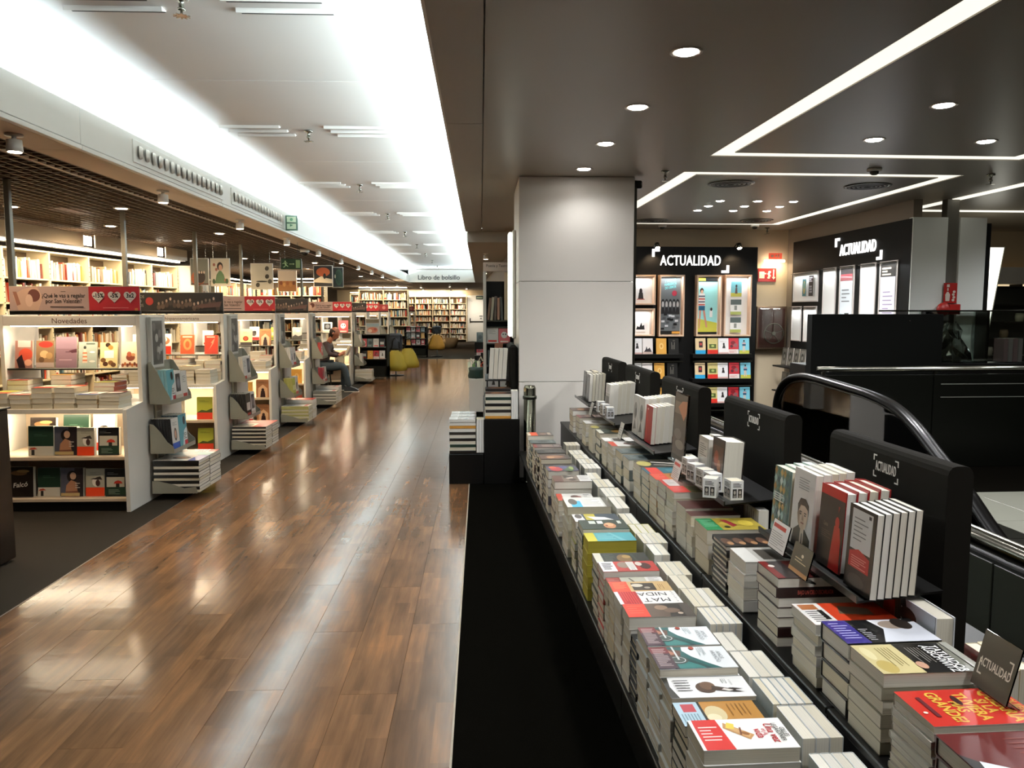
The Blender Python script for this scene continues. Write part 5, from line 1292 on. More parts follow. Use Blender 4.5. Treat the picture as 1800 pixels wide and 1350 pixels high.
for i, Y in enumerate(UY):
    t = thing('shelf_unit', TM(SX, Y), f'white freestanding book shelf unit, {near_of[i][:-11]} from the camera along the wooden aisle', 'shelf unit', 'white shelf units along the aisle')
    for nm, (me, locs) in UP.items():
        if nm == 'slotted_post' and i > 6: continue
        for l in locs: put(nm.rstrip('0123456789'), me, t, Matrix.Translation(l))
    if i < 8:
        for me, z in TRM: put('tray', me, t, Matrix.Translation((.022, 0, z)))
    if i in heads:
        a = Art(.0004); xx = {0: -.545, 1: -.53, 2: -.86}[i]; a.text(heads[i], xx, 1.472, {0: .058, 1: .047, 2: .05}[i], '#5c4438', 0, 1.05, .004)
        a.build('header_lettering', PRINT_MATT, t, basis((1, 0, 0), (0, 0, 1), (0, -1, 0), (0, -.2495, 0)))
    if i < 5:
        fr = MB().cbox(.0, .035, -.13, .12, 1.08, 1.505, .004).build('poster_box', GREY_E, t)
        a = Art(.0004); r_ = random.Random(i); a.rect(-.115, -.2, .115, .2, '#cfcdc8'); a.rect(-.1, -.18, .1, .18, '#4a4844')
        for _ in range(9): a.ell(r_.uniform(-.07, .07), r_.uniform(-.14, .14), .03, .035, r_.choice(['#8f8c86', '#b5b2ac', '#2a2826', '#6c6965']))
        a.build('poster_print', PRINT, fr, basis((0, 1, 0), (0, 0, 1), (1, 0, 0), (.0355, -.005, 1.292)))
    if i < 6:
        area_light('shelf_tube_light', (-.545, -.30, .74), .95, .03, 4.6, (1, .84, .6), (0, 0, 0), t)
        area_light('shelf_tube_light', (-.545, -.26, 1.425), .95, .03, 3.4, (1, .84, .6), (math.radians(-12), 0, 0), t)
    b = thing('banner', TM(SX - .535, Y - .2, 1.522), {'v': 'pink and red Valentine banner with three hearts', 'd': 'dark banner with a crowd of faces', 'r': 'red banner'}[kinds[i]] + f' on the {near_of[i]}', 'banner', 'banners on the shelf units')
    b.scale = (.955, 1, 1); b.location.x += .02
    MB().cbox(-.53, .53, -.02, .02, 0, .03, .003).build('banner_foot', BLACK, b)
    MB().cbox(-.53, .53, -.006, .006, .03, .225, .002).build('banner_board', GREY_E, b)
    put('banner_print', bmesh_[kinds[i]], b, basis((1, 0, 0), (0, 0, 1), (0, -1, 0), (0, -.0065, .032)))
    if i < 6:
        p = MB().cbox(-.022, .022, -.022, .022, 1.522, 2.60, .004).build('support_pole', mat('pole_grey', '#6f6b60', .4, metal=.4), None, TM(SX - 1.075, Y - .06, 0))
        tag(p, f'slim grey pole from the {near_of[i]} up to the louvre ceiling', 'pole', 'grey poles up to the louvre ceiling')
# --- books of the units
def unit_books(i, face, low1, low2, ncol, colh, back=True, seed=0):
    r = random.Random(50 + i); Y = UY[i]; w = near_of[i]; x0 = SX - 1.05
    for k, (d, W, H, c) in enumerate(face):
        step = 1.0 / len(face)
        stand_cam(x0 + .02 + step * (k + .5), Y - .2, 1.097, W, H, .025, c, d, f'{COVERW.get(d, d)}, {ords[k]} on the rack of the {w}', None)
    for row, lst in ((.434, low1), (.109, low2)):
        for k, (d, W, H, c, x) in enumerate(lst):
            stand_cam(SX - 1.04 + x + W / 2, Y - .46 + (k % 2) * .01, row, W, H, .04, c, d, f'{COVERW.get(d, d)}, {ords[k]} on the {"middle" if row > .3 else "bottom"} shelf, {w}', None, .08)
    for c_ in range(ncol):
        n = colh[c_ % len(colh)]; xx = x0 + (c_ + .5) * (1.0 / ncol); T = r.choice((.028, .032, .036, .04)) ; z = .809
        for k in range(n):
            art = r.choice(LEFT_POOL) if k == n - 1 else None
            lie(xx, Y - .425, z, .85 / ncol * 1.07, .22, T - .0008, r.choice(['#cfc0a4', '#c9b898', '#bba888', '#d4c8b0', '#a8906c']), art, f'{ords[n - 1 - k]} book down in the {ords[c_]} front pile on the {w}', f'{ords[c_]} front pile on the {w}', flip=r.random() < .3)
            z += T
        if back and c_ % 2 == (i % 2):
            z = .809; n2 = n + 2
            for k in range(n2):
                lie(xx + .02, Y - .18, z, .16, .22, T - .0008, r.choice(['#cfc0a4', '#a8442f', '#bba888', '#3a342e', '#c9b898']), r.choice(LEFT_POOL) if k == n2 - 1 else None, f'{ords[n2 - 1 - k]} book down in the {ords[c_]} rear pile on the {w}', f'{ords[c_]} rear pile on the {w}', flip=r.random() < .3)
                z += T
COVERW = dict(redpiano='reddish brown cover', harvest='cover with a harvest scene', lilac='large lilac cover', lighthouse='grey-green cover with a lighthouse', garden='cream cover with autumn garden', flowerbird='pale cover with red bird and flowers',
    umbrella='black cover with a red umbrella', umbrellagreen='dark green cover with white foot', gothicwoman='cover with a long-haired woman', orangemask='pale mask above an orange band', falco='dark cover lettered Falcó', greenhill='yellow-green hills over a red band', rabbit='cream rabbit cover',
    blackbook='dark brown cover', yellowsun='pale yellow cover with a red disc', archman='orange cover with an arch', redletter='red cover with a pale slash', ornatered='orange ornate cover', whitesketchred='white sketch over a red foot', moonred='cream moon over a red foot', limegreen='lime green cover', greyrock='grey rock cover',
    plainwhite='white cover with a red bar', plainblack='black cover with a white block', bluewoman='blue-footed cover with a woman', tealwhite='teal and white cover', camera_mag='white cover with a camera', figurewhite='white cover with a dark figure', goldlace='golden lace cover', comicred='red comic cover')
unit_books(0, [('redpiano', .135, .22, '#7a4a3a'), ('harvest', .14, .22, '#8c6a48'), ('lilac', .165, .25, '#7a5f66'), ('lighthouse', .14, .21, '#8f9688'), ('garden', .135, .205, '#cdb884'), ('flowerbird', .135, .21, '#d8c4a8')],
  [('umbrellagreen', .19, .23, '#1f3326', .24), ('gothicwoman', .17, .225, '#2c2426', .435), ('orangemask', .13, .215, '#b5b09c', .61), ('umbrella', .16, .215, '#15171a', .765)],
  [('falco', .20, .235, '#1d1510', .06), ('umbrellagreen', .17, .225, '#1f3326', .29), ('gothicwoman', .17, .225, '#2c2426', .47), ('orangemask', .145, .215, '#b5b09c', .655), ('umbrella', .16, .215, '#15171a', .81)], 6, [3, 3, 4, 4, 3, 4])
stand_cam(SX - .80, UY[0] - .26, .434, .2, .27, .04, '#1d1510', 'falco', 'dark Falcó book behind the front row, middle shelf, first shelf unit', None)
stand_cam(SX - .55, UY[0] - .24, .434, .2, .29, .04, '#4a5c48', 'umbrellagreen', 'tall green book behind the front row, middle shelf, first shelf unit', None)
stand_cam(SX - .33, UY[0] - .24, .434, .17, .29, .04, '#e8e2d4', 'whitesketchred', 'tall white book behind the mask book, middle shelf, first shelf unit', None)
unit_books(1, [('whitesketchred', .14, .21, '#e0d8cc'), ('moonred', .16, .215, '#e0d0b8'), ('ornatered', .145, .205, '#c95532'), ('redletter', .14, .2, '#b8361f')],
  [('rabbit', .2, .23, '#c9bfa4', .48), ('greenhill', .16, .23, '#302418', .80)], [('rabbit', .2, .23, '#c9bfa4', .48), ('greenhill', .16, .23, '#302418', .80)], 6, [3, 4, 4, 4, 5, 4])
unit_books(2, [('plainwhite', .14, .2, '#ddd8cc'), ('blackbook', .15, .23, '#1c1714'), ('yellowsun', .15, .22, '#d8cc88'), ('archman', .15, .22, '#b5906c')], [('archman', .17, .23, '#8a5a3c', .82), ('goldlace', .17, .2, '#b0904a', .6)], [('archman', .17, .23, '#8a5a3c', .82), ('tealwhite', .17, .2, '#3f8a90', .6)], 5, [3, 4, 3, 4])
unit_books(3, [('whitesketchred', .15, .21, '#ddd8cc'), ('limegreen', .15, .2, '#a8ab3c'), ('greyrock', .15, .2, '#8f8c84')], [('goldlace', .16, .22, '#c9b080', .8)], [('redpiano', .16, .22, '#b58a7c', .8)], 5, [2, 3, 2], back=False)
unit_books(4, [('plainblack', .18, .2, '#222222'), ('camera_mag', .2, .22, '#d8d8d8'), ('comicred', .2, .26, '#b8323a')], [('rabbit', .2, .2, '#cfc8b0', .7)], [], 4, [2, 1], back=False)
# trays on the end panels
def tray_books_u(i, top, mid, low):
    Y = UY[i]; w = near_of[i]; x = SX + .022
    for (lst, z, tag_, dx) in ((top, .803, 'upper', .165), (mid, .403, 'middle', .185)):
        y = Y - .17
        for k, (d, W, H, c, n) in enumerate(lst):
            for j in range(n):
                stand_x(x + dx - .012 - j * .023, y, z + .002, W, H, .022, c, d if j == 0 else None, f'{COVERW.get(d, d)}, copy {ords[j]} of pile {ords[k]}, {tag_} tray, {w}', f'{ords[k]} pile in the {tag_} tray of the {w}', .06)
            y += W + .006
    y = Y - .19
    for k, (W, H, n, T, c, art) in enumerate(low):
        z = .073
        for j in range(n):
            lie(x + .01 + H / 2, y + W / 2, z, W, H, T - .001, c, art if j == n - 1 else None, f'{ords[n - 1 - j]} book down in the {ords[k]} pile, low tray of the {w}', f'{ords[k]} pile in the low tray of the {w}', B_LIE_END, j % 2 == 0 and j != n - 1, .003)
            z += T
        y += W + .008
tray_books_u(0, [('tealwhite', .15, .27, '#8fc0c8', 3), ('camera_mag', .14, .25, '#d8d8d8', 3), ('plainwhite', .12, .24, '#cfcac0', 2)], [('bluewoman', .15, .27, '#1a1a1c', 7), ('tealwhite', .17, .28, '#33444a', 6)], [(.25, .37, 11, .024, '#1b1a18', 'bluewoman'), (.27, .37, 8, .033, '#4a4a48', 'tealwhite')])
tray_books_u(1, [('plainwhite', .12, .26, '#cfcac0', 2), ('camera_mag', .13, .26, '#d8d8d8', 2)], [('plainblack', .17, .26, '#1b1917', 7), ('camera_mag', .15, .26, '#cfcac4', 3)], [(.25, .36, 12, .020, '#1f1b18', 'moonred'), (.27, .36, 8, .030, '#3c2c28', 'redletter')])
tray_books_u(2, [('figurewhite', .15, .26, '#d8d4cc', 3), ('whitesketchred', .14, .26, '#cc4030', 2)], [('limegreen', .15, .25, '#b0aa60', 5), ('whitesketchred', .15, .26, '#d8d4cc', 3)], [(.25, .36, 9, .023, '#a8a468', 'plainwhite'), (.27, .36, 6, .044, '#d8d6d0', 'redletter')])
tray_books_u(3, [('comicred', .15, .25, '#b5423c', 2)], [('redcrowd', .15, .25, '#8a2a34', 3), ('whitesketchred', .15, .25, '#d8d4cc', 2)], [(.25, .36, 9, .023, '#77746c', 'plainwhite'), (.27, .36, 6, .042, '#d8d6d0', 'plainblack')])
tray_books_u(4, [('plainwhite', .15, .25, '#d8d4cc', 2)], [('figurewhite', .15, .25, '#d8d4cc', 3)], [(.25, .36, 6, .04, '#cfccc2', 'plainwhite')])
COVERW['redcrowd'] = 'red crowd cover'

# ---------------------------------------------------------------- wall bookcases and the distant rows
DIST = MB()
SBM = {}
PALN = {'#e8e2d4': 'cream', '#ddd4c0': 'beige', '#f0ece2': 'white', '#c9b48c': 'tan', '#b5432c': 'red', '#cfc6b0': 'sand', '#8a5a3c': 'brown', '#e0d8c8': 'cream', '#d9d2c0': 'pale', '#3c3a38': 'black', '#c98a4a': 'orange', '#ece6d8': 'ivory', '#a8a08c': 'grey', '#6b2c24': 'dark red', '#dcd4c4': 'beige', '#c0a878': 'ochre', '#4a6a78': 'blue', '#d8ceb8': 'sand'}
def shelved_book(A, T, h, xf, depth, c, label):
    T, h = q(T, .004), q(h, .01)
    if (T, h) not in SBM: SBM[(T, h)] = (MB().cbox(-depth, 0, 0, T, 0, h, .0015).mesh('shelved_cover', [COVER]), MB().box(-depth + .004, -.004, .002, T - .002, h, h + .001).mesh('shelved_pages', [PAGES]))
    o = put('shelved_book', SBM[(T, h)][0], None, A @ Matrix.Translation((xf, 0, 0))); o.color = (*srgb(c), 1); put('pages', SBM[(T, h)][1], o)
    tag(o, label, 'book', 'books on the top shelves of the wall bookcases')
def shelf_row(M_, L, z, seed, hmax=.25, warm=True, dens=.97, depth=.16, x_front=.26, single=None):
    n_s = 0
    r = random.Random(seed); y = .02
    pal = ['#e8e2d4', '#ddd4c0', '#f0ece2', '#c9b48c', '#b5432c', '#cfc6b0', '#8a5a3c', '#e0d8c8', '#d9d2c0', '#3c3a38', '#c98a4a', '#ece6d8', '#a8a08c', '#6b2c24', '#dcd4c4', '#c0a878', '#4a6a78', '#d8ceb8']
    while y < L - .05:
        if r.random() > dens: y += r.uniform(.03, .15); continue
        T = r.uniform(.014, .042); h = hmax * r.uniform(.72, 1); lean = r.uniform(-.03, .03) if r.random() < .8 else r.uniform(-.14, .14)
        A = M_ @ Matrix.Translation((0, y, z + .003)) @ Matrix.Rotation(lean, 4, 'X')
        cn = r.choice(pal); c = srgb(cn); xf = x_front - r.uniform(0, .025)
        if single: shelved_book(A, T, h, xf, depth, cn, f'{PALN[cn]} spine, {ords[n_s]} along the top shelf, {single}'); n_s += 1
        else: DIST.box(xf - depth, xf, 0, T, 0, h, 0, c, A)
        if not single and r.random() < .25: DIST.box(xf, xf + .0012, .001, T - .001, .01, h * .3, 0, srgb(r.choice(['#c23428', '#d8502c', '#e8e2d4', '#2a2a2a'])), A)
        y += T + .002 + abs(math.sin(lean)) * h
CASE = mat('bookcase_cream', '#d9c8a4', .5)
CASE_B = mat('bookcase_back', '#5c4a34', .7)
def case_meshes(zs, H, L, key):
    m = MB(); m.box(0, .02, 0, L, 0, H); back = m.mesh('back_panel', [CASE_B])
    m = MB(); m.cbox(0, .30, -.014, .014, 0, H, .002)
    for k in range(int((H - .3) / .06)): m.box(.30, .3015, -.009, .009, .2 + k * .06, .21 + k * .06, 1)
    upr = m.mesh('upright', [CASE, mat('slot_dark', '#4a3c28', .7)])
    sh = MB().cbox(.02, .29, .014, L - .014, -.02, 0, .002).mesh('shelf', [CASE])
    return back, upr, sh
ZS = [.14, .43, .72, 1.05, 1.36, 1.65, 1.94]
CM1 = case_meshes(ZS, 2.28, .83, 'a')
def bookcase(M_, label, group, last=False, lamp=True, seed=0, zs=ZS, vis=range(7), H=2.28, single=None):
    t = thing('bookcase', M_, label, 'bookcase', group)
    put('back_panel', CM1[0], t); put('upright', CM1[1], t)
    if last: put('upright', CM1[1], t, Matrix.Translation((0, .83, 0)))
    for z in zs: put('shelf', CM1[2], t, Matrix.Translation((0, 0, z)))
    put('shelf', CM1[2], t, Matrix.Translation((0, 0, H)))
    for k, z in enumerate(zs):
        if k in vis: shelf_row(M_, .81, z, seed * 31 + k, .24 if k > 3 else .23, single=single if k == 6 else None)
    if lamp: MB().cbox(.33, .36, .02, .81, 2.335, 2.36, .008).build('lamp_tube', mat('case_tube', '#ffffff', .5, emit=(1, .9, .7), strength=14), t)
    return t
tx, ty = .0889, .996
rz = -math.atan2(tx, ty)
for k in range(9):
    px_, py_ = -4.98 - tx * .83 * (k + 1) - .3, 13.27 - ty * .83 * (k + 1)
    M_ = TM(px_, py_, 0, rz)
    t = bookcase(M_, f'cream wall bookcase bay behind the shelf units, {ords[k]} from its dark far end', 'wall bookcase bays behind the shelf units', k == 0, True, k + 1, single=f'{ords[k]} wall bay from the dark end' if k < 6 else None)
    if k % 3 == 0 or True:
        area_light('case_light', (.42, .41, 2.33), .75, .05, 11, (1, .84, .58), (0, math.radians(38), 0), t)
# sign fascia running over the bays
M0 = TM(-4.98 - tx * .83 * 9 - .3, 13.27 - ty * .83 * 9, 0, rz)
sf = thing('sign_fascia', M0, 'long cream sign board above the wall bookcases, lettered Literatura extranjera', 'sign board')
L9 = .83 * 9
for (y0, y1) in ((0, 4.62), (4.88, 6.52), (6.78, 7.5)): MB().cbox(.44, .46, y0, y1, 2.375, 2.545, .003).build('sign_board', mat('sign_cream', '#cdbfa8', .6), sf)
MB().cbox(.02, .44, 0, L9, 2.36, 2.375, .002).build('valance', WHITE, sf)
for y in (4.75, 6.65): MB().cbox(.40, .43, y - .1, y + .1, 2.40, 2.52, .005).build('lamp', mat('bay_lamp', '#ffffff', .5, emit=(1, .9, .7), strength=16), sf)
a = Art(.0005); a.text('Literatura', 0, .03, .075, '#6b5c4c', 0, 1.1, .004, 'CENTER'); a.text('Literatura extranjera', .18, -.04, .075, '#6b5c4c', 0, 1.1, .004)
a.build('lettering', PRINT_MATT, sf, basis((0, 1, 0), (0, 0, 1), (1, 0, 0), (.4608, 2.45, 2.46)))
sw = MB().cbox(-5.6, -4.7, 13.32, 13.38, .004, 2.3, .003).build('end_screen', mat('lit_panel_white', '#efe9dc', .5), None); tag(sw, 'bright white panel closing the wall bookcases at their far end', 'panel')
# farther cases, facing the camera or the aisle
def face_cam(x, y): return basis((0, -1, 0), (1, 0, 0), (0, 0, 1), (x, y, 0))
n_ = 0
for (x, y, n, lp) in ((-5.55, 20.2, 2, 1), (-4.15, 27.4, 2, 1), (-5.6, 34.5, 3, 1)):
    for k in range(n):
        n_ += 1; t = bookcase(face_cam(x + .83 * k, y), f'distant cream bookcase facing the aisle end, {ords[n_]} group bay {ords[k]}', 'distant cream bookcases', k == n - 1, bool(lp), 40 + n_)
        area_light('case_light', (.5, .41, 2.4), .75, .05, 14, (1, .86, .62), (0, math.radians(38), 0), t)
for k in range(8):
    t = bookcase(TM(-6.5, 15.4 + .83 * k), f'dim bookcase bay on the far dark wall, {ords[k]} from its camera end', 'dim bookcases on the dark wall', k == 7, k > 3, 70 + k)
    if k > 3: area_light('case_light', (.42, .41, 2.33), .75, .05, 9, (1, .84, .58), (0, math.radians(38), 0), t)
for k in range(6):
    t = bookcase(face_cam(-5.85 + .86 * k, 39.95), f'end-wall bookcase with red-brown back, {ords[k]} counted towards the white door', 'end-wall bookcases', k == 5, True, 90 + k)
    area_light('case_light', (.55, .41, 2.45), .75, .05, 16, (1, .84, .6), (0, math.radians(25), 0), t)
# ================================================================ AISLE, MIDDLE AND FAR THINGS
# dark box at the edge of the picture
t = thing('dark_counter', TM(-4.0, 4.2), 'dark brown glossy counter block at the picture edge beside the first shelf unit', 'counter')
MB().cbox(0, 1.10, 0, .70, .02, .955, .006).build('body', mat('dark_veneer', '#241a14', .25, noise=.2, nscale=4), t)
MB().cbox(-.01, 1.112, -.01, .712, .955, .965, .002).build('top', DSTEEL, t)
MB().cbox(.03, 1.07, .03, .67, .004, .02, .002).build('foot', BLACK, t)

# posters hung from the louvre ceiling
def hposter(px0, px1, z0, z1, Y, fn, label):
    X0, X1 = (px0 - 845) * Y / 1380, (px1 - 845) * Y / 1380; w, h = X1 - X0, z1 - z0
    t = thing('hanging_poster', TM((X0 + X1) / 2, Y, z0), label, 'poster', 'posters hanging over the shelf units')
    MB().cbox(-w / 2, w / 2, -.012, .012, 0, h, .002).build('board', WHITE, t)
    a = Art(.0005); fn(a); a.build('poster_print', PRINT_MATT, t, basis((1, 0, 0), (0, 0, 1), (0, -1, 0), (0, -.0125, h / 2)) @ Matrix.Diagonal((w * .94, h * .95, 1, 1)))
    for s_ in (-1, 1): MB().tube([(s_ * w * .35, 0, h), (s_ * w * .35, 0, 2.61 - z0)], .0015, 5).build('wire', STEEL, t)
def p_grp(a): a.rect(-.5, -.5, .5, .5, '#77776c'); a.ell(-.1, -.25, .4, .28, '#b0603c'); a.ell(.05, -.2, .28, .24, '#3c302a'); [a.ell(-.15 + i * .14, -.02, .05, .05, '#d0b8a0') for i in range(4)]; a.rect(-.5, -.5, .5, -.45, '#5c3c2c')
def p_wom(a): a.rect(-.5, -.5, .5, .5, '#d8cdb8'); a.ell(0, .22, .16, .16, '#3a2a24'); a.ell(.02, .17, .1, .12, '#d8a88c'); a.poly([(-.3, -.42), (.3, -.42), (.2, -.1), (.06, .05), (-.06, .05), (-.2, -.1)], '#5f7a54'); [a.ell(x, y, .07, .06, '#a86a58') for x, y in ((-.32, .28), (-.2, .1), (.28, -.3))]; a.ell(-.35, -.35, .08, .1, '#3c5238'); a.ell(.36, -.34, .08, .1, '#3c5238')
def p_bird(a): a.rect(-.5, -.5, .5, .5, '#cdc6b4'); [a.ell(x, y, .1, .09, '#4a463c', 12, .4) for x, y in ((.25, .32), (.25, 0), (-.2, -.34), (.38, -.2))]; a.ell(0, -.2, .28, .03, '#33302a')
def p_city(a): a.rect(-.5, -.5, .5, .5, '#e8d2b8'); a.rect(-.5, -.5, .5, .0, '#b87840'); [a.ell(-.35 + i * .18, -.1 - .08 * (i % 2), .08, .1, c_) for i, c_ in enumerate(('#8a4a28', '#d89a58', '#a86030', '#c98a4a', '#7a4428'))]
def p_dark(a): a.rect(-.5, -.5, .5, .5, '#1d1b18'); a.ell(0, .2, .38, .22, '#b8582c'); a.poly([(-.5, -.2), (-.1, .0), (.2, -.1), (.5, -.15), (.5, -.35), (-.5, -.3)], '#b5a890'); a.ell(.08, .0, .08, .14, '#14120f'); a.poly([(-.5, -.5), (.5, -.5), (.5, -.4), (-.5, -.34)], '#0f0e0c')
def p_peac(a): a.rect(-.5, -.5, .5, .5, '#1c211c'); a.ell(.1, 0, .34, .42, '#23402c'); a.ell(.1, 0, .24, .32, '#1a3022'); a.ell(-.25, .05, .06, .1, '#c0b8a0')
hposter(348, 379, 1.92, 2.31, 11.6, p_grp, 'hanging poster of a huddled group on grey, beside the second pole')
hposter(382, 415, 1.91, 2.31, 11.6, p_wom, 'hanging poster of a woman in a green dress')
hposter(450, 488, 1.88, 2.28, 12.3, p_bird, 'pale hanging poster with four dark birds')
hposter(496, 528, 1.88, 2.24, 13.6, p_city, 'hanging poster of a hazy orange city scene')
hposter(557, 590, 1.98, 2.36, 14.2, p_dark, 'white-edged hanging poster with a black figure before an orange sky')
hposter(589, 608, 1.98, 2.35, 14.6, p_peac, 'white-edged hanging poster with a dark green round motif')
t = thing('exit_sign', TM(-2.90, 12.3, 2.19), 'green exit sign with a running man and arrow under the louvre ceiling', 'exit sign')
MB().cbox(-.155, .155, -.015, .015, 0, .16, .003).build('panel', mat('exit_green', '#10331d', .4), t)
a = Art(.0005); g_ = '#a8c498'
a.ell(-.09, .12, .012, .012, g_, 10); a.poly([(-.11, .1), (-.085, .105), (-.07, .07), (-.09, .06)], g_); a.poly([(-.09, .065), (-.07, .07), (-.045, .045), (-.05, .035), (-.07, .05)], g_); a.poly([(-.09, .065), (-.08, .06), (-.1, .03), (-.125, .028), (-.125, .036), (-.105, .042)], g_); a.poly([(-.11, .1), (-.135, .085), (-.13, .078), (-.105, .09)], g_); a.poly([(-.085, .1), (-.055, .085), (-.052, .092), (-.08, .108)], g_)
a.rect(-.03, .076, .03, .084, g_); a.poly([(.03, .065), (.05, .08), (.03, .095)], g_); a.rect(.07, .02, .135, .14, '#7d9a6c')
a.build('pictogram', PRINT_MATT, t, basis((1, 0, 0), (0, 0, 1), (0, -1, 0), (0, -.0155, 0)))
for s_ in (-.1, .1): MB().tube([(s_, 0, .16), (s_, 0, .41)], .003, 5).build('hanger', DSTEEL, t)
t = thing('exit_sign', TM(-2.592, 10.72, 2.62), 'narrow green exit sign standing out from the fascia beside the air nozzles', 'exit sign')
MB().cbox(0, .16, -.006, .006, 0, .20, .002).build('panel', mat('exit_green2', '#0f3a24', .4), t)
a = Art(.0004); a.rect(.02, .02, .14, .09, '#cfe0c8'); a.rect(.02, .11, .14, .18, '#cfe0c8'); a.poly([(.06, .05), (.1, .07), (.06, .085)], '#1f5a3a'); a.ell(.08, .145, .02, .02, '#1f5a3a'); a.build('pictogram', PRINT_MATT, t, basis((1, 0, 0), (0, 0, 1), (0, -1, 0), (0, -.0065, 0)))
t = thing('camera_dome', TM(-2.98, 13.6, 2.598), 'dark dome security camera by the exit sign under the louvre ceiling', 'security camera')
put('base', lathe_mesh('b', [(0, 0), (.08, 0), (.08, -.05), (.06, -.055)], [WHITE]), t); put('dome', lathe_mesh('d', [(.058, -.05), (.055, -.08), (.03, -.105), (0, -.11)], [BLACK_G]), t)

# ---- the middle stepped display by the pillar
t = thing('step_display', TM(0, 6.94), 'black stepped floor display between the wooden aisle and the pillar', 'display stand')
MB().cbox(-.287, .022, 0, 2.0, .004, .278, .004).build('low_step', BLACK, t)
MB().cbox(.025, .345, 0, 2.0, .004, .59, .004).build('high_step', BLACK, t)
r = random.Random(11)
def pile_y(x, y, z, n, T, W, H, lab, grp, cols, top=None):
    for k in range(n):
        M_ = Matrix.Translation((x + r.uniform(-.004, .004), y + H / 2 if False else y + W / 2, z + T / 2)) @ B_LIE_END
        if k % 2: M_ = M_ @ Matrix.Rotation(PI, 4, 'Z')
        book('book', M_, W, H, T - .001, cols[k % len(cols)], top if k == n - 1 else None, f'{ords[n - 1 - k]} book down ' + lab, grp)
        z += T
colA = ['#171614', '#d6d3ca', '#1c3026', '#d0cdc2', '#1e1b18', '#cfccc0', '#2a2622', '#d8d5cc', '#c08a3c']
for j in range(3):
    pile_y(-.165, 6.96 + j * .2, .279, 11, .028, .17, .235, f'in the {ords[j]} pile on the low step of the black display', f'{ords[j]} pile on the low step', colA, 'sepiaphoto')
    pile_y(.155, 6.96 + j * .2, .591, 8 + j % 2, .028, .17, .235, f'in the {ords[j]} pile on the high step of the black display', f'{ords[j]} pile on the high step', colA[::-1], 'brownphoto')
for k in range(3):
    M_ = Matrix.Translation((-.03 + k * .023, 7.03, .279 + .16)) @ B_FACE_X
    book('book', M_, .16, .30, .022, '#dcdad4', None, f'tall white book on end on the low step, {ords[k]} from the aisle', 'white books on end on the low step')
for k in range(3):
    M_ = Matrix.Translation((.30 + k * .02 - .02, 7.03, .591 + .125)) @ B_FACE_X
    book('book', M_, .16, .25, .019, '#dcdad4', None, f'tall white book on end on the high step, {ords[k]} from the aisle', 'white books on end on the high step')
# board with tray and four white books
t = thing('header_board', TM(.30, 7.6), 'black header board seen edge-on against the pillar, white books on its tray', 'header board')
MB().cbox(-.04, .04, -.36, .36, .60, 1.24, .025).build('board', CHAR, t)
MB().cbox(-.26, -.04, -.36, .36, .905, .915, .002).build('tray', BLACK, t)
MB().cbox(-.1, .03, -.36, .36, .592, .61, .002).build('foot', BLACK, t)
for k in range(4):
    M_ = Matrix.Translation((.10 + k * .041, 7.35, .917 + .145)) @ Matrix.Rotation(.06, 4, 'Y') @ B_FACE_U
    book('book', M_, .16, .285, .038, '#d8d6cc', None, f'thick white book on the tray by the pillar, {ords[k]} from the aisle', 'four thick white books on the tray by the pillar')
M_ = Matrix.Translation((.17, 7.75, .917 + .16)) @ Matrix.Rotation(.06, 4, 'Y') @ B_FACE_Y
book('book', M_, .08, .32, .03, '#8a5a44', None, 'tall brown book leaning behind the four white ones', None)
# steel bollard bin
t = thing('bollard', TM(.44, 7.02), 'round polished steel post with a ring beside the pillar foot', 'bollard')
MB().lathe([(0, .004), (.075, .004), (.075, .02), (.055, .025), (.055, .86), (.045, .885), (0, .89)], n=20).build('post', mat('bollard_steel', '#6c6a5c', .18, metal=1), t, None, True)
MB().lathe([(.056, .76), (.064, .765), (.064, .79), (.056, .795)], n=20, caps=False).build('ring', DSTEEL, t, None, True)

# tall dark shelf with the sign Poesia y Teatro
t = thing('tall_shelf', TM(.03, 9.0), 'tall dark shelf with the sign Poesía y Teatro by the pillar', 'shelf unit')
MB().cbox(0, .035, -.02, .36, .004, 2.02, .003).build('side_panel', WHITE, t)
MB().cbox(.36, .38, -.02, .36, .004, 1.95, .003).build('side_panel', BLACK, t)
MB().box(.036, .36, .34, .36, .08, 1.9).build('back_panel', BLACK, t)
for z in (.3, .62, .9, 1.17, 1.36, 1.43): MB().cbox(.036, .36, 0, .34, z, z + .015, .002).build('shelf', DSTEEL if z > 1 else BLACK, t)
MB().cbox(.0, .32, -.04, -.02, 2.0, 2.10, .003).build('sign_board', mat('sign_taupe', '#c9b4a4', .6), t)
a = Art(.0005); a.text('Poesía y Teatro', .16, 2.06, .042, '#2b2420', 0, .95, .006); a.build('lettering', PRINT_MATT, t, basis((1, 0, 0), (0, 0, 1), (0, -1, 0), (0, -.041, 0)))
MB().cbox(.24, .36, -.015, .0, 1.45, 1.99, .003).build('front_panel', WALL_W, t)
for k, (x, W, H, z, d, c) in enumerate(((.04, .13, .18, 1.185, 'plainwhite', '#cfcdc8'), (.175, .13, .17, 1.185, 'comicred', '#a8424a'), (.05, .15, .19, .915, 'slate', '#44484a'), (.05, .12, .2, .635, 'figurewhite', '#55524e'), (.19, .15, .19, .635, 'figurewhite', '#d8d6d4'))):
    stand_cam(.03 + x + W / 2, 9.0, z, W, H, .025, c, d, f'upright book, {COVERW.get(d, "dark slate cover")}, place {ords[k]} on the tall dark shelf', None, .1)
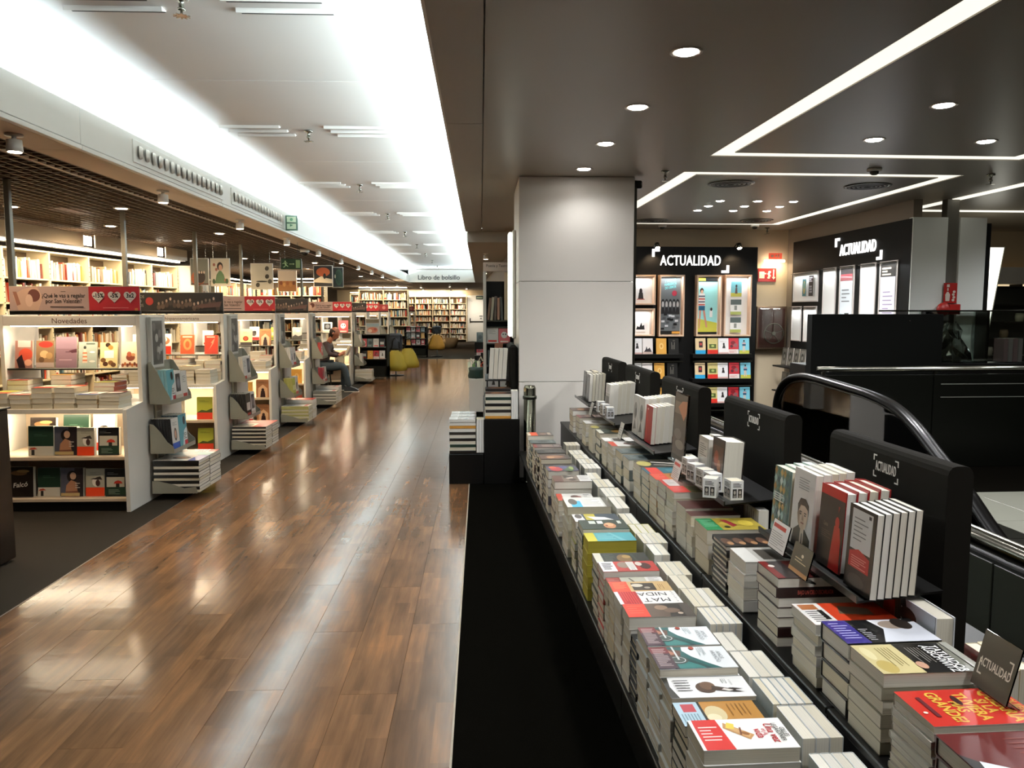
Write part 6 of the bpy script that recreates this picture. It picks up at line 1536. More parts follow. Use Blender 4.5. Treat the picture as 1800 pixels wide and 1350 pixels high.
for k in range(5):
    M_ = Matrix.Translation((.10 + .035 * k, 9.1, 1.446 + .13)) @ Matrix.Rotation(.12 - .04 * k, 4, 'Y') @ B_SPINE_Y
    book('book', M_, .16, .25 + .02 * (k % 3), .03, ['#8a6a54', '#c9c0a8', '#55463c', '#a87c64', '#3c3a34'][k], None, f'book seen by its spine, {ords[k]} in the black compartment of the tall shelf', None)
# lit vertical sign on the pillar side
t = thing('light_box', TM(.349, 7.85, 1.28), 'tall glowing white light box fixed to the aisle side of the pillar', 'light box')
MB().cbox(-.035, .0, -.09, .09, 0, 1.06, .008).build('frame', WHITE, t)
MB().cbox(-.075, -.036, -.085, .085, .02, 1.04, .012).build('diffuser', mat('lightbox_glow', '#ffffff', .5, emit=(.93, 1, .88), strength=1.7), t)
# white bin with a dark green bag of umbrellas
t = thing('umbrella_bin', TM(-.08, 12.0), 'white rectangular bin with dark green liner beside the tall shelf', 'bin')
MB().cbox(-.10, .12, -.12, .12, .02, .53, .006).build('bin', WHITE, t)
m = MB(); m.lathe([(.115, 0), (.13, .04), (.12, .12), (.13, .17), (.11, .18)], n=12); m.build('liner', mat('green_bag', '#0f2b22', .5), t, Matrix.Translation((.01, 0, .52)), True)
for k, (x, y, c, h) in enumerate(((-.10, -.02, '#d8e0c8', .30), (-.03, .02, '#6c8a58', .27), (.05, -.03, '#d8d8c0', .33), (.08, .03, '#c04a30', .24), (.02, .06, '#20201c', .31))):
    m = MB(); m.tube([(x * .4, y * .4, .1), (x * .8, y, .5), (x, y, .53 + h * .8)], [.02, .022, .026], 8); m.tube([(x, y, .53 + h * .8), (x + .03, y - .02, .53 + h), (x + .06, y - .02, .53 + h * .8)], .010, 6)
    tag(m.build('umbrella', mat('u' + str(k), c, .5), None, TM(-.08, 12.0), True), f'furled {["pale green", "green", "cream", "red", "black"][k]} umbrella standing in the white bin', 'umbrella', None)
# small stands beyond
for k, (x, y, lab) in enumerate(((.12, 13.4, 'just beyond the umbrella bin'), (-.02, 18.0, 'far down the aisle'))):
    t = thing('magazine_stand', TM(x, y), f'dark stepped magazine stand {lab}', 'magazine stand')
    for j, (z, d) in enumerate(((.25, .36), (.55, .24), (.85, .12))): MB().cbox(-.12, .3, -d, -d + .14, z - .24, z, .003).build('step', BLACK, t)
    for j, (z, d, c, ds) in enumerate(((.25, .30, '#c8b8a8', 'plainwhite'), (.55, .18, '#b85a50', 'redcrowd'), (.85, .06, '#77787c', 'slate'))):
        for q_ in range(2): stand_cam(x + .0 + q_ * .17, y - d + .04, z + .001, .15, .22, .02, c, ds, f'magazine {ords[q_]} on step {ords[j]} of the stand {lab}', None, .15)

# dark rack with poster and yellow bags, far left of the aisle
def rack(x, y, w, label, rows):
    t = thing('dark_rack', TM(x, y), label, 'rack')
    MB().cbox(0, w, 0, .5, .06, .30, .003).build('base', CHAR, t)
    for s_ in (0, w - .03): MB().cbox(s_, s_ + .03, .0, .5, .004, 1.0, .003).build('side_panel', CHAR, t)
    MB().box(.03, w - .03, .22, .25, .3, 1.0).build('back_panel', CHAR, t)
    for z in rows: MB().cbox(.03, w - .03, .0, .22, z, z + .02, .002).build('shelf', DSTEEL, t)
    MB().cbox(0, w, .0, .5, 1.0, 1.02, .002).build('top', CHAR, t)
    return t
rack(-2.74, 17.9, .62, 'dark book rack with a landscape poster on top, beside the yellow bags', (.45, .72))
rack(-2.55, 26.4, .75, 'dark book rack with many small covers near the end of the wooden floor', (.4, .62, .84))
k = 0
for (x, y, zs_, w) in ((-2.74, 17.95, (.47, .74), .58), (-2.51, 26.45, (.42, .64, .86), .68)):
    for z in zs_:
        for q_ in range(4):
            k += 1; d = ['plainwhite', 'plainblack', 'goldlace', 'redcrowd', 'figurewhite', 'comicred', 'slate'][k % 7]
            stand_cam(x + .09 + q_ * w * .235, y, z, .125 if w < .6 else .13, .19, .02, '#8a8478', d, f'small book {ords[q_]} on the {"low" if z < .5 else "mid" if z < .7 else "high"} shelf of the {"poster-topped" if y < 20 else "far"} dark rack', None, .12)
t = thing('table_poster', TM(-2.45, 17.98, 1.025), 'white-framed landscape poster standing on the dark rack', 'poster')
MB().cbox(-.16, .16, -.01, .01, 0, .36, .003).build('board', WHITE, t)
a = Art(.0005); a.rect(-.5, -.5, .5, .5, '#a89c90'); a.rect(-.5, .25, .5, .5, '#6c5c44'); a.rect(-.5, .0, .5, .2, '#8fa0a4'); a.ell(0, -.25, .4, .2, '#b8684c'); a.ell(-.2, -.3, .15, .12, '#d8b89c'); a.ell(.2, -.2, .12, .1, '#8a3c2c')
a.build('poster_print', PRINT_MATT, t, basis((1, 0, 0), (0, 0, 1), (0, -1, 0), (0, -.0105, .18)) @ Matrix.Diagonal((.29, .33, 1, 1)))
YEL = mat('bag_yellow', '#a8922c', .6); 
def bag(x, y, z, s, label, mt=YEL):
    t = thing('tote_bag', TM(x, y, z, rnd.uniform(-.4, .4)), label, 'bag', 'yellow tote bags along the aisle')
    m = MB(); n = 14
    for r_, zz in ((.15, 0), (.20, .015), (.185, .10), (.13, .26), (.08, .36)):
        for i in range(n):
            t_ = 2 * PI * i / n; f = 1 + .12 * math.sin(t_ * 4 + zz * 9); m.v.append((r_ * s * f * math.cos(t_), r_ * s * .55 * f * math.sin(t_), zz * s))
    for L_ in range(4):
        for i in range(n): m.f.append([L_ * n + i, L_ * n + (i + 1) % n, (L_ + 1) * n + (i + 1) % n, (L_ + 1) * n + i]); m.m.append(0); m.c.append((1, 1, 1))
    m.f.append(list(range(n))[::-1]); m.m.append(0); m.c.append((1, 1, 1))
    m.build('bag_body', mt, t, None, True)
    for s2 in (-.03, .03): MB().tube([(-.08 * s, s2 * s, .34 * s), (-.05 * s, s2 * s, .52 * s), (0, s2 * s, .58 * s), (.05 * s, s2 * s, .52 * s), (.08 * s, s2 * s, .34 * s)], .008, 6).build('handle', BLACK, t, None, True)
t = thing('bag_hanger', TM(-2.05, 19.0), 'dark stand carrying yellow tote bags at the edge of the wooden aisle', 'stand')
MB().lathe([(0, .004), (.2, .004), (.2, .02), (.02, .03), (.02, 1.12), (0, 1.12)], n=14).build('pole', BLACK, t, None, True)
MB().cbox(-.16, .16, -.1, .1, .62, 1.02, .04).build('dark_bag', mat('dark_cloth', '#15151a', .8), t)
bag(-2.02, 18.68, .14, 1.35, 'yellow tote bag hanging on the dark stand, shelf side')
bag(-1.74, 18.85, .2, 1.3, 'yellow tote bag hanging on the dark stand, aisle side')
bag(-1.50, 26.7, .25, 1.4, 'orange-yellow tote bag by the far dark rack', mat('bag_orange', '#b8842c', .6))
t = thing('bag_hanger', TM(-1.50, 27.0), 'dark stand behind the orange-yellow bag near the far rack', 'stand')
MB().lathe([(0, .004), (.2, .004), (.2, .02), (.02, .03), (.02, 1.12), (0, 1.12)], n=12).build('pole', BLACK, t, None, True)
MB().cbox(-.15, .15, -.1, .1, .78, 1.05, .04).build('dark_bag', mat('dark_cloth', '#15151a', .8), t)
for k, (x, y) in enumerate(((-1.75, 31.5), (-1.3, 33.5))):
    t = thing('wicker_basket', TM(x, y), f'pale woven basket on the far carpet, {ords[k]} one', 'basket', 'far baskets')
    MB().lathe([(0, .004), (.25, .004), (.36, .3), (.33, .42), (.30, .42), (.3, .3), (.0, .1)], n=16).build('basket', mat('wicker', '#a8906c', .8, noise=.4, nscale=60), t, None, True)
    MB().tube([(-.3, 0, .4), (-.2, 0, .58), (0, 0, .64), (.2, 0, .58), (.3, 0, .4)], .02, 8).build('handle', mat('wicker_pale', '#cfc0a4', .7), t, None, True)

# white door in the end wall
t = struct(MB().cbox(-.66, .42, 39.93, 40.0, .0, 2.35, .01).build('door_1', mat('door_white', '#e6e2d8', .5)))
MB().cbox(-.60, .36, 39.90, 39.93, .02, 2.05, .008).build('door_leaf', mat('door_white', '#e6e2d8', .5), t)
MB().cbox(-.5, .3, 39.86, 39.9, 1.0, 1.05, .01).build('push_bar', DSTEEL, t)
MB().cbox(-.55, -.5, 39.84, 39.9, .98, 1.2, .01).build('bar_bracket', BLACK, t)
t = thing('exit_sign', TM(-.05, 39.85, 2.15), 'small green exit plate above the white door in the end wall', 'exit sign'); MB().cbox(-.18, .18, 0, .02, 0, .17, .003).build('panel', mat('exit_green3', '#24382a', .4), t); MB().box(-.14, .14, -.002, 0, .06, .1).build('pictogram', mat('exit_pale', '#a8b890', .5), t)
t = thing('door_notice', TM(.02, 39.89, 1.12), 'small white notice on the white door', 'notice'); MB().cbox(-.08, .08, 0, .008, 0, .2, .001).build('sheet', WHITE, t); MB().poly if False else None
a = Art(.0008); a.poly([(-.05, .03), (.05, .03), (0, .12)], '#222222'); a.rect(-.08, .16, .08, .2, '#222222'); a.build('notice_print', PRINT_MATT, t, basis((1, 0, 0), (0, 0, 1), (0, -1, 0), (0, -.001, 0)))
spot_light('added_door_light', (-.3, 38.3, 2.5), 120, (1, .93, .82), 140, .8, (math.radians(20), 0, 0))  # added spot without a fitting, brightens the white door
# small ceiling spots of the far end
for k, (x, y) in enumerate(((-3.2, 30.5), (-2.4, 32), (-1.2, 31), (-.6, 34), (-2.6, 36), (-1.4, 37.5), (.2, 30.2), (.25, 33), (-4.4, 31), (-4.8, 35), (.1, 14.5), (.12, 20))):
    t = thing('surface_spotlight', TM(x, y, 2.598), f'small spotlight on the far tan ceiling, {ords[k]} one', 'spotlight', 'spotlights of the far ceiling')
    put('spot_body', sb, t); put('lens', sl, t)
    if k % 2 == 0 or k > 9: spot_light('far_light', (0, 0, -.12), 70, WARM, 120, .8, (0, 0, 0), .04, t)

# ---- ACTUALIDAD fixture on the side wall (faces the camera) --------------------------------
LITP = mat('niche_white', '#e8e6e0', .6)
f = thing('wall_fixture', RM(0, 11.2), 'black wall fixture facing the tables with the glowing sign Actualidad and lit niches', 'wall display')
MB().cbox(2.0, 4.38, .12, .39, .004, 2.48, .004).build('carcass', BLACK, f)
SW = mat('sign_glow', '#ffffff', .5, emit=(1, .98, .95), strength=1.1)
sign_on(f, basis((1, 0, 0), (0, 0, 1), (0, -1, 0), (3.38, .118, 2.275)), .205, .66, SW, 1.14, .34, True, .02, .11, .035)
def niche(x0, x1, z0, z1, deep=.10, lamp=True, parent=None, P=None, name='niche'):
    """a box frame standing proud of the front at y=.12; pale wood rim, white inside"""
    w = .022
    m = MB(); m.cbox(x0, x0 + w, 0, .118, z0, z1, .002); m.cbox(x1 - w, x1, 0, .118, z0, z1, .002); m.cbox(x0 + w, x1 - w, 0, .118, z1 - w, z1, .002); m.cbox(x0 + w, x1 - w, 0, .118, z0, z0 + w, .002)
    fr = m.build('niche_frame', WOOD_F, parent)
    MB().box(x0 + w, x1 - w, .112, .116, z0 + w, z1 - w).build('niche_back', LITP, fr)
    if lamp: area_light('niche_light', ((x0 + x1) / 2, .045, z1 - w - .004), (x1 - x0) * .8, .05, 1.6 * (x1 - x0) / .35 * (z1 - z0) ** .5, (.95, .97, 1), (math.radians(-14), 0, 0), parent)
    return fr
niche(2.12, 2.845, 1.64, 2.07, parent=f); niche(2.12, 2.84, 1.19, 1.59, parent=f); niche(2.90, 3.27, 1.185, 2.07, parent=f); niche(3.45, 3.82, 1.185, 2.07, parent=f); niche(3.86, 4.26, 1.185, 2.075, parent=f)
def poster_at(P, parent_label, x0, x1, z0, z1, y, fn, label, cat='poster', mt=None):
    t = thing('poster', P @ Matrix.Translation(((x0 + x1) / 2, y, (z0 + z1) / 2)), label, cat)
    w, h = x1 - x0, z1 - z0
    MB().cbox(-w / 2, w / 2, 0, .006, -h / 2, h / 2, .001).build('board', WHITE, t)
    a = Art(.0006); fn(a); a.build('poster_print', mt or PRINT, t, basis((1, 0, 0), (0, 0, 1), (0, -1, 0), (0, -.0006, 0)) @ Matrix.Diagonal((w, h, 1, 1)))
    return t
def q_group(a):
    a.rect(-.5, -.5, .5, .5, '#6c7274'); a.rect(-.5, -.5, .5, -.44, '#1c1c1a')
    for j, y in enumerate((.44, .38, .32)): a.text(('ANDREAS', 'HABLEMOS', 'DE LIBROS')[j] if j else 'Y MUCHO', 0, y, .062, '#7ae0e0', .06, 1.9, .01)
    a.ell(.2, .22, .12, .05, '#b03a4c'); a.rect(.1, -.49, .5, -.45, '#d8a04a')
    for i in range(5): x = -.36 + i * .18; a.ell(x, .03, .09, .09, '#1a1a1c'); a.ell(x, .02, .06, .06, '#b8b8b8'); a.poly([(x - .1, -.14), (x + .1, -.14), (x + .06, -.02), (x - .06, -.02)], '#2a2a2c')
    for i in range(14): a.rect(-.45 + (i * 37 % 80) / 100, -.42 + (i * 23 % 26) / 100, -.45 + (i * 37 % 80) / 100 + .16, -.42 + (i * 23 % 26) / 100 + .035, ['#1e1e20', '#cfd2d4', '#55585c'][i % 3])
def q_woman(a):
    a.rect(-.5, -.5, .5, .5, '#9fdcd8'); a.rect(-.5, .42, .5, .5, '#16181a'); a.rect(-.46, .44, -.1, .49, '#c9c43a'); a.poly([(-.5, -.5), (.5, -.5), (.5, -.3), (-.5, -.22)], '#c2c04c'); a.rect(-.5, -.5, .5, -.46, '#1a1c1c')
    a.ell(-.28, .27, .09, .045, '#2c2320'); a.ell(-.27, .245, .06, .035, '#d8a88a'); a.poly([(-.45, .0), (-.1, .0), (-.14, .22), (-.4, .22)], '#e8e4de')
    for j, c_ in enumerate(('#c0392b', '#27405c', '#c0392b', '#27405c')): a.rect(-.44, .01 + j * .05, -.12, .03 + j * .05, c_)
    a.rect(-.42, -.08, -.12, .0, '#245a78'); a.poly([(-.4, -.08), (-.3, -.08), (-.36, -.4), (-.4, -.4)], '#c98a78'); a.poly([(-.22, -.08), (-.12, -.08), (.02, -.38), (-.06, -.38)], '#c98a78')
    a.rect(.12, -.2, .26, -.08, '#e8e4de'); a.ell(.2, -.06, .05, .03, '#3a2c28')
def card(a): a.rect(-.5, -.5, .5, .5, '#7cc8d0'); a.rect(-.5, -.5, .5, -.25, '#b8b440'); a.poly([(-.12, -.3), (.12, -.3), (.08, .1), (-.08, .1)], '#5c4a44'); a.ell(0, .2, .09, .1, '#2a2220')
def card2(a): a.rect(-.5, -.5, .5, .5, '#e8e6e0'); a.rect(-.5, .15, .5, .5, '#55605c'); a.rect(-.5, -.5, .5, -.3, '#a8b05c'); a.rect(-.15, -.2, .1, .1, '#8a8c84')
def small_fig(a): a.rect(-.5, -.5, .5, .5, '#e6e4e0'); a.ell(0, .2, .16, .2, '#26201e'); a.poly([(-.3, -.4), (.3, -.4), (.2, .1), (-.2, .1)], '#33302e'); a.rect(-.4, -.42, .4, -.36, '#a8554c')
def small_city(a): a.rect(-.5, -.5, .5, .5, '#e6e4e0'); a.poly([(-.45, -.3), (-.3, .0), (-.1, -.1), (.1, .3), (.2, 0), (.4, .1), (.45, -.3)], '#262626')
FM = RM(0, 11.2)
poster_at(FM, '', 2.935, 3.235, 1.215, 2.04, .10, q_group, 'dark poster of a group of people with turquoise lettering in the tall niche')
poster_at(FM, '', 3.485, 3.785, 1.215, 2.04, .10, q_woman, 'pale turquoise poster of a woman in a striped top in the tall niche')
for j, (z, fn) in enumerate(((1.76, card), (1.50, card2), (1.24, card2))): poster_at(FM, '', 3.97, 4.13, z, z + .22, .06, fn, f'small book card, {["top", "middle", "lowest"][j]} of three in the white niche', 'card')
poster_at(FM, '', 2.58, 2.72, 1.70, 1.90, .10, small_fig, 'small dark figure print in the white niche beside the pillar', 'card'); poster_at(FM, '', 2.58, 2.72, 1.25, 1.42, .10, small_city, 'small black skyline print in the lower white niche beside the pillar', 'card')
rows = [(.93, [('figurewhite', 2.30), ('figurewhite', 2.50), ('domecity', 2.66), ('goldlace', 2.86), ('blackplain', 3.04)]), (.93, [('beigeband', 3.44), ('greenpaint', 3.62), ('figurewhite', 3.78), ('redcrowd', 3.93), ('bluesky', 4.09)]),
        (.57, [('plainwhite', 2.50), ('domecity', 2.66), ('goldlace', 2.84), ('blackplain', 3.03)]), (.57, [('beigeband', 3.44), ('greenpaint', 3.63), ('figurewhite', 3.78), ('redcrowd', 3.95), ('bluesky', 4.12)]),
        (.21, [('plainwhite', 2.50), ('domecity', 2.66), ('goldlace', 2.84)]), (.21, [('beigeband', 3.44), ('greenpaint', 3.63), ('figurewhite', 3.78), ('redcrowd', 3.95), ('bluesky', 4.12)])]
for (x0, x1) in ((2.2, 3.26), (3.4, 4.28)):
    for z in (.93, .57, .21): MB().cbox(x0, x1, -.03, .12, z - .06, z, .003).build('shelf', BLACK, f); MB().cbox(x0, x1, -.035, -.03, z - .12, z - .10, .002).build('shelf_edge', DSTEEL, f)
COVERW.update(beigeband='beige cover with a blue band', greenpaint='olive cover with a red band', bluesky='sky blue cover with a striped figure', domecity='pale cover with a dome', blackplain='black cover', redcrowd='red crowd cover')
for z, lst in rows:
    for k, (d, x) in enumerate(lst):
        M_ = RM(x + .08, 11.19, z + .001) @ Matrix.Rotation(-.12, 4, 'X') @ Matrix.Translation((0, .012, .115)) @ B_FACE_Y
        book('book', M_, .15, .228, .024, {'goldlace': '#d8a048', 'redcrowd': '#c0323a', 'bluesky': '#7cc4d4', 'blackplain': '#1e1c1a'}.get(d, '#d9d0c0'), d, f'{COVERW.get(d, d)}, {ords[k]} on the {"top" if z > .8 else "middle" if z > .4 else "low"} wall fixture shelf, {"pillar" if x < 3.3 else "hose"} side', None)
for k, x in enumerate((2.83, 4.02)):
    t = thing('clip_spotlight', RM(x, 11.12, 2.49), f'small spotlight clipped on the black fixture above the {["first", "last"][k]} sign letter', 'spotlight', 'clip spotlights on the fixture')
    MB().tube([(0, .2, -.02), (0, .08, .03), (0, 0, .02)], .008, 6).build('arm', DSTEEL, t); m = MB(); m.lathe([(0, 0), (.03, 0), (.04, .07), (.036, .075)], n=12); m.build('head', DSTEEL, t, Matrix.Translation((0, 0, .02)) @ Matrix.Rotation(PI * .85, 4, 'X'), True)
    m = MB(); m.lathe([(0, .074), (.035, .074), (.02, .082), (0, .083)], n=12); m.build('lens', LAMP_W, t, Matrix.Translation((0, 0, .02)) @ Matrix.Rotation(PI * .85, 4, 'X'), True)
    spot_light('sign_spot_light', (0, -.02, -.08), 9, WARM, 100, .7, (math.radians(30), 0, 0), .03, t)

# ---- fire equipment on the side wall
t = thing('fire_hose_box', RM(0, 11.45), 'dark red glass-fronted fire hose cabinet on the cream wall', 'fire hose cabinet')
MB().cbox(4.44, 4.90, .0, .14, .98, 1.62, .006).build('frame', mat('hose_frame', '#77604c', .35, metal=.5), t)
MB().box(4.47, 4.87, -.004, .0, 1.01, 1.59).build('back_plate', mat('hose_red', '#5c2a22', .4), t)
m = MB(); m.lathe([(.15, 0), (.155, .012), (.145, .02), (.14, .012)], n=30, caps=False); m.lathe([(0, 0), (.03, 0), (.03, .02), (0, .02)], n=14)
for i in range(5): m.box(.03, .145, -.003, .003, .008, .014, M=Matrix.Rotation(i * 2 * PI / 5 + .3, 4, 'Z'))
m.build('hose_reel', mat('reel_grey', '#9a8c80', .4, metal=.3), t, basis((1, 0, 0), (0, 0, 1), (0, -1, 0), (4.70, -.006, 1.22)))
MB().box(4.47, 4.87, -.034, -.032, 1.01, 1.59).build('glass_pane', PANE, t)
t = thing('fire_sign', RM(0, 11.58), 'red fire hose sign with white pictograms and arrow on the cream wall', 'fire sign')
MB().cbox(4.49, 4.77, 0, .01, 1.99, 2.19, .002).build('plate', RED, t)
a = Art(.0006); w_ = '#e8dcc4'; a.rect(4.51, 2.04, 4.59, 2.14, w_); a.rect(4.59, 2.1, 4.62, 2.12, w_); [a.ell(4.655 + .012 * (j % 2), 2.05 + j * .028, .022, .016, w_) for j in range(4)]; a.rect(4.72, 2.06, 4.738, 2.17, w_); a.poly([(4.70, 2.06), (4.76, 2.06), (4.73, 2.02)], w_)
a.build('pictogram', PRINT_MATT, t, basis((1, 0, 0), (0, 0, 1), (0, -1, 0), (0, -.0005, 0)))
t = thing('lit_exit_sign', RM(0, 11.5), 'red illuminated emergency plate with a lamp beneath it above the fire sign', 'emergency sign')
MB().cbox(4.62, 4.82, 0, .02, 2.32, 2.41, .002).build('plate', mat('red_lit', '#b03020', .4, emit=(.8, .12, .06), strength=.5), t)
MB().cbox(4.56, 4.86, -.02, .04, 2.275, 2.31, .006).build('lamp', mat('em_lamp', '#ffffff', .5, emit=(1, .9, .7), strength=7), t)
a = Art(.0006); a.rect(4.65, 2.35, 4.69, 2.38, '#e8c8b0'); a.rect(4.72, 2.35, 4.74, 2.38, '#e8c8b0'); a.rect(4.76, 2.34, 4.775, 2.39, '#e8c8b0'); a.build('pictogram', PRINT_MATT, t, basis((1, 0, 0), (0, 0, 1), (0, -1, 0), (0, -.0005, 0)))
area_light('emergency_light', (4.7, -.03, 2.27), .28, .04, 1.6, (1, .85, .6), (math.radians(15), 0, 0), t)

# ---- ACTUALIDAD wall along the side (faces the tables)
PW2 = RM(4.9, 11.3) @ Matrix.Rotation(-PI / 2, 4, 'Z')     # local x runs towards the camera, local -y faces the tables
f = thing('wall_fixture', PW2, 'long black side wall panel with the sign Actualidad and a line of lit niches', 'wall display')
MB().cbox(0, 3.02, .0, .05, .004, 2.55, .004).build('carcass', mat('side_board', '#0f0e0b', .6, spec=.15), f)
sign_on(f, basis((1, 0, 0), (0, 0, 1), (0, -1, 0), (1.88, -.002, 2.315)), .20, .66, SW, 1.14, .34, True, .015, .11, .035)
def niche2(x0, x1, z0, z1):
    w = .018; q_ = -.014; m = MB(); m.cbox(x0, x0 + w, q_, 0, z0, z1, .002); m.cbox(x1 - w, x1, q_, 0, z0, z1, .002); m.cbox(x0 + w, x1 - w, q_, 0, z1 - w, z1, .002); m.cbox(x0 + w, x1 - w, q_, 0, z0, z0 + w, .002)
    fr = m.build('niche_frame', mat('pale_grey_frame', '#c9bfb8', .5), f); MB().box(x0 + w, x1 - w, -.006, -.002, z0 + w, z1 - w).build('niche_back', LITP, fr)
    area_light('niche_light', ((x0 + x1) / 2, -.05, z1 - .03), (x1 - x0) * .8, .03, 1.5 * (x1 - x0) / .35 * (z1 - z0) ** .5, (.9, .96, 1), (math.radians(-24), 0, 0), f)
    MB().cbox(x0 + .03, x1 - .03, -.062, -.014, z1 - .022, z1 - .014, .002).build('lamp_shield', DSTEEL, f)
niche2(.06, .86, 1.68, 2.10); niche2(.04, .36, 1.12, 1.62); niche2(.44, .84, 1.12, 1.62)
niche2(1.00, 1.36, 1.12, 2.12); niche2(1.46, 1.84, 1.12, 2.12); niche2(1.98, 2.34, 1.12, 2.12); niche2(2.42, 2.80, 1.12, 2.12)
def q_text(a): a.rect(-.5, -.5, .5, .5, '#dfe6ea'); a.rect(-.5, .36, .5, .5, '#1c1517'); a.rect(-.5, .33, .5, .42, '#8a2430'); a.bars(-.35, .05, .3, .25, 4, '#6c7074', .3); a.poly([(-.5, -.5), (-.2, -.5), (-.1, -.2), (-.4, -.1)], '#3f8c84'); a.rect(-.05, -.42, .3, -.1, '#eef0f0'); a.rect(-.05, -.12, .3, -.1, '#222222')
def q_text2(a): a.rect(-.5, -.5, .5, .5, '#e6e2ea'); a.rect(-.5, .34, .5, .5, '#17130f'); a.bars(-.4, .36, .2, .47, 3, '#d8c8b0', .5); a.bars(-.3, -.1, .35, .2, 6, '#a090b0', .25); a.rect(-.3, -.42, .1, -.25, '#c9b44c')
poster_at(PW2, '', 1.495, 1.805, 1.15, 2.09, -.013, q_text, 'pale poster with a dark red head strip in the side wall niche'); poster_at(PW2, '', 2.455, 2.765, 1.15, 2.09, -.013, q_text2, 'pale poster with a black head block in the side wall niche closest to the pilasters')
def c_teal(a): a.rect(-.5, -.5, .5, .5, '#2f6e74'); a.ell(0, 0, .3, .38, '#b0a060'); a.ell(0, .1, .2, .2, '#5c9a94')
def c_bw(a): a.rect(-.5, -.5, .5, .5, '#1d1c22'); a.bars(-.4, .2, .3, .45, 3, '#cfcfd4', .5); [a.ell(-.2 + .2 * (i % 3), -.3 + .13 * (i // 3), .07, .05, '#b5b5bc') for i in range(9)]
poster_at(PW2, '', .42, .54, 1.76, 2.0, -.03, c_teal, 'teal book card in the wide side wall niche', 'card'); poster_at(PW2, '', .62, .76, 1.76, 2.04, -.03, c_bw, 'black and white book card in the wide side wall niche', 'card')
for row, z in enumerate((.76, .40, .06)):
    MB().cbox(.0, 3.0, -.26, -.002, z - .02, z, .002).build('shelf', BLACK, f)
    for k in range(5):
        M_ = PW2 @ Matrix.Translation((.09 + k * .20, -.12, z + .002)) @ Matrix.Rotation(-.1, 4, 'X') @ Matrix.Translation((0, .012, .13)) @ B_FACE_Y
        o = book('boxed_disc_set', M_, .17, .26, .05, '#6c6a60', 'metalcd', f'grey cased set, {ords[k]} from the corner, {["top", "middle", "bottom"][row]} side wall shelf', None); o['category'] = 'boxed set'
# pilasters, mirror and red call point at the passage
for k, (u0, u1) in enumerate(((4.905, 5.30), (5.44, 5.74))): struct(MB().cbox(u0, u1, 8.27, 8.35, .004, 2.56, .003).build('trim_3', mat('pilaster_white', '#f2f5ef', .5), None, RM(0, 0)))
struct(MB().cbox(5.30, 5.44, 8.30, 8.40, .004, ZH, .003).build('trim_4', mat('grey_post', '#6f6c64', .4), None, RM(0, 0)))
struct(MB().cbox(5.745, 5.80, 8.28, 8.4, .004, 2.5, .003).build('trim_5', BLACK, None, RM(0, 0)))
t = thing('extinguisher_sign', RM(0, 8.24), 'red extinguisher sign on the grey post between the white pilasters', 'fire sign')
MB().cbox(5.27, 5.42, 0, .01, 1.635, 1.855, .002).build('plate', RED, t)
a = Art(.0005); w_ = '#dcd2c4'; a.poly([(5.29, 1.66), (5.335, 1.66), (5.34, 1.73), (5.32, 1.76), (5.305, 1.76), (5.285, 1.73)], w_); a.rect(5.305, 1.77, 5.32, 1.8, w_); a.rect(5.30, 1.81, 5.33, 1.84, w_); [a.ell(5.375 + .008 * (j % 2), 1.67 + j * .03, .016, .014, w_) for j in range(4)]
a.build('pictogram', PRINT_MATT, t, basis((1, 0, 0), (0, 0, 1), (0, -1, 0), (0, -.0005, 0)))
t = thing('fire_alarm_bell', RM(5.31, 8.22, 1.57), 'round red alarm bell with a red box under the extinguisher sign', 'fire alarm')
m = MB(); m.lathe([(0, 0), (.07, 0), (.075, .02), (.05, .045), (0, .05)], n=18); m.build('bell', RED, t, basis((1, 0, 0), (0, 0, 1), (0, -1, 0), (-.06, 0, 0)), True)
MB().cbox(-.005, .12, -.04, .02, -.055, .055, .006).build('call_box', RED, t)

# black kiosk back, parapet with rail, glass case
t = thing('kiosk', RM(3.57, 7.72), 'plain black kiosk back standing behind the escalator head', 'kiosk')
MB().cbox(0, 1.38, 0, .12, .004, 1.52, .004).build('back_board', mat('kiosk_black', '#070806', .6, spec=.1), t)
MB().cbox(.0, .9, .12, .5, .004, 1.0, .004).build('body', BLACK, t)
MB().lathe([(0, 0), (.008, 0), (.008, .004), (0, .005)], n=10).build('lock', STEEL, t, basis((1, 0, 0), (0, 0, 1), (0, -1, 0), (1.02, -.001, 1.45)))
t = thing('parapet', RM(0, 7.4), 'dark glossy parapet with a steel handrail behind the escalator', 'parapet')
for k in range(5):
    u0 = 3.52 + k * 1.16; MB().cbox(u0, u0 + 1.15, 0, .08, .004, .93, .004).build('panel', mat('parapet_dark', '#0b0c09', .25, spec=.25), t)
MB().tube([(3.5, .02, .985), (9.3, .02, .985)], .026, 14).build('handrail', STEEL, t, None, True)
for k in range(6): MB().cbox(3.55 + k * 1.14, 3.58 + k * 1.14, .02, .05, .93, .965, .003).build('bracket', DSTEEL, t)
for z in (.70, .83): MB().cbox(4.75, 9.2, -.003, 0, z, z + .008, .001).build('dash_trim', mat('strip_grey', '#8c8c84', .3, metal=.6), t)  # thin grey metal lines in place of reflective dashes along the panels
t = thing('glass_case', RM(5.0, 7.98), 'glass display case on a dark base beside the black kiosk', 'display case')
MB().cbox(0, 1.9, 0, .26, .004, 1.0, .004).build('base', BLACK, t)
for a_ in ((0, 1.9, 0, .006, 1.0, 1.55), (0, .006, 0, .26, 1.0, 1.55), (1.894, 1.9, 0, .26, 1.0, 1.55), (.62, .626, 0, .26, 1.0, 1.55)): MB().box(*a_).build('glass_pane', PANE, t)
MB().box(0, 1.9, 0, .26, 1.55, 1.556).build('glass_top', PANE, t)
